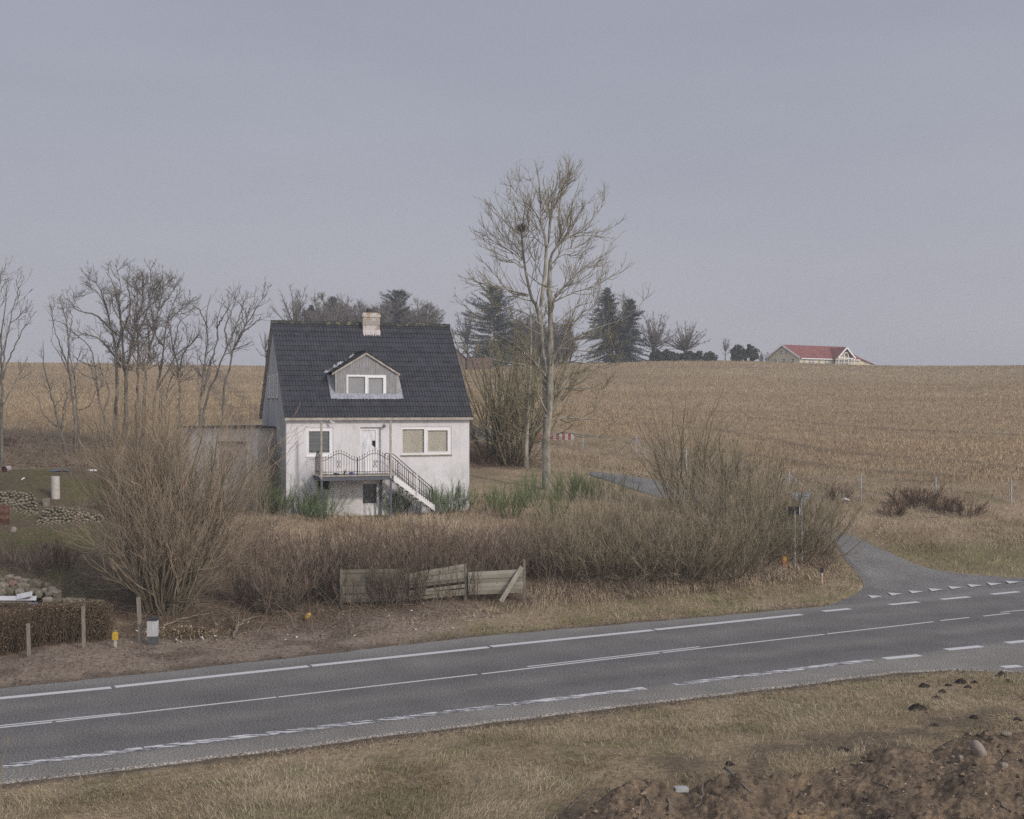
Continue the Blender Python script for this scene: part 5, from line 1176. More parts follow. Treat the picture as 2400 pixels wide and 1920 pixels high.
# clipped beech hedge at the left, leaves still brown
M_BEECH = mat_tint('brown_beech_leaves', [(0, (.075, .055, .035)), (.6, (.15, .11, .07)), (1, (.24, .175, .115))])
rng = np.random.default_rng(490)
hA, hB = G(-130, 1408)[:2] + np.array([0, 1.3]), np.array(G(215, 1352)[:2]) + np.array([0, .6])
t = thing('beech_hedge', (*((hA + hB) / 2), .2), 'low clipped hedge with brown leaves behind the weathered stakes at the left', 'hedge')
def hedge_pts(n, sh=0):
    u = rng.uniform(0, 1, n); s_ = rng.uniform(-1, 1, n); q = hA[None] + (hB - hA)[None] * u[:, None]; nn = nrm(np.array([-(hB - hA)[1], (hB - hA)[0]])); q = q + nn[None] * (s_ * .55)[:, None]
    top = 1.22 + .12 * (fbm(u * 14, u * 0, 55, 3) - .5) * 2; z = rng.uniform(0, 1, n) ** .8 * top
    return np.stack([q[:, 0], q[:, 1], gz(q[:, 0], q[:, 1]) + z], -1)
q = hedge_pts(900); q[:, 2] = gz(q[:, 0], q[:, 1]); S = walk(q, nrm(rng.normal(0, .25, q.shape) + [0, 0, 1]), rng.uniform(.7, 1.28, len(q)), np.full(len(q), .010), 6, .2, .2, rng, .4)
A = spawn(*S, rng, 3.5, .2, 1, (.4, .9), (0, 0), 4, up=.3, labs=(.15, .45), rmin=.006)
m = MB(); m.tubes(*S, 3, rt(rng, S[0], 0, .4)); m.tubes(*A, 3, rt(rng, A[0], 0, .6)); m.build('branches', M_BEECH, t)
q = hedge_pts(16000); u = nrm(rng.normal(0, 1, q.shape)); v = nrm(np.cross(u, rng.normal(0, 1, q.shape))); s_ = rng.uniform(.015, .035, len(q))[:, None]
m = MB(); m.add(np.stack([q - u * s_, q + v * s_ * .7, q + u * s_, q - v * s_ * .7], 1).reshape(-1, 3), [np.arange(len(q) * 4).reshape(-1, 4)], np.repeat(rng.uniform(0, 1, len(q)), 4)); m.build('leaves', M_BEECH, t)
# garden shrubs at the left
for i, (X, Y, h, lab) in enumerate([(70, 1205, 1.0, 'low dark green and brown shrub on the garden slope above the stone wall'), (118, 1195, 1.1, 'dark reddish twiggy shrub on the garden slope'), (30, 1190, .9, 'pale weedy shrub at the left of the garden slope'), (12, 940, 1.2, 'dark shrub at the left edge below the grove')]):
    bush('garden_shrub', G(X, Y), lab, 'shrub', 495 + i, 40, .6, (.0, .7), (h * .5, h), (.006, .012), M_BRAMBLE if i in (1, 3) else M_HEDGE, 4, (.25, .6), 4, (.15, .4), up=.3, curl=.3, rmin=.008)
# ------------------------------------------------------------------ grass, weeds and stubble (beyond counting: one object per kind)
M_GRASS = mat_tint('dry_grass', [(0, (.115, .115, .055)), (.22, (.20, .175, .10)), (.55, (.34, .275, .175)), (1, (.49, .41, .29))], .85, nscale=.7, namt=.22)
M_TALL = mat_tint('dead_tall_grass', [(0, (.22, .17, .12)), (.5, (.38, .295, .205)), (1, (.54, .44, .315))], .85, nscale=.5, namt=.2)
M_STUB = mat_tint('maize_stubble', [(0, (.205, .15, .09)), (.5, (.395, .295, .175)), (1, (.58, .465, .305))], .85, nscale=.15, namt=.12)
M_LEAF = mat_tint('dead_leaves', [(0, (.075, .050, .035)), (.5, (.16, .11, .075)), (1, (.30, .225, .16))], .9)

def blades(mb, P, h, w, lean, tint, rng, bend=.5):
    """two segment blades; lean: (M,2) horizontal offset of the tip in units of h"""
    M = len(P); az = rng.uniform(0, math.pi, M); sx = np.stack([np.cos(az), np.sin(az), 0 * az], -1) * (w / 2)[:, None]
    lx = np.concatenate([lean, np.zeros((M, 1))], 1) * h[:, None]; up = np.stack([0 * h, 0 * h, h], -1)
    fall = np.clip(np.linalg.norm(lean, axis=1), 0, 2)[:, None]
    mid = P + lx * .35 + up * .6 * (1 - .25 * fall * bend); tip = P + lx + up * (1 - .55 * fall * bend).clip(.12, 1)
    V = np.stack([P - sx, P + sx, mid + sx * .75, mid - sx * .75, tip], 1).reshape(-1, 3)
    i = np.arange(M)[:, None] * 5
    mb.add(V, [np.concatenate([i, i + 1, i + 2, i + 3], 1), np.concatenate([i + 3, i + 2, i + 4], 1)], np.repeat(tint, 5))

def scatter(n, s0, s1, d0, d1, rng, pw=0.0):
    s = rng.uniform(s0, s1, n); d = np.exp(rng.uniform(math.log(d0), math.log(d1), n)); x = s * d
    z = gz(x, d); X = (CX + F * s) / DS; Y = (CY + F * (EYE - z) / d) / DS
    return x, d, z, X, Y
def field_noise(x, y, seed): # smooth direction field for combed, matted grass
    return fbm(x * .45, y * .45, seed, 3) - .5, fbm(x * .45, y * .45, seed + 9, 3) - .5
def in_sideroad(x, y): return poly_mask(x, y, side_poly)
MOUND_X = [1170, 1260, 1330, 1380, 1450, 1560, 1640, 1700, 1800, 1860, 1960, 2040, 2156, 2700]
MOUND_Y = [1735, 1690, 1648, 1641, 1652, 1622, 1632, 1630, 1608, 1586, 1580, 1546, 1541, 1535]
rng = np.random.default_rng(601)
# 1. near verge
MH = [(1150, 215, 130, 'black molehill, leftmost of the row near the road'), (1390, 205, 90, 'small black molehill, second in the row near the road'), (1520, 178, 140, 'wide black molehill in the middle of the row near the road'), (1655, 180, 90, 'black molehill right of the widest one'), (1590, 225, 100, 'black molehill just below the widest one'), (1330, 275, 110, 'flat black molehill below the row near the road'), (1275, 335, 110, 'brown molehill below the flat black molehill'), (1080, 445, 190, 'long dark molehill in the open grass left of the others'), (1930, 112, 150, 'tall black molehill at the far right by the asphalt'), (1990, 165, 110, 'black molehill just below the tall one at the far right'), (1650, 535, 110, 'dark molehill in the grass right of centre above the heap'), (1250, 610, 100, 'dark soil patch mound in the grass above the heap'), (330, 860, 190, 'broad flat dark earth mound beside the left of the heap crest'), (2090, 560, 110, 'low dark molehill at the right edge above the boulder'), (-820, 1010, 120, 'lone dark molehill in the grass left of the heap')]
MHP = [on_ground(1900 + a / 4.312, 1560 + b / 4.312) for a, b, *_ in MH]; MHR = [w / 4.312 * p[1] / F / 2 * 1.15 for p, (a, b, w, _) in zip(MHP, MH)]
def off_hills(x, y):
    k = np.ones(len(x), bool)
    for p, r in zip(MHP, MHR): k &= ((x - p[0]) ** 2 + ((y - p[1]) / 1.25) ** 2) > (r * .92) ** 2
    return k
x, d, z, X, Y = scatter(420000, -.62, .62, 15, 36, rng)
u = x * RU[0] + d * RU[1]; v = x * RN[0] + d * RN[1]; nv_ = v_near(u) - v; cl = fbm(x * .55, d * .55, 61, 4); cf = fbm(x * 2.4, d * 2.4, 62, 3)
keep = (nv_ > .12 + .7 * rng.uniform(0, 1, len(x)) * cf) & (Y < np.interp(X, MOUND_X, MOUND_Y) + np.where(X < 1180, 900, 14)) & (rng.uniform(0, 1, len(x)) < .35 + .9 * cf + .25 * (nv_ > 1.2)) & ((cl < .56) | (rng.uniform(0, 1, len(x)) < .32)) & off_hills(x, d)
bi = (np.interp(d, D_, np.arange(len(D_))).astype(int), np.interp(x / d, S_, np.arange(len(S_))).astype(int)); keep &= rng.uniform(0, 1, len(x)) > BARE[bi] * .85
x, d, z, cl, cf, nv_ = [q[keep] for q in (x, d, z, cl, cf, nv_)]
M = len(x); gx, gy = field_noise(x, d, 63); ln = np.stack([gx, gy], -1) * 4.5 + rng.normal(0, .6, (M, 2))
h = rng.uniform(.04, .15, M) * (.35 + 1.25 * cf) * np.clip(.35 + nv_ * .55, .3, 1.15); green = sstep(.47, .62, fbm(x * .5, d * .5, 64, 4))
mb = MB(); blades(mb, np.stack([x, d, z - .01], -1), h, rng.uniform(.006, .014, M), ln, np.clip(rng.uniform(.2, 1, M) - .4 * green * rng.uniform(0, 1, M), 0, 1), rng)
# 2. far verge of short grass between road and bushes
x, d, z, X, Y = scatter(260000, -.5, .62, 34, 66, rng)
u = x * RU[0] + d * RU[1]; v = x * RN[0] + d * RN[1]; fv_ = v - v_far(u); cf = fbm(x * 1.4, d * 1.4, 65, 3)
pr = np.interp(X, [600, 850, 1080, 1250, 2600], [.0, .10, .55, 1, 1]) * (Y > np.interp(X, [0, 900, 1130, 1500, 1760, 1830, 2600], [1500, 1290, 1262, 1222, 1190, 1120, 1060]))
keep = (fv_ > .1 + .9 * cf * rng.uniform(0, 1, len(x))) & (rng.uniform(0, 1, len(x)) < pr * (.3 + cf)) & ~in_sideroad(x, d)
x, d, z, cf, X, fv_ = [q[keep] for q in (x, d, z, cf, X, fv_)]; M = len(x); gx, gy = field_noise(x, d, 66); ln = np.stack([gx, gy], -1) * 3 + rng.normal(0, .4, (M, 2))
h = rng.uniform(.07, .22, M) * (.5 + cf) * np.clip(.4 + fv_ * .4, .3, 1.3)
green = sstep(.42, .6, fbm(x * .4, d * .4, 67, 4))
blades(mb, np.stack([x, d, z - .01], -1), h, rng.uniform(.009, .02, M), ln, np.clip(rng.uniform(.15, 1, M) - .45 * green * rng.uniform(0, 1, M), 0, 1), rng)
# 3. short moss-green and dry lawn left garden, lawn right of house
x, d, z, X, Y = scatter(110000, -.62, .05, 44, 96, rng)
keep = (poly_mask(X, Y, [(-700, 985), (250, 985), (330, 1180), (250, 1290), (-700, 1290)]) | poly_mask(X, Y, [(985, 985), (1150, 982), (1180, 1070), (985, 1075)])) & (rng.uniform(0, 1, len(x)) < .5)
x, d, z, X = [q[keep] for q in (x, d, z, X)]; M = len(x); g_ = X < 500
blades(mb, np.stack([x, d, z - .01], -1), rng.uniform(.04, .11, M), rng.uniform(.012, .024, M), rng.normal(0, .6, (M, 2)), np.where(g_, rng.uniform(0, .45, M) * sstep(.3, .55, fbm(x * .5, d * .5, 68, 3)) + .02, rng.uniform(.3, .9, M)), rng)
tag(mb.build('grass', M_GRASS), 'matted winter grass of the verges and lawns', 'grass', kind='stuff')
# 4. tall dead grass round the house, on the slope and the far bank
mb = MB()
x, d, z, X, Y = scatter(330000, -.30, .62, 46, 104, rng); cf = fbm(x * .8, d * .8, 71, 3); cl = fbm(x * .25, d * .25, 72, 3)
slopeA = poly_mask(X, Y, [(480, 1070), (600, 1062), (990, 1060), (1150, 1050), (1440, 1072), (1500, 1090), (1700, 1120), (1150, 1130), (1110, 1205), (500, 1215), (430, 1130)])
lawn = poly_mask(X, Y, [(1130, 925), (1340, 935), (1440, 1000), (1300, 990), (1200, 985), (1130, 985)])
bank = poly_mask(X, Y, [(1440, 960), (1660, 998), (1800, 1010), (2700, 1025), (2700, 1130), (2156, 1150), (1930, 1165), (1850, 1135), (1800, 1118), (1700, 1090), (1560, 1055)])
sill_ = poly_mask(X, Y, [(1100, 1255), (1160, 1225), (1500, 1215), (1760, 1180), (1800, 1215), (1500, 1246), (1130, 1285)])
inhouse = (((x - HX) * HC + (d - HZ) * HS) > -.1) & (((x - HX) * HC + (d - HZ) * HS) < HW + .1) & ((-(x - HX) * HS + (d - HZ) * HC) > -.1) & ((-(x - HX) * HS + (d - HZ) * HC) < HD)
keep = (slopeA | lawn | bank | sill_) & (rng.uniform(0, 1, len(x)) < (.25 + 1.1 * cf)) & ~in_sideroad(x, d) & ~inhouse
x, d, z, cf, cl, bank = [q[keep] for q in (x, d, z, cf, cl, bank)]; M = len(x); gx, gy = field_noise(x, d, 73)
ln = np.stack([gx, gy], -1) * np.where(bank, 4.5, 3.0)[:, None] + rng.normal(0, .35, (M, 2)); h = rng.uniform(.15, .55, M) * (.4 + .9 * cf) * np.where(bank, .9, .95)
blades(mb, np.stack([x, d, z - .02], -1), h, rng.uniform(.012, .026, M), ln, np.clip(rng.uniform(.1, .9, M) + (cl - .5) * .7, 0, 1), rng, .7)
tag(mb.build('tall_grass', M_TALL), 'tall dead grass around the house and on the bank', 'grass', kind='stuff')
# 5. maize stubble in rows over the field
x, d, z, X, Y = scatter(520000, -.62, .62, 74, 318, rng)
ra = rad(16); row = x * math.sin(ra) + d * math.cos(ra); sp = .75; k = np.round(row / sp); off = (k * sp - row) + rng.normal(0, .07, len(x))
x = x + off * math.sin(ra); d = d + off * math.cos(ra)
jx_, jd_ = np.interp(x / d, S_, np.arange(len(S_))).astype(int), np.interp(d, D_, np.arange(len(D_))).astype(int)
z = gz(x, d); X = (CX + F * x / d) / DS; Y = (CY + F * (EYE - z) / d) / DS
tr_ = trk[np.clip(jd_, 0, len(D_) - 1), np.clip(jx_, 0, len(S_) - 1)]; cl = fbm(x * .05, d * .12, 75, 4); cf = fbm(x * .6, d * .6, 76, 3)
keep = is_field(X, Y + 6 * (cf - .5), d) & (rng.uniform(0, 1, len(x)) < (1 - .75 * tr_) * (.35 + 1.0 * cl) * (.4 + cf))
x, d, z, cl = [q[keep] for q in (x, d, z, cl)]; M = len(x); dd = np.clip(d / 110, 1, 2.4)
mb = MB(); blades(mb, np.stack([x, d, z - .02], -1), rng.uniform(.12, .38, M), rng.uniform(.022, .045, M) * dd, rng.normal(0, .35, (M, 2)) * 1.0, np.clip(rng.uniform(.0, .9, M) + (cl - .45) * .5, 0, 1), rng)
tag(mb.build('stubble', M_STUB), 'pale cut maize stalks covering the field', 'stubble', kind='stuff')
# 6. dead leaves and twigs on the ground under the hedges and beside the road
x, d, z, X, Y = scatter(230000, -.62, .45, 27, 92, rng); cf = fbm(x * 1.1, d * 1.1, 77, 3)
u = x * RU[0] + d * RU[1]; v = x * RN[0] + d * RN[1]; sd_ = road_sd(x, d)
hed = poly_mask(X, Y, [(-700, 1200), (250, 1240), (480, 1180), (540, 1150), (1110, 1150), (1180, 1100), (1500, 1090), (1760, 1140), (1770, 1205), (1500, 1250), (1130, 1275), (1000, 1310), (800, 1340), (300, 1400), (-700, 1520)])
gl = poly_mask(X, Y, [(-700, 890), (230, 890), (300, 985), (-700, 985)]) | poly_mask(X, Y, [(985, 930), (1130, 935), (1150, 990), (985, 985)]) | poly_mask(X, Y, [(1200, 975), (1400, 990), (1480, 1050), (1300, 1000)])
strip_ = (sd_ > 0) & (sd_ < 1.1) & (rng.uniform(0, 1, len(x)) < .5) & (v > 20)
keep = ((hed & (rng.uniform(0, 1, len(x)) < .2 + 1.1 * cf)) | (gl & (rng.uniform(0, 1, len(x)) < .9)) | strip_) & (sd_ > .02) & ~in_sideroad(x, d)
x, d, z = [q[keep] for q in (x, d, z)]; M = len(x); q = np.stack([x, d, z + rng.uniform(.0, .05, M)], -1)
uu_ = nrm(rng.normal(0, 1, (M, 3)) * [1, 1, .45]); vv_ = nrm(np.cross(uu_, rng.normal(0, 1, (M, 3)) * [.6, .6, 1])); s_ = (rng.uniform(.015, .045, M) * np.clip(d / 45, .8, 1.6))[:, None]
mb = MB(); mb.add(np.stack([q - uu_ * s_, q + vv_ * s_ * .6, q + uu_ * s_, q - vv_ * s_ * .6], 1).reshape(-1, 3), [np.arange(M * 4).reshape(-1, 4)], np.repeat(rng.uniform(0, 1, M) ** 1.3, 4))
tag(mb.build('leaf_litter', M_LEAF), 'brown dead leaves lying under the hedges', 'leaves', kind='stuff')
# 7. arching dead stems and brushwood
mb = MB()
for poly, n, L, mlt in (([(-300, 890), (235, 885), (300, 985), (-300, 975)], 1500, (.6, 2.0), 1.2), ([(250, 1275), (480, 1190), (540, 1200), (1110, 1210), (1130, 1275), (700, 1330), (480, 1345), (330, 1345)], 1500, (.4, 1.5), 1), ([(1130, 1210), (1500, 1195), (1760, 1180), (1760, 1205), (1500, 1248), (1130, 1275)], 900, (.4, 1.3), 1), ([(-200, 1180), (240, 1160), (280, 1270), (-200, 1290)], 700, (.3, 1.0), 1), ([(430, 1090), (600, 1080), (560, 1200), (430, 1210)], 600, (.6, 1.8), 1), ([(1000, 935), (1130, 935), (1160, 985), (1000, 985)], 500, (.4, 1.2), 1.2)):
    P4 = np.array(poly); bx = rng.uniform(P4[:, 0].min(), P4[:, 0].max(), n * 3); by = rng.uniform(P4[:, 1].min(), P4[:, 1].max(), n * 3); k = poly_mask(bx, by, poly); pts = np.array([G(a, b) for a, b in zip(bx[k][:n], by[k][:n])])
    az = rng.uniform(0, 2 * math.pi, len(pts)); el = rng.uniform(.2, 1.3, len(pts)); dr_ = np.stack([np.cos(az) * np.cos(el), np.sin(az) * np.cos(el), np.sin(el)], -1)
    W_ = walk(pts, dr_, rng.uniform(*L, len(pts)), np.full(len(pts), .0075 * mlt), 7, -1.1, .35, rng, .5); mb.tubes(*W_, 3, rng.uniform(.1, 1, len(pts)))
tag(mb.build('undergrowth', M_HEDGE), 'tangle of arching dead stems along the ground', 'undergrowth', kind='stuff')
# ------------------------------------------------------------------ spoil heap in the right foreground
sg = np.concatenate([np.linspace(-.06, .5, 380), np.linspace(.503, .94, 90)]); dg = np.exp(np.linspace(math.log(13.5), math.log(29), 300)); MS, MD = np.meshgrid(sg, dg)
def mound_z(s, d, rough=True):
    X = (CX + F * s) / DS; Yr = np.interp(X, MOUND_X, MOUND_Y); dr = 20.6 + np.clip((X - 1170) / 986, -.3, 1.4) * 3.6
    zr = EYE - (Yr * DS - CY) / F * dr + .02
    z = np.where(d < dr, zr - .13 * (dr - d), zr - .55 * (d - dr) - .35 * np.clip(d - dr, 0, 9) ** 2)
    x = s * d
    if rough:
        rx, ry = x * .8 + d * .6, d * .8 - x * .6
        z = z + (fbm(rx * 1.0, ry * .55, 81, 5, .55) - .5) * .36 + (fbm(x * 4.5, d * 4.5, 82, 4, .65) - .5) * .17 + (fbm(x * 11, d * 11, 84, 3, .7) - .5) * .10 - .14 * sstep(.60, .72, fbm(x * 1.4, d * 1.4, 83, 3))
    return z - 3 * (1 - sstep(1130, 1190, X))
MZ = mound_z(MS, MD)
mb = MB(); idx = np.arange(MS.size).reshape(MS.shape)
mb.add(np.stack([MS * MD, MD, MZ], -1).reshape(-1, 3), [np.stack([idx[:-1, :-1], idx[:-1, 1:], idx[1:, 1:], idx[1:, :-1]], -1).reshape(-1, 4)])
m, nt, b = new_mat('dug_soil')
n = _noise(nt, .85, 6, 'World', (1, .55, 1), .7); r = _ramp(nt, [(.36, (.06, .049, .039)), (.45, (.155, .118, .084)), (.58, (.255, .188, .128)), (.69, (.36, .24, .13))]); nt.links.new(n.outputs['Fac'], r.inputs[0])
na = _noise(nt, 11, 6, 'World', rough=.75); ra = _ramp(nt, [(.33, (.5,) * 3), (.68, (1.35,) * 3)]); nt.links.new(na.outputs['Fac'], ra.inputs[0]); c = _mix(nt, 1.0, r.outputs[0], ra.outputs[0], 'MULTIPLY')
nt.links.new(c, b.inputs['Base Color']); b.inputs['Roughness'].default_value = .95; b.inputs['Specular IOR Level'].default_value = .05; _bump(nt, b, na.outputs['Fac'], .9, .06)
tag(mb.build('dirt_mound', m, smooth=True), 'heap of dug brown soil in the right foreground', kind='structure')
def MZf(x, d): return mound_z(np.asarray(x / d), np.asarray(d))
def on_mound(x, y):
    ds = np.arange(15, 28, .02); X = (x - CX) / F * ds; z = EYE - (y - CY) / F * ds; k = np.argmax(z <= np.maximum(mound_z(X / ds, ds), gz(X, ds))); return np.array([X[k], ds[k], z[k]])

# stones -------------------------------------------------------------
def stone_mesh(name, seed, mat, sq=(1, .8, .7), cube=0.0, sub=2, rough=.26):
    rg = np.random.default_rng(seed); bm = bmesh.new(); bmesh.ops.create_icosphere(bm, subdivisions=sub, radius=1)
    o = rg.uniform(-9, 9, 2)
    for v in bm.verts:
        p = np.array(v.co); k = 1 + rough * 2 * (float(fbm(np.array([p[0] * 1.1 + o[0] + p[2]]), np.array([p[1] * 1.1 + o[1] - p[2]]), seed, 4)[0]) - .5)
        if cube: p = p / (np.abs(p) ** 5).sum() ** (.2 * cube)
        v.co = Vector(p * k * np.array(sq))
    me = bpy.data.meshes.new(name); bm.to_mesh(me); bm.free()
    for p in me.polygons: p.use_smooth = not cube
    a = me.attributes.new('tint', 'FLOAT', 'POINT'); a.data.foreach_set('value', np.full(len(me.vertices), float(rg.uniform(0, 1)), np.float32)); me.materials.append(mat); return me
def stone_mat(name, stops):
    m, nt, b = new_mat(name); oi = nt.nodes.new('ShaderNodeObjectInfo'); r = _ramp(nt, stops); nt.links.new(oi.outputs['Random'], r.inputs[0])
    n = _noise(nt, 2.2, 5, 'Object'); rr = _ramp(nt, [(.3, (.62,) * 3), (.7, (1.25,) * 3)]); nt.links.new(n.outputs['Fac'], rr.inputs[0])
    nt.links.new(_mix(nt, 1.0, r.outputs[0], rr.outputs[0], 'MULTIPLY'), b.inputs['Base Color']); b.inputs['Roughness'].default_value = .85; b.inputs['Specular IOR Level'].default_value = .2; return m
M_STONE = stone_mat('field_stone', [(0, (.16, .138, .098)), (.4, (.25, .215, .16)), (.7, (.19, .17, .11)), (1, (.32, .28, .22))])
M_STONE_D = stone_mat('mossy_wall_stone', [(0, (.12, .105, .072)), (.5, (.19, .168, .125)), (1, (.27, .24, .195))])
M_STONE_P = mat_noise('pinkish_granite', (.20, .165, .14), (.33, .28, .245), 8, .8)
M_STONE_R = mat_noise('reddish_stone', (.20, .12, .10), (.27, .17, .14), 6, .85)
SV = [stone_mesh('stone', 700 + i, M_STONE, (1, rg_, .72), 0, 2) for i, rg_ in enumerate((.8, .7, .9, .75, .85, .65))]
WV = [stone_mesh('wall_stone', 720 + i, M_STONE_D, (1, .7, .8), .9, 2, .14) for i in range(6)]
def put(name, me, loc, sc, rot, label, cat_, group=None):
    o = bpy.data.objects.new(name, me); link(o); o.location = Vector(loc); o.scale = sc if hasattr(sc, '__len__') else (sc,) * 3; o.rotation_euler = rot
    return tag(o, label, cat_, group)
def heap(poly, yt, yb, dt, db, mind, size, label, group, seed, core_label):
    rg = np.random.default_rng(seed); P4 = np.array(poly, float); pts = []
    for _ in range(9000):
        p = np.array([rg.uniform(P4[:, 0].min(), P4[:, 0].max()), rg.uniform(P4[:, 1].min(), P4[:, 1].max())])
        if poly_mask(p[:1], p[1:], poly)[0] and all((p[0] - q[0]) ** 2 + ((p[1] - q[1]) * 1.12) ** 2 > mind ** 2 for q in pts): pts.append(p)
    dep = lambda y: dt + (db - dt) * (y - yt) / (yb - yt)
    for p in pts:
        s_ = size * rg.uniform(.85, 1.35); put('stone', SV[rg.integers(0, 6)], px(p[0], p[1], dep(p[1]) + rg.uniform(-.05, .05)), (s_, s_, s_), (rg.normal(0, .4), rg.normal(0, .4), rg.uniform(0, 6.28)), label, 'stone', group)
    # earth core the stones lie on
    xs = np.linspace(P4[:, 0].min() - 4, P4[:, 0].max() + 4, 50); ys = np.linspace(yt - 3, yb + 5, 26); XX, YY = np.meshgrid(xs, ys)
    ed = soft(poly_mask(XX, YY, poly), 5); V = np.array([px(a, c + (1 - e) * 4, dep(c) + .09 + (1 - e) * 1.2) for a, c, e in zip(XX.ravel(), YY.ravel(), ed.ravel())])
    mb = MB(); idx = np.arange(XX.size).reshape(XX.shape); mb.add(V, [np.stack([idx[:-1, :-1], idx[1:, :-1], idx[1:, 1:], idx[:-1, 1:]], -1).reshape(-1, 4)])
    tag(mb.build('earth_bank', M_BANK, smooth=True), core_label, kind='structure')
M_BANK = mat_noise('dark_earth', (.05, .042, .03), (.10, .085, .05), 3, .95, coord='World', spec=.05)
c6 = lambda L: [(x / 6.7375, 1060 + y / 6.7375) for x, y in L]
heap(c6([(-260, 640), (0, 630), (230, 615), (520, 640), (560, 760), (600, 900), (560, 1060), (150, 1070), (100, 830), (-260, 830)]), 1152, 1219, 61.0, 58.9, 6.3, .082, 'rounded fieldstone in the heap behind the rusty drum', 'fieldstones heaped behind the rusty drum', 751, 'earth under the stone heap behind the drum')
heap(c6([(690, 920), (830, 840), (1000, 880), (1250, 900), (1400, 960), (1600, 1000), (1680, 1080), (1500, 1120), (1200, 1150), (680, 1190), (580, 1150), (590, 1050)]), 1184, 1238, 59.4, 57.6, 6.4, .082, 'rounded fieldstone in the heap below the standing concrete pipe', 'fieldstones heaped below the concrete pipe', 752, 'earth under the stone heap below the pipe')
c5 = lambda x, y: (x / 5.133, 1320 + y / 5.133)
WS = [(-40, 300, 110, 90), (-50, 200, 100, 70), (35, 205, 75, 55), (110, 170, 95, 60), (215, 190, 95, 55), (295, 210, 100, 50), (40, 275, 110, 80), (115, 225, 70, 50), (165, 245, 95, 70), (285, 275, 150, 80), (185, 298, 60, 45), (30, 355, 100, 90), (130, 345, 105, 95), (245, 350, 100, 80), (335, 330, 60, 90), (430, 255, 150, 110), (405, 350, 70, 90), (470, 370, 70, 100), (540, 330, 60, 60), (575, 270, 60, 70), (625, 310, 70, 50), (600, 375, 80, 60), (665, 355, 120, 70), (690, 395, 100, 50)]
WL = [(580, 450, 110, 80), (665, 440, 50, 40), (720, 455, 90, 70), (840, 460, 140, 80), (565, 500, 80, 60), (650, 490, 70, 60), (750, 510, 70, 45), (960, 455, 110, 50), (930, 505, 90, 50), (1010, 490, 90, 60), (1100, 470, 90, 60), (1190, 480, 80, 70)]
rg = np.random.default_rng(760)
for L_, d0, d1, y0, y1, grp, lab in ((WS, 45.6, 44.0, 170, 400, 'stones of the dry wall above the white boards', 'mossy squared stone in the dry wall above the white boards'), (WL, 43.6, 42.6, 440, 520, 'stones of the low wall behind the clipped hedge', 'mossy stone in the low wall end behind the clipped hedge')):
    for x, y, w_, h_ in L_:
        d = d0 + (d1 - d0) * (y - y0) / (y1 - y0); sx = w_ / 5.133 * d / F * .56; sz = h_ / 5.133 * d / F * .72
        red = (x, y) == (165, 245)
        o = put('wall_stone', WV[rg.integers(0, 6)], px(*c5(x, y), d), (sx, .26, sz), (rg.normal(0, .12), rg.normal(0, .14), rg.normal(0, .15)), 'single reddish stone in the dry wall above the white boards' if red else lab, 'stone', grp)
        if red: o.data = o.data.copy(); o.data.materials.clear(); o.data.materials.append(M_STONE_R)
mb = MB()
V = [px(*c5(-120, 160), 45.9), px(*c5(740, 300), 45.6), px(*c5(1260, 440), 43.9), px(*c5(1260, 520), 43.2), px(*c5(520, 540), 43.2), px(*c5(500, 430), 44.2), px(*c5(-120, 430), 44.2)]
mb.add(V, [np.array([[6, 5, 1, 0]]), np.array([[5, 4, 3, 2], [1, 5, 2, 2]])[:1]]); mb.add([V[5], V[2], V[1]], [[0, 1, 2]]); tag(mb.build('earth_bank', M_BANK), 'earth behind the dry stone wall', kind='structure')
# boulder and stones on the spoil heap (4.312 px per photo px from 1900,1560)
f8 = lambda x, y: on_mound(1900 + x / 4.312, 1560 + y / 4.312)
def mstone(x, y, w_, h_, lab, mat=None, cube=0, seed=0, name='stone', sq=(1, .8, .9)):
    p = f8(x, y + h_ * .25); d = p[1]; me = stone_mesh(name, seed, mat or M_STONE_P, sq, cube, 3 if w_ > 120 else 2, .16); sx, sz = w_ / 4.312 * d / F / 2, h_ / 4.312 * d / F / 2
    put(name, me, p + [0, .02, sz * .38], (sx, (sx + sz) / 2, sz), (0, -.55 if name == 'boulder' else .1, .3), lab, 'stone')
mstone(1700, 850, 175, 225, 'large rounded pinkish boulder resting on the dark soil heap', seed=771, name='boulder', sq=(.72, .8, 1.1))
mstone(1980, 690, 130, 65, 'flat grey stone on the crest of the soil heap at the right', M_STONE_D, seed=772)
mstone(1345, 835, 46, 46, 'small round grey stone on the soil heap left of the large boulder', M_STONE, seed=773)
mstone(1515, 935, 44, 66, 'pale pinkish brick shaped stone below the large boulder', M_STONE_P, .9, 774)
mstone(1465, 998, 62, 34, 'flat pale stone below the brick shaped stone on the heap', M_STONE, seed=775)
mstone(1955, 1015, 84, 84, 'angular grey stone on the soil heap right of the boulder', M_STONE_D, .7, 776)
mstone(1440, 925, 48, 44, 'brownish stone half buried left of the brick shaped stone', M_STONE_D, seed=777)
mstone(830, 1160, 44, 40, 'small pale stone in the middle of the soil heap slope', M_STONE, seed=778)
mstone(2125, 1130, 44, 36, 'small white stone at the right edge of the soil heap', M_STONE, seed=779)
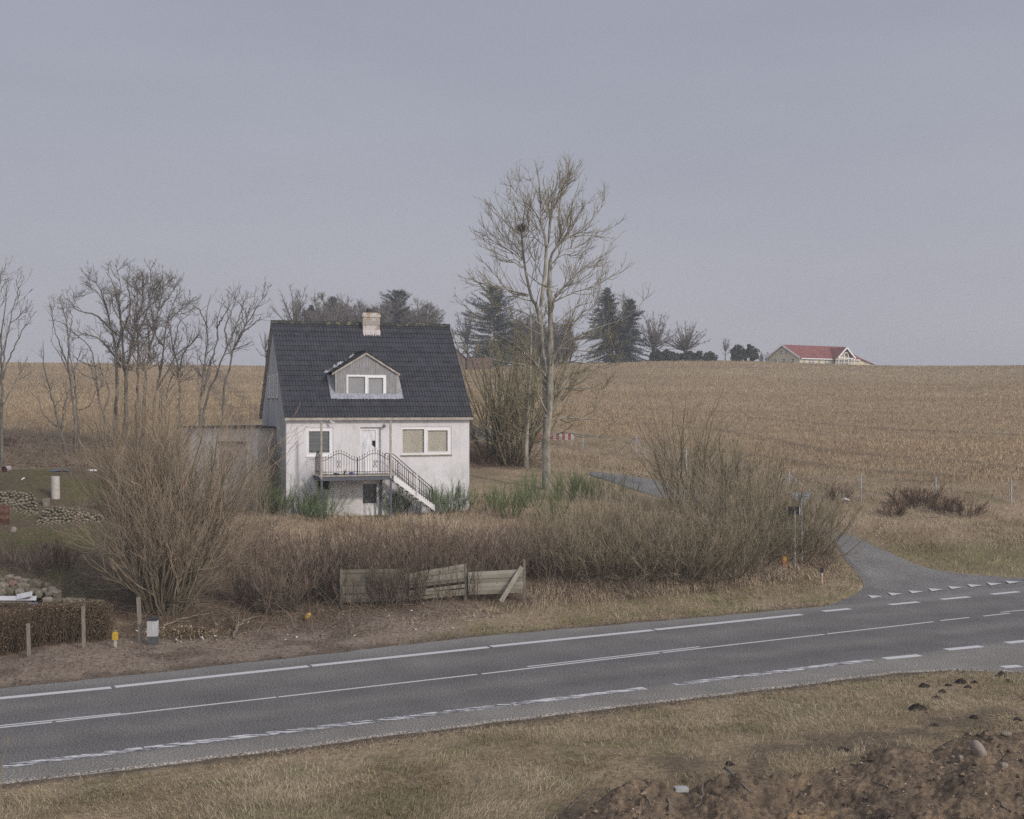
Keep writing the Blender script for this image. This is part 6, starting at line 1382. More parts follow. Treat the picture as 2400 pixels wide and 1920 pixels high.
# grey concrete block and dead wood
f9 = lambda x, y: on_mound(1300 + x / 3.593, 1760 + y / 3.593)
p = f9(1065, 352); bm = bmesh.new(); bmesh.ops.create_cube(bm, size=1); bmesh.ops.scale(bm, verts=bm.verts, vec=(.24, .13, .075)); bmesh.ops.bevel(bm, geom=bm.edges[:], offset=.008, segments=2, affect='EDGES')
me = bpy.data.meshes.new('concrete_block'); bm.to_mesh(me); bm.free(); me.materials.append(mat_noise('grey_concrete', (.30, .31, .30), (.42, .43, .41), 9, .9)); put('concrete_block', me, p + [0, .03, .05], 1, (.08, .05, .25), 'grey concrete paving block lying on top of the soil heap', 'block')
M_DEADW = mat_noise('dead_wood', (.10, .085, .07), (.22, .19, .16), 6, .9, (1, 1, 1), .4, coord='World')
def stick(pts, r0, lab, name='dead_branch', cat_='branch', lift=.02, r1=None):
    P_ = [np.array(q) + [0, 0, lift] for q in pts]; mb = MB(); P1, R1 = limb(P_, r0, r1 or r0 * .55, 10, np.random.default_rng(int(abs(P_[0][0]) * 100)), .012); mb.tubes(P1, R1, 7); mb.tube(P1[0][:2], R1[0][:2], 7); tag(mb.build(name, M_DEADW, smooth=True, loc=P_[0]), lab, cat_)
stick([f9(1440, 150), f9(1500, 215), f9(1580, 290), f9(1650, 362)], .035, 'thick dead branch lying down the crest of the soil heap')
stick([f9(90, 545), f9(130, 500), f9(200, 430), f9(262, 375)], .011, 'thin dark twig sticking out left of the soil heap', lift=.05)
stick([f8(1890, 1370), f8(1950, 1430), f8(2030, 1490)], .020, 'short brown stick at the lower right of the soil heap')
stick([f8(640, 1190), f8(770, 1250), f8(855, 1320)], .012, 'pale stick on the middle of the soil heap', lift=.03)
stick([f8(720, 1140), f8(750, 1200), f8(770, 1250)], .010, 'pale forked twig above the stick on the soil heap', lift=.04)
stick([f9(1250, 300), f9(1240, 380), f9(1215, 470), f9(1190, 500)], .020, 'bare root hanging over the hollow in the soil heap', 'root', 'root', .05)
stick([f9(950, 420), f9(965, 480), f9(960, 560)], .022, 'reddish root stump at the bottom of the soil heap', 'root', 'root', .04)
stick([f9(760, 390), f9(800, 450), f9(840, 510)], .018, 'stub of broken wood in the left of the soil heap', lift=.03)
# pebbles scattered through the dug soil
rg = np.random.default_rng(781); n = 2600; s = rg.uniform(.03, .6, n); d = rg.uniform(15, 25, n); x = s * d; z = mound_z(s, d); k = z > gz(x, d); q = np.stack([x, d, z], -1)[k]; n = len(q)
oc = np.array([[1, 0, 0], [0, 1, 0], [-1, 0, 0], [0, -1, 0], [0, 0, .8], [0, 0, -.8]]); fo = np.array([[0, 1, 4], [1, 2, 4], [2, 3, 4], [3, 0, 4], [1, 0, 5], [2, 1, 5], [3, 2, 5], [0, 3, 5]])
sz_ = (.006 + .022 * rg.uniform(0, 1, n) ** 3)[:, None, None]; V = q[:, None, :] + oc[None] * sz_ * rg.uniform(.6, 1.3, (n, 1, 3)); mb = MB(); mb.add(V.reshape(-1, 3), [(fo[None] + (np.arange(n) * 6)[:, None, None]).reshape(-1, 3)], np.repeat(rg.uniform(0, 1, n), 6))
ck = MB(); n2 = 5200; s = rg.uniform(.02, .62, n2); d = rg.uniform(15, 25.2, n2); x = s * d; z = mound_z(s, d); k = (z > gz(x, d)) & (rg.uniform(0, 1, n2) < .25 + 1.1 * (fbm(x * 1.6, d * 1.6, 86, 3) > .5)); qq = np.stack([x, d, z], -1)[k]; n2 = len(qq)
ico = np.array([[1, 0, 0], [.3, .95, .1], [-.8, .6, -.1], [-.8, -.6, .15], [.3, -.95, -.1], [.2, .1, .85], [-.1, -.1, -.8]]); fi = np.array([[0, 1, 5], [1, 2, 5], [2, 3, 5], [3, 4, 5], [4, 0, 5], [1, 0, 6], [2, 1, 6], [3, 2, 6], [4, 3, 6], [0, 4, 6]])
az = rg.uniform(0, 6.28, n2); cs, sn = np.cos(az), np.sin(az); B = ico[None] * rg.uniform(.6, 1.3, (n2, 7, 3)); B = np.stack([B[..., 0] * cs[:, None] - B[..., 1] * sn[:, None], B[..., 0] * sn[:, None] + B[..., 1] * cs[:, None], B[..., 2]], -1)
ck.add((qq[:, None, :] + B * (.012 + .06 * rg.uniform(0, 1, n2) ** 2.6)[:, None, None]).reshape(-1, 3), [(fi[None] + (np.arange(n2) * 7)[:, None, None]).reshape(-1, 3)], np.repeat(rg.uniform(0, 1, n2), 7))
tag(ck.build('soil_crumbs', mat_tint('soil_crumb_mix', [(0, (.06, .048, .038)), (.5, (.155, .118, .085)), (1, (.28, .205, .14))], nscale=9, namt=.3)), 'crumbs and clods of dug soil covering the heap', 'soil', kind='stuff')
tag(mb.build('pebbles', mat_tint('pebble_mix', [(0, (.12, .10, .08)), (.6, (.28, .25, .21)), (1, (.60, .56, .5))])), 'small pebbles scattered through the dug soil', 'pebbles', kind='stuff')
rt_ = MB(); k = rg.integers(0, n, 500); dr_ = nrm(rg.normal(0, 1, (500, 3)) * [1, 1, .3] + [0, -.3, .1]); rt_.tubes(*walk(q[k] + [0, 0, .0], dr_, rg.uniform(.1, .5, 500), np.full(500, .0035), 6, -.4, .4, rg, .5), 3, rg.uniform(0, 1, 500))
tag(rt_.build('roots', mat_tint('pale_roots', [(0, (.14, .11, .08)), (1, (.34, .28, .2))])), 'fine pale roots poking out of the dug soil', 'roots', kind='stuff')
# molehills
M_MOLE = mat_noise('black_soil', (.022, .018, .015), (.06, .048, .038), 14, .95, coord='World', bump=.8, spec=.05)
for i, (x, y, w_, lab) in enumerate(MH):
    p = MHP[i]; R = MHR[i]; hh = R * (.62 if i != 12 else .3)
    a, rr_ = np.meshgrid(np.linspace(0, 2 * math.pi, 25)[:-1], np.linspace(0, 1, 9)); xx, yy = p[0] + R * rr_ * np.cos(a), p[1] + R * rr_ * np.sin(a) * 1.2
    zz = gz(xx, yy) + hh * (1 - rr_ ** 1.6) * (.75 + .6 * (fbm(xx * 9, yy * 9, 790 + i, 3))) - .03 + (fbm(xx * 16, yy * 16, 800 + i, 2) - .5) * .06
    mb = MB(); idx = np.arange(a.size).reshape(a.shape); j = np.roll(idx, -1, 1); mb.add(np.stack([xx, yy, zz], -1).reshape(-1, 3), [np.stack([idx[:-1], idx[1:], j[1:], j[:-1]], -1).reshape(-1, 4)])
    tag(mb.build('molehill', M_MOLE, smooth=True, loc=p), lab, 'molehill', 'molehills in the near grass')
# two dry stalks in front at the left edge, thin bent weeds by the near grass
for pts, r0, lab in (([(0, 1850), (4, 1800), (14, 1760), (27, 1712)], .013, 'tall dry stalk at the left edge rising over the road'), ([(78, 1919), (86, 1880), (94, 1826)], .010, 'short dry stalk near the lower left corner'), ([(968, 1922), (975, 1900), (990, 1862), (964, 1830)], .006, 'thin bent weed stem standing in the near grass, left one'), ([(1150, 1922), (1168, 1880), (1172, 1820), (1150, 1740), (1125, 1690), (1112, 1640)], .006, 'tall thin curved weed stem in the near grass, reaching over the road')):
    d = 21.5; P_ = [px(x, y, d) for x, y in pts]; P_[0][2] = min(P_[0][2], float(gz(P_[0][0], d)) - .02); mb = MB(); P1, R1 = limb(P_, r0, r0 * .4, 12); mb.tubes(P1, R1, 5)
    if r0 > .008:
        a = spawn(P1, R1, rg, 5, .2, 1, (.3, .7), (0, 0), 4, up=.6, labs=(.05, .15), rmin=.003); mb.tubes(*a, 3, np.full(len(a[0]), .6))
    tag(mb.build('dry_stalk', M_WILLOW, loc=P_[0]), lab, 'plant')

# ------------------------------------------------------------------ board fence
M_BOARD = mat_tint('weathered_fence_board', [(0, (.14, .13, .10)), (.5, (.225, .205, .162)), (1, (.33, .305, .26))], .9, nscale=2.5, namt=.2)
q6 = lambda x, y, d: px(560 + x / 2.994, 1180 + y / 2.994, d)
fb0 = q6(715, 720, 45.4); bf = thing('board_fence', (fb0[0], fb0[1], float(gz(fb0[0], fb0[1]))), 'decaying horizontal board fence of three panels in front of the hedge', 'fence')
rg = np.random.default_rng(810)
def panel(TL, TR, BR, BL, d0, d1, n, gaps=(), lab=None):
    mb = MB(); TLw, TRw, BRw, BLw = q6(*TL, d0), q6(*TR, d1), q6(*BR, d1), q6(*BL, d0)
    for i in range(n):
        if i in gaps: continue
        a, c = i / n, (i + .94) / n; t0, t1 = rg.normal(0, .006, 2)
        if gaps and i > n * .55: t0 += rg.normal(0, .03); t1 += rg.normal(0, .02)
        l0, l1, r0, r1 = [u + (w_ - u) * k for u, w_, k in ((TLw, BLw, a + t0), (TLw, BLw, c + t0), (TRw, BRw, a + t1), (TRw, BRw, c + t1))]
        f = np.array([0, -.012 + rg.normal(0, .003), 0]); k = np.array([0, .022, 0])
        mb.box8([l1 + f, r1 + f, r1 + f + k, l1 + f + k, l0 + f, r0 + f, r0 + f + k, l0 + f + k], rg.uniform(.1, .9))
    o = mb.build('panel', M_BOARD, bf)
    if lab: o['label'] = lab
panel((718, 466), (1180, 459), (1180, 683), (718, 697), 45.5, 45.9, 8)
panel((1196, 492), (1578, 424), (1588, 650), (1196, 676), 45.9, 46.3, 9, (5,), 'sagging panel with slipped boards and gaps')
panel((1608, 481), (1992, 462), (1992, 628), (1608, 646), 46.3, 46.8, 6)
for x, yt, yb, d in ((717, 462, 746, 45.42), (1188, 458, 705, 45.95), (1592, 424, 690, 46.35), (2003, 395, 650, 46.85)):
    a = q6(x, yb, d); tp = q6(x, yt, d); a[2] = min(a[2], float(gz(a[0], a[1])) - .05); mb = MB(); mb.bar(a + [0, .05, 0], tp + [0, .05, 0], .085, .085, (0, 1, 0), .35); mb.build('post', M_BOARD, bf)
a, c = q6(1838, 690, 46.1), q6(1985, 446, 46.75); mb = MB(); mb.bar(a, c, .16, .03, (0, 1, .2), .7); tag(mb.build('plank', M_BOARD, loc=a), 'loose plank leaning diagonally against the right end of the board fence', 'plank')

# ------------------------------------------------------------------ roadside furniture
M_GALV = mat_noise('galvanised_steel', (.30, .31, .33), (.42, .43, .45), 9, .5, spec=.4, coord='World')
M_YEL = mat_noise('yellow_plastic', (.50, .33, .03), (.62, .42, .05), 9, .5, coord='World')
M_WOODP = mat_noise('grey_stake_wood', (.17, .15, .12), (.30, .27, .225), 8, .9, (6, 6, .8), .3, coord='World')
def gp(x, y): return on_ground(x, y)
# yellow marker
p = gp(270.5, 1518); t = thing('gas_marker', p, 'small yellow marker head on a short pale post by the dirt verge', 'marker post'); d = p[1]
mb = MB(); mb.bar(p - [0, 0, .1], px(270.5, 1499, d), .075, .05, (0, 1, 0)); mb.build('post', mat_noise('pale_plastic', (.42, .40, .32), (.52, .49, .41), 8, .7), t)
h0, h1 = px(270, 1499.5, d), px(270, 1483.5, d); mb = MB(); mb.box((h0[0] - .075, d - .05, h0[2]), (h0[0] + .075, d + .05, h1[2])); mb.box((h0[0] - .055, d - .035, h1[2]), (h0[0] + .055, d + .035, h1[2] + .03)); mb.build('head', M_YEL, t)
mb = MB(); mb.quad((h0[0] - .05, d - .053, h0[2] + .13), (h0[0] + .05, d - .053, h0[2] + .13), (h0[0] + .05, d - .053, h0[2] + .17), (h0[0] - .05, d - .053, h0[2] + .17)); mb.quad((h0[0] - .02, d - .053, h0[2] + .03), (h0[0] + .02, d - .053, h0[2] + .03), (h0[0] + .02, d - .053, h0[2] + .06), (h0[0] - .02, d - .053, h0[2] + .06)); mb.build('plate', mat_noise('ochre_print', (.35, .22, .03), (.55, .45, .3), 30, .6), t)
# cabinet
p = gp(356, 1513); d = p[1]; t = thing('utility_cabinet', p, 'narrow white and dark grey utility cabinet beside the tall stake', 'cabinet'); w0, w1 = px(344.5, 1500, d)[0], px(367, 1500, d)[0]
zc = px(356, 1492, d)[2]; zt = px(356, 1455, d)[2]
mb = MB(); mb.box((w0 + .015, d, p[2] - .05), (w1 + .015, d + .22, zc)); mb.build('base', mat_noise('dark_grey_plinth', (.075, .08, .085), (.12, .125, .13), 8, .8), t)
mb = MB(); mb.box((w0, d - .012, zc), (w1, d + .22, zt)); mb.build('body', mat_noise('white_streaked_steel', (.38, .38, .39), (.56, .56, .56), 5, .6, (6, 1, .4), coord='World'), t)
mb = MB(); mb.box((w0 - .012, d - .03, zt), (w1 + .012, d + .24, zt + .075)); mb.build('cap', mat_noise('black_cap', (.04, .04, .045), (.08, .08, .085), 9, .6), t)
for x, yt, yb, w_, lab in ((66, 1462, 1537, .085, 'short weathered stake in front of the clipped hedge, left one'), (195, 1421, 1520, .085, 'tall weathered stake with a white top in front of the clipped hedge'), (327, 1400, 1507, .10, 'tallest grey stake, leaning, between yellow marker and cabinet')):
    p = gp(x + (4 if x > 300 else 2), yb); d = p[1]; tp = px(x - (3 if x > 300 else 0), yt, d); mb = MB(); mb.bar(p - [0, 0, .2], tp, w_, w_, (0, 1, 0)); tag(mb.build('stake', M_WOODP, loc=p), lab, 'stake', 'weathered roadside stakes')
# give way sign seen from behind
d = 55.5; b0 = at_depth(1880 / DS, d); t = thing('give_way_sign', b0, 'back of a grey triangular road sign, point down, half hidden in the thicket', 'road sign')
c = lambda x, y: px(1760 + x / 5.392, 1080 + y / 5.392, d)
TL, TR, BT = c(508, 402), c(775, 402), c(640, 605); mb = MB(); cen = (TL + TR + BT) / 3
def rnd_tri(off):
    out = []
    for a, l_, r_ in ((TL, BT, TR), (TR, TL, BT), (BT, TR, TL)):
        out += [a + (l_ - a) * .10, a + (r_ - a) * .10]
    return [o + [0, off, 0] for o in out]
f0, f1_ = rnd_tri(0), rnd_tri(.02); mb.add(f0 + f1_, [np.array([[0, 1, 2, 3, 4, 5][::-1]]), np.array([[6, 7, 8, 9, 10, 11]]), np.array([[i, (i + 1) % 6, 6 + (i + 1) % 6, 6 + i] for i in range(6)])])
mb.build('plate', mat_noise('bare_aluminium', (.19, .215, .24), (.27, .30, .33), 6, .5, spec=.4, coord='World'), t)
mb = MB()
for yy in (440, 530):
    k = (yy - 402) / 203; l_, r_ = TL + (BT - TL) * k, TR + (BT - TR) * k; mb.bar(l_ + [.08, -.018, 0], r_ + [-.08, -.018, 0], .03, .025)
mb.build('bracket', M_GALV, t); mb = MB(); mb.tube([b0 - [0, 0, .3], c(634, 436) + [0, -.055, 0]], .03, 10); mb.build('pole', M_GALV, t)
# street name sign from behind
p = gp(1863, 1333); d = p[1]; t = thing('street_name_sign', p, 'slim pole with a dark name plate turned away, in front of the thicket', 'street sign'); c = lambda x, y: px(1760 + x / 5.392, 1080 + y / 5.392, d)
mb = MB(); mb.tube([p - [0, 0, .2], c(556, 640)], .03, 10); mb.build('pole', M_GALV, t)
A, B = c(478, 632), c(616, 655); A[1] += .25; mb = MB(); hh = .33; dirv = B - A; dirv[2] = 0; nn_ = nrm(np.array([-dirv[1], dirv[0], 0])) * .012
zc_ = A[2] - .0; mb.box8([np.array([*q[:2], zc_ - hh / 2]) + s_ for q, s_ in ((A, -nn_), (B, -nn_), (B, nn_), (A, nn_))] + [np.array([*q[:2], zc_ + hh / 2]) + s_ for q, s_ in ((A, -nn_), (B, -nn_), (B, nn_), (A, nn_))]); mb.build('plate', mat_noise('dark_sign_back', (.025, .028, .034), (.05, .052, .06), 8, .6), t)
mb = MB(); mb.bar(np.array([*B[:2], zc_ - hh / 2 - .01]), np.array([*B[:2], zc_ + hh / 2 + .01]), .03, .03, (0, 1, 0)); mb.build('edge_trim', M_WHITE, t)
# orange marker post and black topped reflector post
p = gp(1838, 1336); d = p[1]; t = thing('marker_post', p, 'orange marker post with a yellow label at the edge of the thicket', 'marker post')
mb = MB(); mb.bar(p - [0, 0, .1], px(1838, 1318, d), .10, .05, (0, 1, 0)); mb.build('post', mat_noise('faded_orange', (.33, .12, .06), (.42, .18, .10), 8, .7), t)
mb = MB(); mb.bar(px(1838.5, 1318, d), px(1839.5, 1304, d), .17, .06, (0, 1, 0)); mb.build('head', mat_noise('orange_plastic', (.42, .14, .04), (.50, .19, .06), 8, .6), t)
q = px(1839, 1313, d); mb = MB(); mb.box((q[0] - .055, d - .036, q[2]), (q[0] + .065, d - .031, q[2] + .11)); mb.build('plate', M_YEL, t)
p = gp(1927.5, 1372); d = p[1]; t = thing('reflector_post', p, 'thin reflector post with a black cap near the mouth of the side road', 'marker post')
mb = MB(); mb.bar(p - [0, 0, .1], px(1926.5, 1341, d), .055, .055, (0, 1, 0)); mb.build('post', mat_noise('orange_white_post', (.55, .32, .2), (.62, .55, .48), 5, .6, (.2, .2, 3), coord='World'), t)
mb = MB(); mb.bar(px(1926.5, 1342, d), px(1926, 1331, d), .10, .09, (0, 1, 0)); mb.tube([px(1926, 1331, d), px(1926, 1330, d)], [.045, .01], 8); mb.build('cap', mat_noise('black_plastic', (.015, .016, .025), (.03, .03, .045), 8, .5), t)
# red and white barrier
d = 94.0; a, c_ = px(1262, 1016, d), px(1345, 1031, d); base = at_depth(1300 / DS, d); t = thing('barrier', (base[0], d, base[2]), 'red and white striped barrier board across the track behind the tall tree', 'barrier')
M_RED = mat_noise('faded_red', (.28, .07, .07), (.35, .11, .105), 6, .6, coord='World'); M_BW = mat_noise('barrier_white', (.40, .385, .37), (.48, .465, .45), 6, .6, coord='World')
for nm, m_, par in (('red_stripe', M_RED, 0), ('board', M_BW, 1)):
    mb = MB(); n = 12
    for i in range(n):
        if i % 2 == par: mb.box((a[0] + (c_[0] - a[0]) * i / n, d - .02, c_[2]), (a[0] + (c_[0] - a[0]) * (i + 1) / n, d + .02, a[2]))
    mb.build(nm, m_, t)
mb = MB()
for k in (.06, .94):
    x_ = a[0] + (c_[0] - a[0]) * k; mb.bar((x_, d + .05, float(gz(x_, d)) - .1), (x_, d + .05, a[2] + .03), .06, .06, (0, 1, 0))
mb.build('support', M_GALV, t)
# field fence: galvanised posts, two of them braced, and wires
fp = [(1250, 1020, 98), (1366, 1020, 92), (1490, 1016, 89.5), (1608, 1046, 83), (1730, 1078, 77.5), (1849, 1108, 72.5), (2018, 1114, 71), (2193, 1121, 70.3), (2370, 1127, 70), (2550, 1134, 70)]
t0 = px(1849, 1108, 72.5); t = thing('field_fence', (t0[0], t0[1], float(gz(t0[0], t0[1]))), 'wire fence with thin steel posts along the edge of the stubble field', 'fence'); tops = []
for i, (x, y, d) in enumerate(fp):
    tp = px(x, y, d); g = float(gz(tp[0], d)); tp[2] = max(min(tp[2], g + 1.5), g + 1.05); tops.append(tp); mb = MB(); mb.tube([(tp[0], d, g - .2), tp], .042, 8); mb.tube([tp, tp + [0, 0, .06]], .05, 8); mb.build('post', M_GALV, t)
for i in (2, 5):
    tp = tops[i]
    for sx in (-1, 1):
        e = tops[i + sx] - tp; e[2] = 0; e = e / np.linalg.norm(e) * 1.75 + tp; e[2] = float(gz(e[0], e[1])); mb = MB(); mb.tube([tp - [0, 0, .12], e], .032, 6); mb.build('brace', M_GALV, t)
mb = MB()
for k in (.08, .4, .75):
    for p_, q_ in zip(tops, tops[1:]):
        g0, g1 = float(gz(p_[0], p_[1])), float(gz(q_[0], q_[1])); A_ = np.array([p_[0], p_[1], p_[2] + (g0 - p_[2]) * k]); B_ = np.array([q_[0], q_[1], q_[2] + (g1 - q_[2]) * k]); mb.tube([A_, (A_ + B_) / 2 - [0, 0, .03], B_], .004, 3)
mb.build('wire', M_GALV, t)

# ------------------------------------------------------------------ garden leftovers at the left
q = lambda x, y: (x / 6.7375, 1060 + y / 6.7375)
def ring_tube(c0, c1, r, sides=20, inner=None):
    mb = MB(); mb.tube([c0, c1], r, sides)
    if inner: pass
    return mb
p = gp(5, 1228); t = thing('oil_drum', p, 'rusty brown steel drum in front of the stone heap at the left edge', 'drum'); d = p[1]
mb = MB(); hT_ = px(5, 1183.5, d)[2] - p[2]; zz = [0, .01, .3, .32, .34, .62, .64, .66, .97, 1.0]; rr_ = [.29, .30, .30, .315, .30, .30, .315, .30, .30, .305]
mb.tube([p + [0, 0, hT_ * z - .03] for z in zz], np.array(rr_), 24); mb.build('shell', mat_noise('rusted_steel', (.085, .045, .035), (.17, .085, .055), 5, .8, coord='World'), t, True)
mb = MB(); mb.tube([p + [0, 0, hT_ - .06], p + [0, 0, hT_ - .05]], .29, 24); mb.build('lid', M_DARK, t)
p = gp(131, 1168.5); d = p[1]; tp = px(129, 1116.5, d); t = thing('concrete_pipe', p, 'pale concrete pipe standing upright on the garden bank', 'pipe')
mb = MB(); mb.tube([p - [0, 0, .25], tp + [0, 0, .0]], .205, 24, cap=False); mb.build('shell', mat_noise('pale_concrete', (.40, .375, .335), (.52, .49, .45), 4, .9, coord='World'), t, True)
mb = MB(); mb.tube([tp - [0, 0, .05], tp - [0, 0, .04]], .204, 24); mb.build('top', mat_noise('pipe_mouth', (.30, .285, .26), (.38, .36, .33), 4, .9, coord='World'), t)
p = gp(*q(732, 862)); d = p[1]; mb = MB(); w_ = .12; zt = px(*q(732, 728), d)[2]; mb.bar(p - [0, 0, .1], (p[0] - .02, d + .02, zt), .25, .2, (0, 1, 0)); tag(mb.build('concrete_stump', mat_noise('mossy_concrete', (.17, .16, .125), (.27, .25, .2), 6, .9, coord='World'), loc=p), 'short mossy concrete stump left below the standing pipe', 'stump')
p = gp(*q(65, 318)); d = p[1]; t = thing('clay_pipe', p, 'short pinkish pipe lying with its dark mouth towards the road', 'pipe')
mb = MB(); mb.tube([p + [0, 0, .13], p + [-.05, .7, .13]], .165, 18, cap=False); mb.build('shell', mat_noise('pink_clay', (.33, .29, .31), (.43, .38, .4), 6, .7, coord='World'), t, True); mb = MB(); mb.tube([p + [0, .02, .13], p + [0, .03, .13]], .135, 18); mb.build('mouth', mat_noise('pipe_dark', (.05, .018, .018), (.08, .03, .03), 6, .9), t)
def sheet(L, name, mat, lab, cat_, amp, seed, lift=.04):
    x0, x1, y0, y1 = L; A, B = np.meshgrid(np.linspace(x0, x1, 22), np.linspace(y0, y1, 9)); P_ = np.array([gp(a, b) for a, b in zip(A.ravel(), B.ravel())]); P_[:, 2] += lift + amp * fbm(P_[:, 0] * 3, P_[:, 1] * 2, seed, 3) * np.exp(-((np.linspace(-1, 1, 22) - .25) / .38) ** 2)[None].repeat(9, 0).ravel()
    mb = MB(); i = np.arange(A.size).reshape(A.shape); mb.add(P_, [np.stack([i[:-1, :-1], i[1:, :-1], i[1:, 1:], i[:-1, 1:]], -1).reshape(-1, 4)]); tag(mb.build(name, mat, smooth=True, loc=P_.mean(0)), lab, cat_)
M_BLUE = mat_noise('blue_tarp', (.06, .11, .22), (.11, .18, .32), 7, .5, coord='World')
sheet((*[v / 6.7375 for v in (790, 1085)], 1104.6, 1107), 'tarpaulin', M_BLUE, 'crumpled blue tarpaulin lying on the moss above the pipe', 'tarpaulin', .26, 831)
sheet((66, 96, 1417, 1422), 'tarpaulin', mat_noise('pale_blue_plastic', (.20, .23, .34), (.30, .33, .45), 9, .5), 'small scrap of pale blue plastic below the white boards', 'plastic', .08, 832)
pa, pb = gp(208, 1106), gp(225, 1106); mb = MB(); mb.bar(pa + [0, 0, .08], pb + [0, 0, .08], .35, .10); tag(mb.build('slab', M_WHITE, loc=pa), 'white slab lying on the moss right of the blue tarpaulin', 'slab')
pa, pb = gp(51, 1126.5), gp(57, 1123); mb = MB(); mb.bar(pa + [0, 0, .04], pb + [0, 0, .05], .07, .03); tag(mb.build('white_stick', M_WHITE, loc=pa), 'small white strip lying on the dark moss left of the pipe', 'stick')
p = gp(*q(212, 1268)); put('stone', stone_mesh('stone', 840, M_STONE_P, (1, .8, 1), .5, 2), p + [0, 0, .08], (.13, .13, .15), (0, .3, .4), 'pointed pinkish stone alone on the grass below the drum', 'stone')
d = 43.4
for L_, lab in (((-30, 425, 436, 425, .16), 'long white board lying in front of the dry stone wall'), ((205, 412, 380, 372, .19), 'short white board propped on the long white board'), ((-30, 455, 380, 458, .10), 'dark weathered batten lying under the white boards')):
    a, c_ = px(*c5(L_[0], L_[1]), d), px(*c5(L_[2], L_[3]), d - (.12 if 'propped' in lab else -.05 if 'batten' in lab else 0)); mb = MB(); w_ = L_[4]; mb.bar(a, c_, w_ * .35, w_, (0, .55, 1) if 'batten' not in lab else (0, 0, 1)); tag(mb.build('board', M_WOODP if 'batten' in lab else mat_noise('white_board', (.50, .50, .54), (.64, .64, .66), 4, .6, coord='World'), loc=a), lab, 'board')
# litter: chip heap, rubbish, yellow bag, fallen branches
rg = np.random.default_rng(850); n = 2200; r_ = np.abs(rg.normal(0, .42, n)); az = rg.uniform(0, 6.28, n); c0 = gp(440, 1492); xx, yy = c0[0] + r_ * np.cos(az) * 2.0, c0[1] + r_ * np.sin(az) * 1.0; hh = .28 * np.exp(-(r_ / .6) ** 2)
P_ = np.stack([xx, yy, gz(xx, yy) + hh * rg.uniform(.4, 1, n) + .01], -1); u = nrm(rg.normal(0, 1, (n, 3))); v = nrm(np.cross(u, rg.normal(0, 1, (n, 3)))); l_ = rg.uniform(.02, .08, n)[:, None]; w_ = rg.uniform(.008, .02, n)[:, None]
mb = MB(); mb.add(np.stack([P_ - u * l_ - v * w_, P_ + u * l_ - v * w_, P_ + u * l_ + v * w_, P_ - u * l_ + v * w_], 1).reshape(-1, 3), [np.arange(n * 4).reshape(-1, 4)], np.repeat(rg.uniform(0, 1, n), 4)); tag(mb.build('wood_chips', mat_tint('chip_mix', [(0, (.11, .08, .052)), (.6, (.235, .175, .11)), (.95, (.35, .275, .185)), (.98, (.62, .6, .58))])), 'heap of pale wood chips and splinters by the cabinet', 'debris', kind='stuff')
n = 230; xs_ = rg.uniform(300, 1150, n) ; ys_ = np.interp(xs_, [300, 700, 1150], [1515, 1470, 1440]) + rg.uniform(-45, 30, n); P_ = np.array([gp(a, b) for a, b in zip(xs_, ys_)]); P_ = P_[road_sd(P_[:, 0], P_[:, 1]) > .3]; n = len(P_); u = nrm(rg.normal(0, 1, (n, 3)) * [1, 1, .5]); v = nrm(np.cross(u, rg.normal(0, 1, (n, 3)))); l_ = rg.uniform(.012, .04, n)[:, None]
mb = MB(); P_[:, 2] += .02; mb.add(np.stack([P_ - u * l_ - v * l_ * .6, P_ + u * l_ - v * l_ * .6, P_ + u * l_ + v * l_ * .6, P_ - u * l_ + v * l_ * .6], 1).reshape(-1, 3), [np.arange(n * 4).reshape(-1, 4)], np.repeat(rg.uniform(0, 1, n), 4)); tag(mb.build('litter', mat_tint('paper_scraps', [(0, (.25, .22, .18)), (.6, (.5, .48, .46)), (1, (.75, .75, .75))])), 'scraps of white litter strewn along the bare verge', 'litter', kind='stuff')
p = gp(716, 1455); d = p[1]; a = px(716, 1452, d); c_ = px(727, 1436, d); mb = MB(); mb.tubes(np.array([[a, a + (c_ - a) * .2, a + (c_ - a) * .6, a + (c_ - a) * .9, c_]]), np.array([[.03, .075, .085, .05, .02]]), 8); tag(mb.build('yellow_bag', M_YEL, smooth=True, loc=p), 'crumpled yellow plastic bag under the hedge left of the board fence', 'bag')
p = gp(1915, 1173); mb = MB(); q_ = on_ground(1978, 1174); mb.tubes(np.array([[q_ + [-.15, 0, .05], q_ + [0, 0, .12], q_ + [.2, 0, .06], q_ + [.35, 0, .03]]]), np.array([[.05, .12, .05, .01]]), 7); tag(mb.build('plastic_bag', M_WHITE, smooth=True, loc=q_), 'white plastic scrap caught in the grass beside the left bramble dome', 'bag')
def fallen(pts, r0, lab):
    P_ = [gp(x, y) + [0, 0, .05 + .12 * (i % 2)] for i, (x, y) in enumerate(pts)]; mb = MB(); P1, R1 = limb(P_, r0, r0 * .4, 12, rg, .03); mb.tubes(P1, R1, 6); a = spawn(P1, R1, rg, 2.2, .2, 1, (.4, .9), (0, 0), 6, up=.3, curl=.3, rr=.5, labs=(.3, .9), rmin=.007); mb.tubes(*a, 4, np.full(len(a[0]), .6)); tag(mb.build('fallen_branch', M_WILLOW, loc=P_[0]), lab, 'branch', 'fallen branches under the willow')
fallen([(548, 1488), (575, 1465), (612, 1447)], .035, 'pale fallen branch right of the willow foot, nearest the hedge'); fallen([(372, 1478), (430, 1462), (500, 1440)], .03, 'long fallen branch lying below the willow beside the chip heap'); fallen([(548, 1500), (552, 1470), (540, 1430)], .025, 'upright fallen branch between the willow and the hedge'); fallen([(380, 1480), (388, 1474), (400, 1468)], .03, 'short pale piece of wood right of the cabinet')

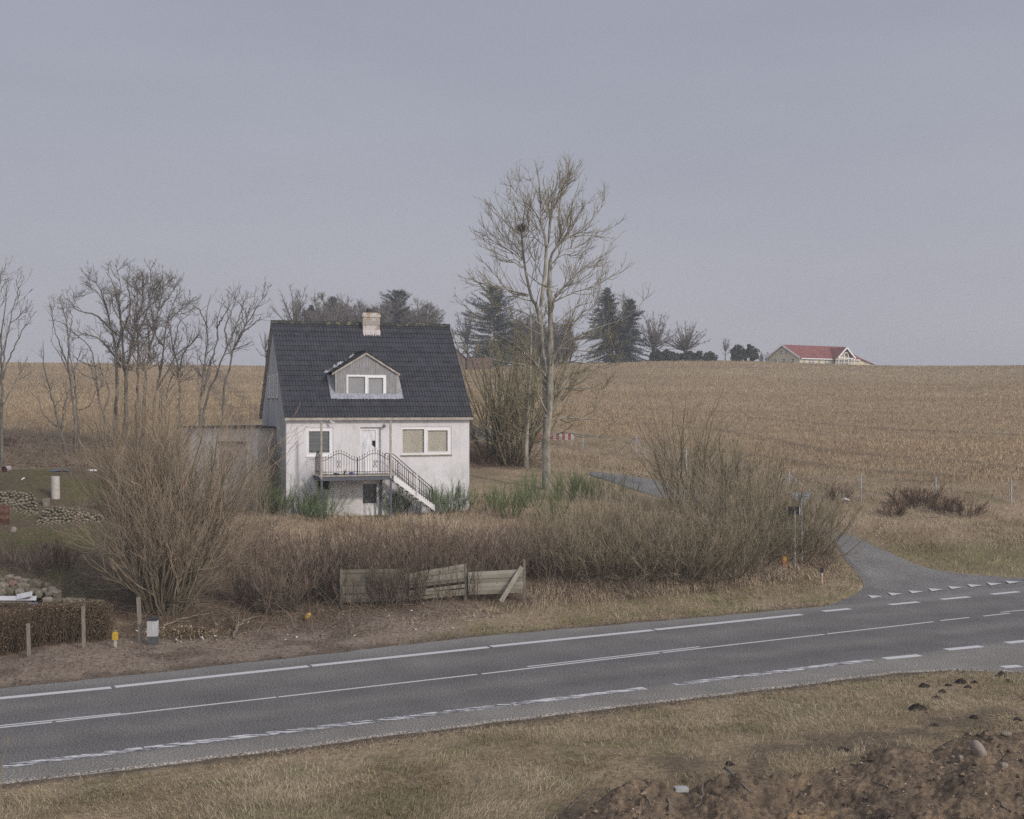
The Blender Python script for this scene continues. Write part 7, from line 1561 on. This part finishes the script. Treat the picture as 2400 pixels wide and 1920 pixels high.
# ------------------------------------------------------------------ garage, barn and the pale house on the crest
M_GAR = mat_noise('dirty_cream_render', (.46, .43, .38), (.64, .605, .55), 1.6, .9, (1, 1, .5), coord='World'); M_FELT = mat_noise('roof_felt', (.05, .05, .05), (.10, .10, .095), 4, .9, coord='World')
gA, gB = px(430, 1013, 64.5), px(604, 1003, 62.0); gd = (gB - gA); gd[2] = 0; L_g = float(np.linalg.norm(gd)); gd = gd / L_g; gn = np.array([-gd[1], gd[0], 0]); GTf = lambda a, y, z: tuple(gA * [1, 1, 0] + gd * a + gn * y + np.array([0, 0, z]))
gz0 = 2.0; gh = float(gB[2]); t = thing('garage', GTf(L_g / 2, 2, 2.3), 'low flat roofed garage with dirty cream walls between the willow and the house', 'garage')
mb = MB(); slab_holes(mb, GTf, 0, L_g, gz0, gh, [(L_g - 2.6, L_g - .75, gz0 + .2, gh - .75)], 0, .15); mb.box((0, .152, gz0), (.2, 5.5, gh), GTf); mb.box((L_g - .2, .152, gz0), (L_g, 5.5, gh), GTf); mb.box((.2, 5.3, gz0), (L_g - .2, 5.5, gh), GTf); mb.build('wall', M_GAR, t)
mb = MB(); mb.box((-.12, -.15, gh + .002), (L_g + .1, 5.6, gh + .05), GTf); mb.build('roof', M_FELT, t)
mb = MB(); slab_holes(mb, GTf, L_g - 2.597, L_g - .753, gz0 + .2, gh - .753, [], .06, .12); dr_ = mb.build('door', mat_noise('faded_door', (.42, .385, .335), (.54, .50, .45), 3, .85, (5, 5, .5), coord='World'), t); mb = MB(); mb.box((L_g - 2.62, -.02, gh - .752), (L_g - .73, .0, gh - .68), GTf); mb.build('lintel', M_FELT, t)
# barn gable behind the house
d = 262.; bA = at_depth(958, d); t = thing('barn', bA, 'dull brick barn with a red roof just visible beyond the right roof edge', 'barn'); M_BB = mat_noise('dull_brick', (.17, .125, .105), (.22, .165, .14), 1, .9, coord='World'); M_RT = mat_noise('red_tile', (.15, .10, .088), (.19, .125, .11), .8, .8, coord='World')
x0, x1, xr = px(1010, 850, d)[0], px(1090, 850, d)[0], px(1035, 850, d)[0]; zb_, ze, zr = bA[2] - 1, px(1090, 838, d)[2], px(1050, 802, d)[2]
mb = MB(); V = [(x0, d, zb_), (x1, d, zb_), (x1, d, ze), ((x0 + x1) / 2, d, zr), (x0, d, ze)]; W_ = [(a, b_ + 9, c) for a, b_, c in V]; mb.add(V + W_, [np.array([[0, 1, 2, 3, 4]]), np.array([[9, 8, 7, 6, 5]]), np.array([[0, 5, 6, 1], [1, 6, 7, 2], [4, 9, 5, 0]])]); mb.build('wall', M_BB, t)
mb = MB(); xm = (x0 + x1) / 2
for sg_, xe in ((-1, x0), (1, x1)):
    s1 = (xe - xm) / abs(xe - xm); c = [(xm, d - .3, zr + .05), (xe + s1 * .5, d - .3, ze - .4), (xe + s1 * .5, d + 9.3, ze - .4), (xm, d + 9.3, zr + .05)]; c = c if s1 > 0 else c[::-1]; mb.box8([(a, b_, z) for a, b_, z in c] + [(a, b_, z + .18) for a, b_, z in c])
mb.box((x1 + .3, d + 2, zb_), (x1 + 5.5, d + 8.5, px(1100, 838, d)[2])); mb.build('roof', M_RT, t)
# pale house with red roof: 3.993 px per photo px from (1560, 660)
d0 = 296.0; M_YW = mat_noise('pale_yellow_boards', (.56, .53, .36), (.62, .585, .42), 1, .8, coord='World'); M_YS = M_YW; M_RR = mat_noise('red_roof', (.20, .075, .068), (.25, .10, .09), .6, .8, coord='World'); M_WD = mat_noise('window_dark', (.10, .11, .13), (.16, .17, .19), .6, .3, coord='World')
h = lambda x, y, d: px(1560 + x / 3.993, 660 + y / 3.993, d)
hb = at_depth((1560 + 1380 / 3.993) / DS, d0 + 4); hs = thing('crest_house', hb, 'pale yellow house with a red roof on the crest of the field', 'house')
zb_ = hb[2] - 2.5
# main wing: gable (facing left-front) at x 945..1255, ridge from (1103,595) to (1680,612)
GA, GB, GR = h(958, 720, d0 + 3), h(1255, 697, d0 - 2), h(1103, 597, d0 + .5)
ax = h(1800, 742, d0 + 8) - h(1265, 707, d0 - 2.2); ax[2] = 0; ax = ax / np.linalg.norm(ax)
Lm = 19.5
fl = lambda p, z: np.array([p[0], p[1], z])
GB[2] = GA[2] = (GA[2] + GB[2]) / 2
E0, E1, R0, R1_, F0, F1 = GB, GB + ax * Lm, GR, GR + ax * Lm, GA, GA + ax * Lm
mb = MB(); mb.add([fl(F0, zb_), fl(E0, zb_), E0, R0 - [0, 0, .1], F0], [[0, 1, 2, 3, 4]]); mb.add([fl(F1, zb_), fl(E1, zb_), E1, R1_ - [0, 0, .1], F1], [[4, 3, 2, 1, 0]]); mb.quad(fl(E0, zb_), fl(E1, zb_), E1, E0); mb.quad(fl(F1, zb_), fl(F0, zb_), F0, F1); mb.build('wall', M_YW, hs)
def slab(mb, a, b_, c, d_, th=.16): mb.box8([np.array(q_) for q_ in (a, b_, c, d_)] + [np.array(q_) + [0, 0, th] for q_ in (a, b_, c, d_)])
g_dir = nrm(fl(GB - GA, 0)); ov1 = .45; dn = lambda E, R: nrm(E - R)
mb = MB(); o1 = dn(E0, R0) * .5; o2 = dn(F0, R0) * .5; slab(mb, R0 - ax * ov1, E0 + o1 - ax * ov1, E1 + o1 + ax * .3, R1_ + ax * .3); slab(mb, F0 + o2 - ax * ov1, R0 - ax * ov1, R1_ + ax * .3, F1 + o2 + ax * .3); roof_ = mb.build('roof', M_RR, hs)
mb = MB(); 
for e_, o_ in ((E0, o1), (F0, o2)): mb.bar(R0 - ax * (ov1 + .04) + [0, 0, .02], e_ + o_ - ax * (ov1 + .04) + [0, 0, .02], .10, .32)
mb.bar(E0 + o1 - [0, 0, .1], E1 + o1 - [0, 0, .1], .12, .22); mb.build('fascia', M_WHITE, hs)
# porch wing with its own gable towards us
PW = 2.55; pm = E0 + ax * 11.6 - nrm(np.cross(ax, [0, 0, 1])) * -2.0; out = nrm(np.cross(ax, [0, 0, 1])); pm = E0 + ax * 13.2 + out * 1.7; zr_ = h(1678, 612, d0)[2]; ze_ = h(1625, 712, d0)[2]
back = -out * 8
pl_, pr_ = pm - ax * PW, pm + ax * PW
mb = MB(); slab(mb, fl(pm, zr_) + out * .4, fl(pl_, ze_) - ax * .35 + out * .4, fl(pl_, ze_) - ax * .35 + back * .6, fl(pm, zr_) + back * .6); slab(mb, fl(pr_, ze_) + ax * .35 + out * .4, fl(pm, zr_) + out * .4, fl(pm, zr_) + back * .6, fl(pr_, ze_) + ax * .35 + back * .6); mb.build('porch_roof', M_RR, hs)
mb = MB()
for e_ in (fl(pl_, ze_) - ax * .35, fl(pr_, ze_) + ax * .35): mb.bar(fl(pm, zr_) + out * .44, e_ + out * .44, .12, .34)
for e_ in (pl_, pr_, pm - ax * .75, pm + ax * .75): mb.bar(fl(e_, zb_) + out * .2, fl(e_, ze_ + (.0 if e_ is pl_ or e_ is pr_ else .5)) + out * .2, .2, .2, out)
arc = [fl(pm, ze_ + .5) + out * .2 + ax * .75 * math.cos(a) + np.array([0, 0, .8 * math.sin(a)]) for a in np.linspace(0, math.pi, 12)]; mb.tube(arc, .10, 6)
mb.bar(fl(pl_, ze_) + out * .2, fl(pr_, ze_) + out * .2, .14, .2, (0, 0, 1)); mb.build('porch_frame', M_WHITE, hs)
mb = MB(); w0_ = pm - out * .8; mb.quad(fl(w0_ - ax * PW, zb_), fl(w0_ + ax * PW, zb_), fl(w0_ + ax * PW, ze_), fl(w0_ - ax * PW, ze_)); mb.add([fl(w0_ - ax * PW, ze_), fl(w0_ + ax * PW, ze_), fl(w0_, zr_ - .1)], [[0, 1, 2]]); mb.build('porch_wall', M_YW, hs)
# low hipped end on the right
q0, q1, q2 = E1 + ax * .3 + o1, E1 + ax * 5.2 + o1 - [0, 0, 1.1], R1_ + ax * .2 - [0, 0, .6]
mb = MB(); mb.add([q2, q0, q1, F1 + ax * 5.0 - [0, 0, 1.1], F1 + ax * .3], [np.array([[0, 1, 2]]), np.array([[0, 2, 3]]), np.array([[0, 3, 4]])]); mb.build('end_roof', M_RR, hs)
mb = MB(); a_, b_ = E1 + ax * .01, E1 + ax * 4.4; mb.quad(fl(a_, zb_), fl(b_, zb_), fl(b_, E1[2] - 1.0), fl(a_, E1[2] - .2)); mb.quad(fl(b_, zb_), fl(F1 + ax * 4.4, zb_), fl(F1 + ax * 4.4, E1[2] - 1.0), fl(b_, E1[2] - 1.0)); mb.build('end_wall', M_YW, hs)
def hwin(c, along, outn, w_, hh):
    mb = MB(); mb.bar(c - along * w_ / 2 + outn * .05, c + along * w_ / 2 + outn * .05, .1, hh); w__ = mb.build('window', M_WHITE, hs); mb = MB()
    for k in (-1, 1):
        for j in (-1, 1): mb.bar(c + along * (w_ * .22 * k - w_ * .17) + outn * .07 + [0, 0, j * hh * .22], c + along * (w_ * .22 * k + w_ * .17) + outn * .07 + [0, 0, j * hh * .22], .1, hh * .36)
    mb.build('pane', M_WD, w__)
gout = -ax
for k, z in ((.44, h(1090, 662, d0)[2]), (.60, h(1090, 662, d0)[2])): hwin(fl(GA + (GB - GA) * k, z), g_dir, gout, .62, 1.05)
for k in (.25, .52, .80): hwin(fl(GA + (GB - GA) * k, h(1090, 742, d0)[2]), g_dir, gout, .75, 1.1)
for a in (1.4, 3.2, 4.3, 6.2, 8.3, 9.4): hwin(fl(E0 + ax * a, h(1400, 748, d0)[2]), ax, out, .75, 1.15)
for a in (-1.9, -1.2, -.3, .5, 1.4, 2.0): hwin(fl(w0_ + ax * a, h(1400, 750, d0)[2]), ax, out, .55, 1.2)
hwin(fl(E1 + ax * 2.4, h(1400, 760, d0)[2]), ax, out, .7, 1.0)
HAZE = .0006
# ------------------------------------------------------------------ sky, sun, camera
# thin winter haze: even air round the whole scene, sky outside it
mb = MB(); mb.box((-560, -60, -20), (560, 525, 40))
M_HAZE = bpy.data.materials.new('thin_haze'); M_HAZE.use_nodes = True; nt = M_HAZE.node_tree; nt.nodes.clear(); o_ = nt.nodes.new('ShaderNodeOutputMaterial'); pv_ = nt.nodes.new('ShaderNodeVolumePrincipled'); pv_.inputs['Color'].default_value = (.86, .87, .93, 1); pv_.inputs['Density'].default_value = HAZE; nt.links.new(pv_.outputs[0], o_.inputs['Volume'])
if HAZE: tag(mb.build('haze', M_HAZE), 'thin winter haze', kind='stuff')
w = bpy.data.worlds.new('World'); SC.world = w; w.use_nodes = True
nt = w.node_tree; bg = nt.nodes['Background']
SUN = Vector((.743, -.668, math.tan(rad(29)))).normalized()
sky = nt.nodes.new('ShaderNodeTexSky'); sky.sky_type = 'NISHITA'; sky.sun_disc = False
sky.sun_elevation = rad(29); sky.sun_rotation = math.atan2(SUN.x, SUN.y); sky.dust_density = 4; sky.air_density = 1.5
tc = nt.nodes.new('ShaderNodeTexCoord'); sep = nt.nodes.new('ShaderNodeSeparateXYZ'); nt.links.new(tc.outputs['Generated'], sep.inputs[0])
r = _ramp(nt, [(.0, (4.22, 4.22, 4.74)), (.06, (4.12, 4.16, 4.74)), (.14, (3.85, 3.94, 4.6)), (.3, (3.42, 3.58, 4.34)), (1.0, (2.8, 3.02, 3.9))]); nt.links.new(sep.outputs['Z'], r.inputs[0])
nz = _noise(nt, 1.5, 6, 'Generated', (1, 1, 4.5)); rz = _ramp(nt, [(.3, (.925, .93, .945)), (.7, (1.065, 1.06, 1.05))]); nt.links.new(nz.outputs['Fac'], rz.inputs[0])
veil = _mix(nt, 1.0, r.outputs[0], rz.outputs[0], 'MULTIPLY')
# thin cloud glows around the veiled sun behind us
dt = nt.nodes.new('ShaderNodeVectorMath'); dt.operation = 'DOT_PRODUCT'; dt.inputs[1].default_value = SUN; nt.links.new(tc.outputs['Generated'], dt.inputs[0])
rg = _ramp(nt, [(.0, (1, 1, 1)), (.2, (1.15, 1.14, 1.12)), (.55, (1.9, 1.84, 1.72)), (1.0, (3.9, 3.7, 3.35))]); nt.links.new(dt.outputs['Value'], rg.inputs[0])
veil = _mix(nt, 1.0, veil, rg.outputs[0], 'MULTIPLY')
c = _mix(nt, .93, sky.outputs[0], veil)
nt.links.new(c, bg.inputs['Color']); bg.inputs['Strength'].default_value = .1
L = bpy.data.lights.new('sun', 'SUN'); L.energy = 1.7; L.angle = rad(4.5); L.color = (1.0, .93, .83)
lo = bpy.data.objects.new('sun', L); link(lo); lo.rotation_euler = SUN.to_track_quat('Z', 'Y').to_euler(); lo.location = SUN * 60
cam = bpy.data.cameras.new('camera'); co = bpy.data.objects.new('camera', cam); link(co)
co.location = (0, 0, EYE); co.rotation_euler = (rad(90), 0, 0)
cam.sensor_width = 36; cam.lens = 36 * F / 2400; cam.shift_y = (CY - 960) / 2400; cam.clip_start = .1; cam.clip_end = 5000
SC.camera = co
vs = SC.view_settings; SC.display_settings.display_device = 'sRGB'
vs.view_transform = 'Standard'; vs.look = 'None'; vs.exposure = 0; vs.gamma = 1; vs.use_curve_mapping = False
SC.cycles.max_bounces = 6; SC.cycles.diffuse_bounces = 3; SC.cycles.glossy_bounces = 3; SC.cycles.transparent_max_bounces = 8
SC.cycles.use_adaptive_sampling = False; SC.cycles.use_denoising = False; SC.cycles.denoiser = 'OPENIMAGEDENOISE'; SC.cycles.denoising_input_passes = 'RGB_ALBEDO_NORMAL'; SC.cycles.denoising_prefilter = 'ACCURATE'
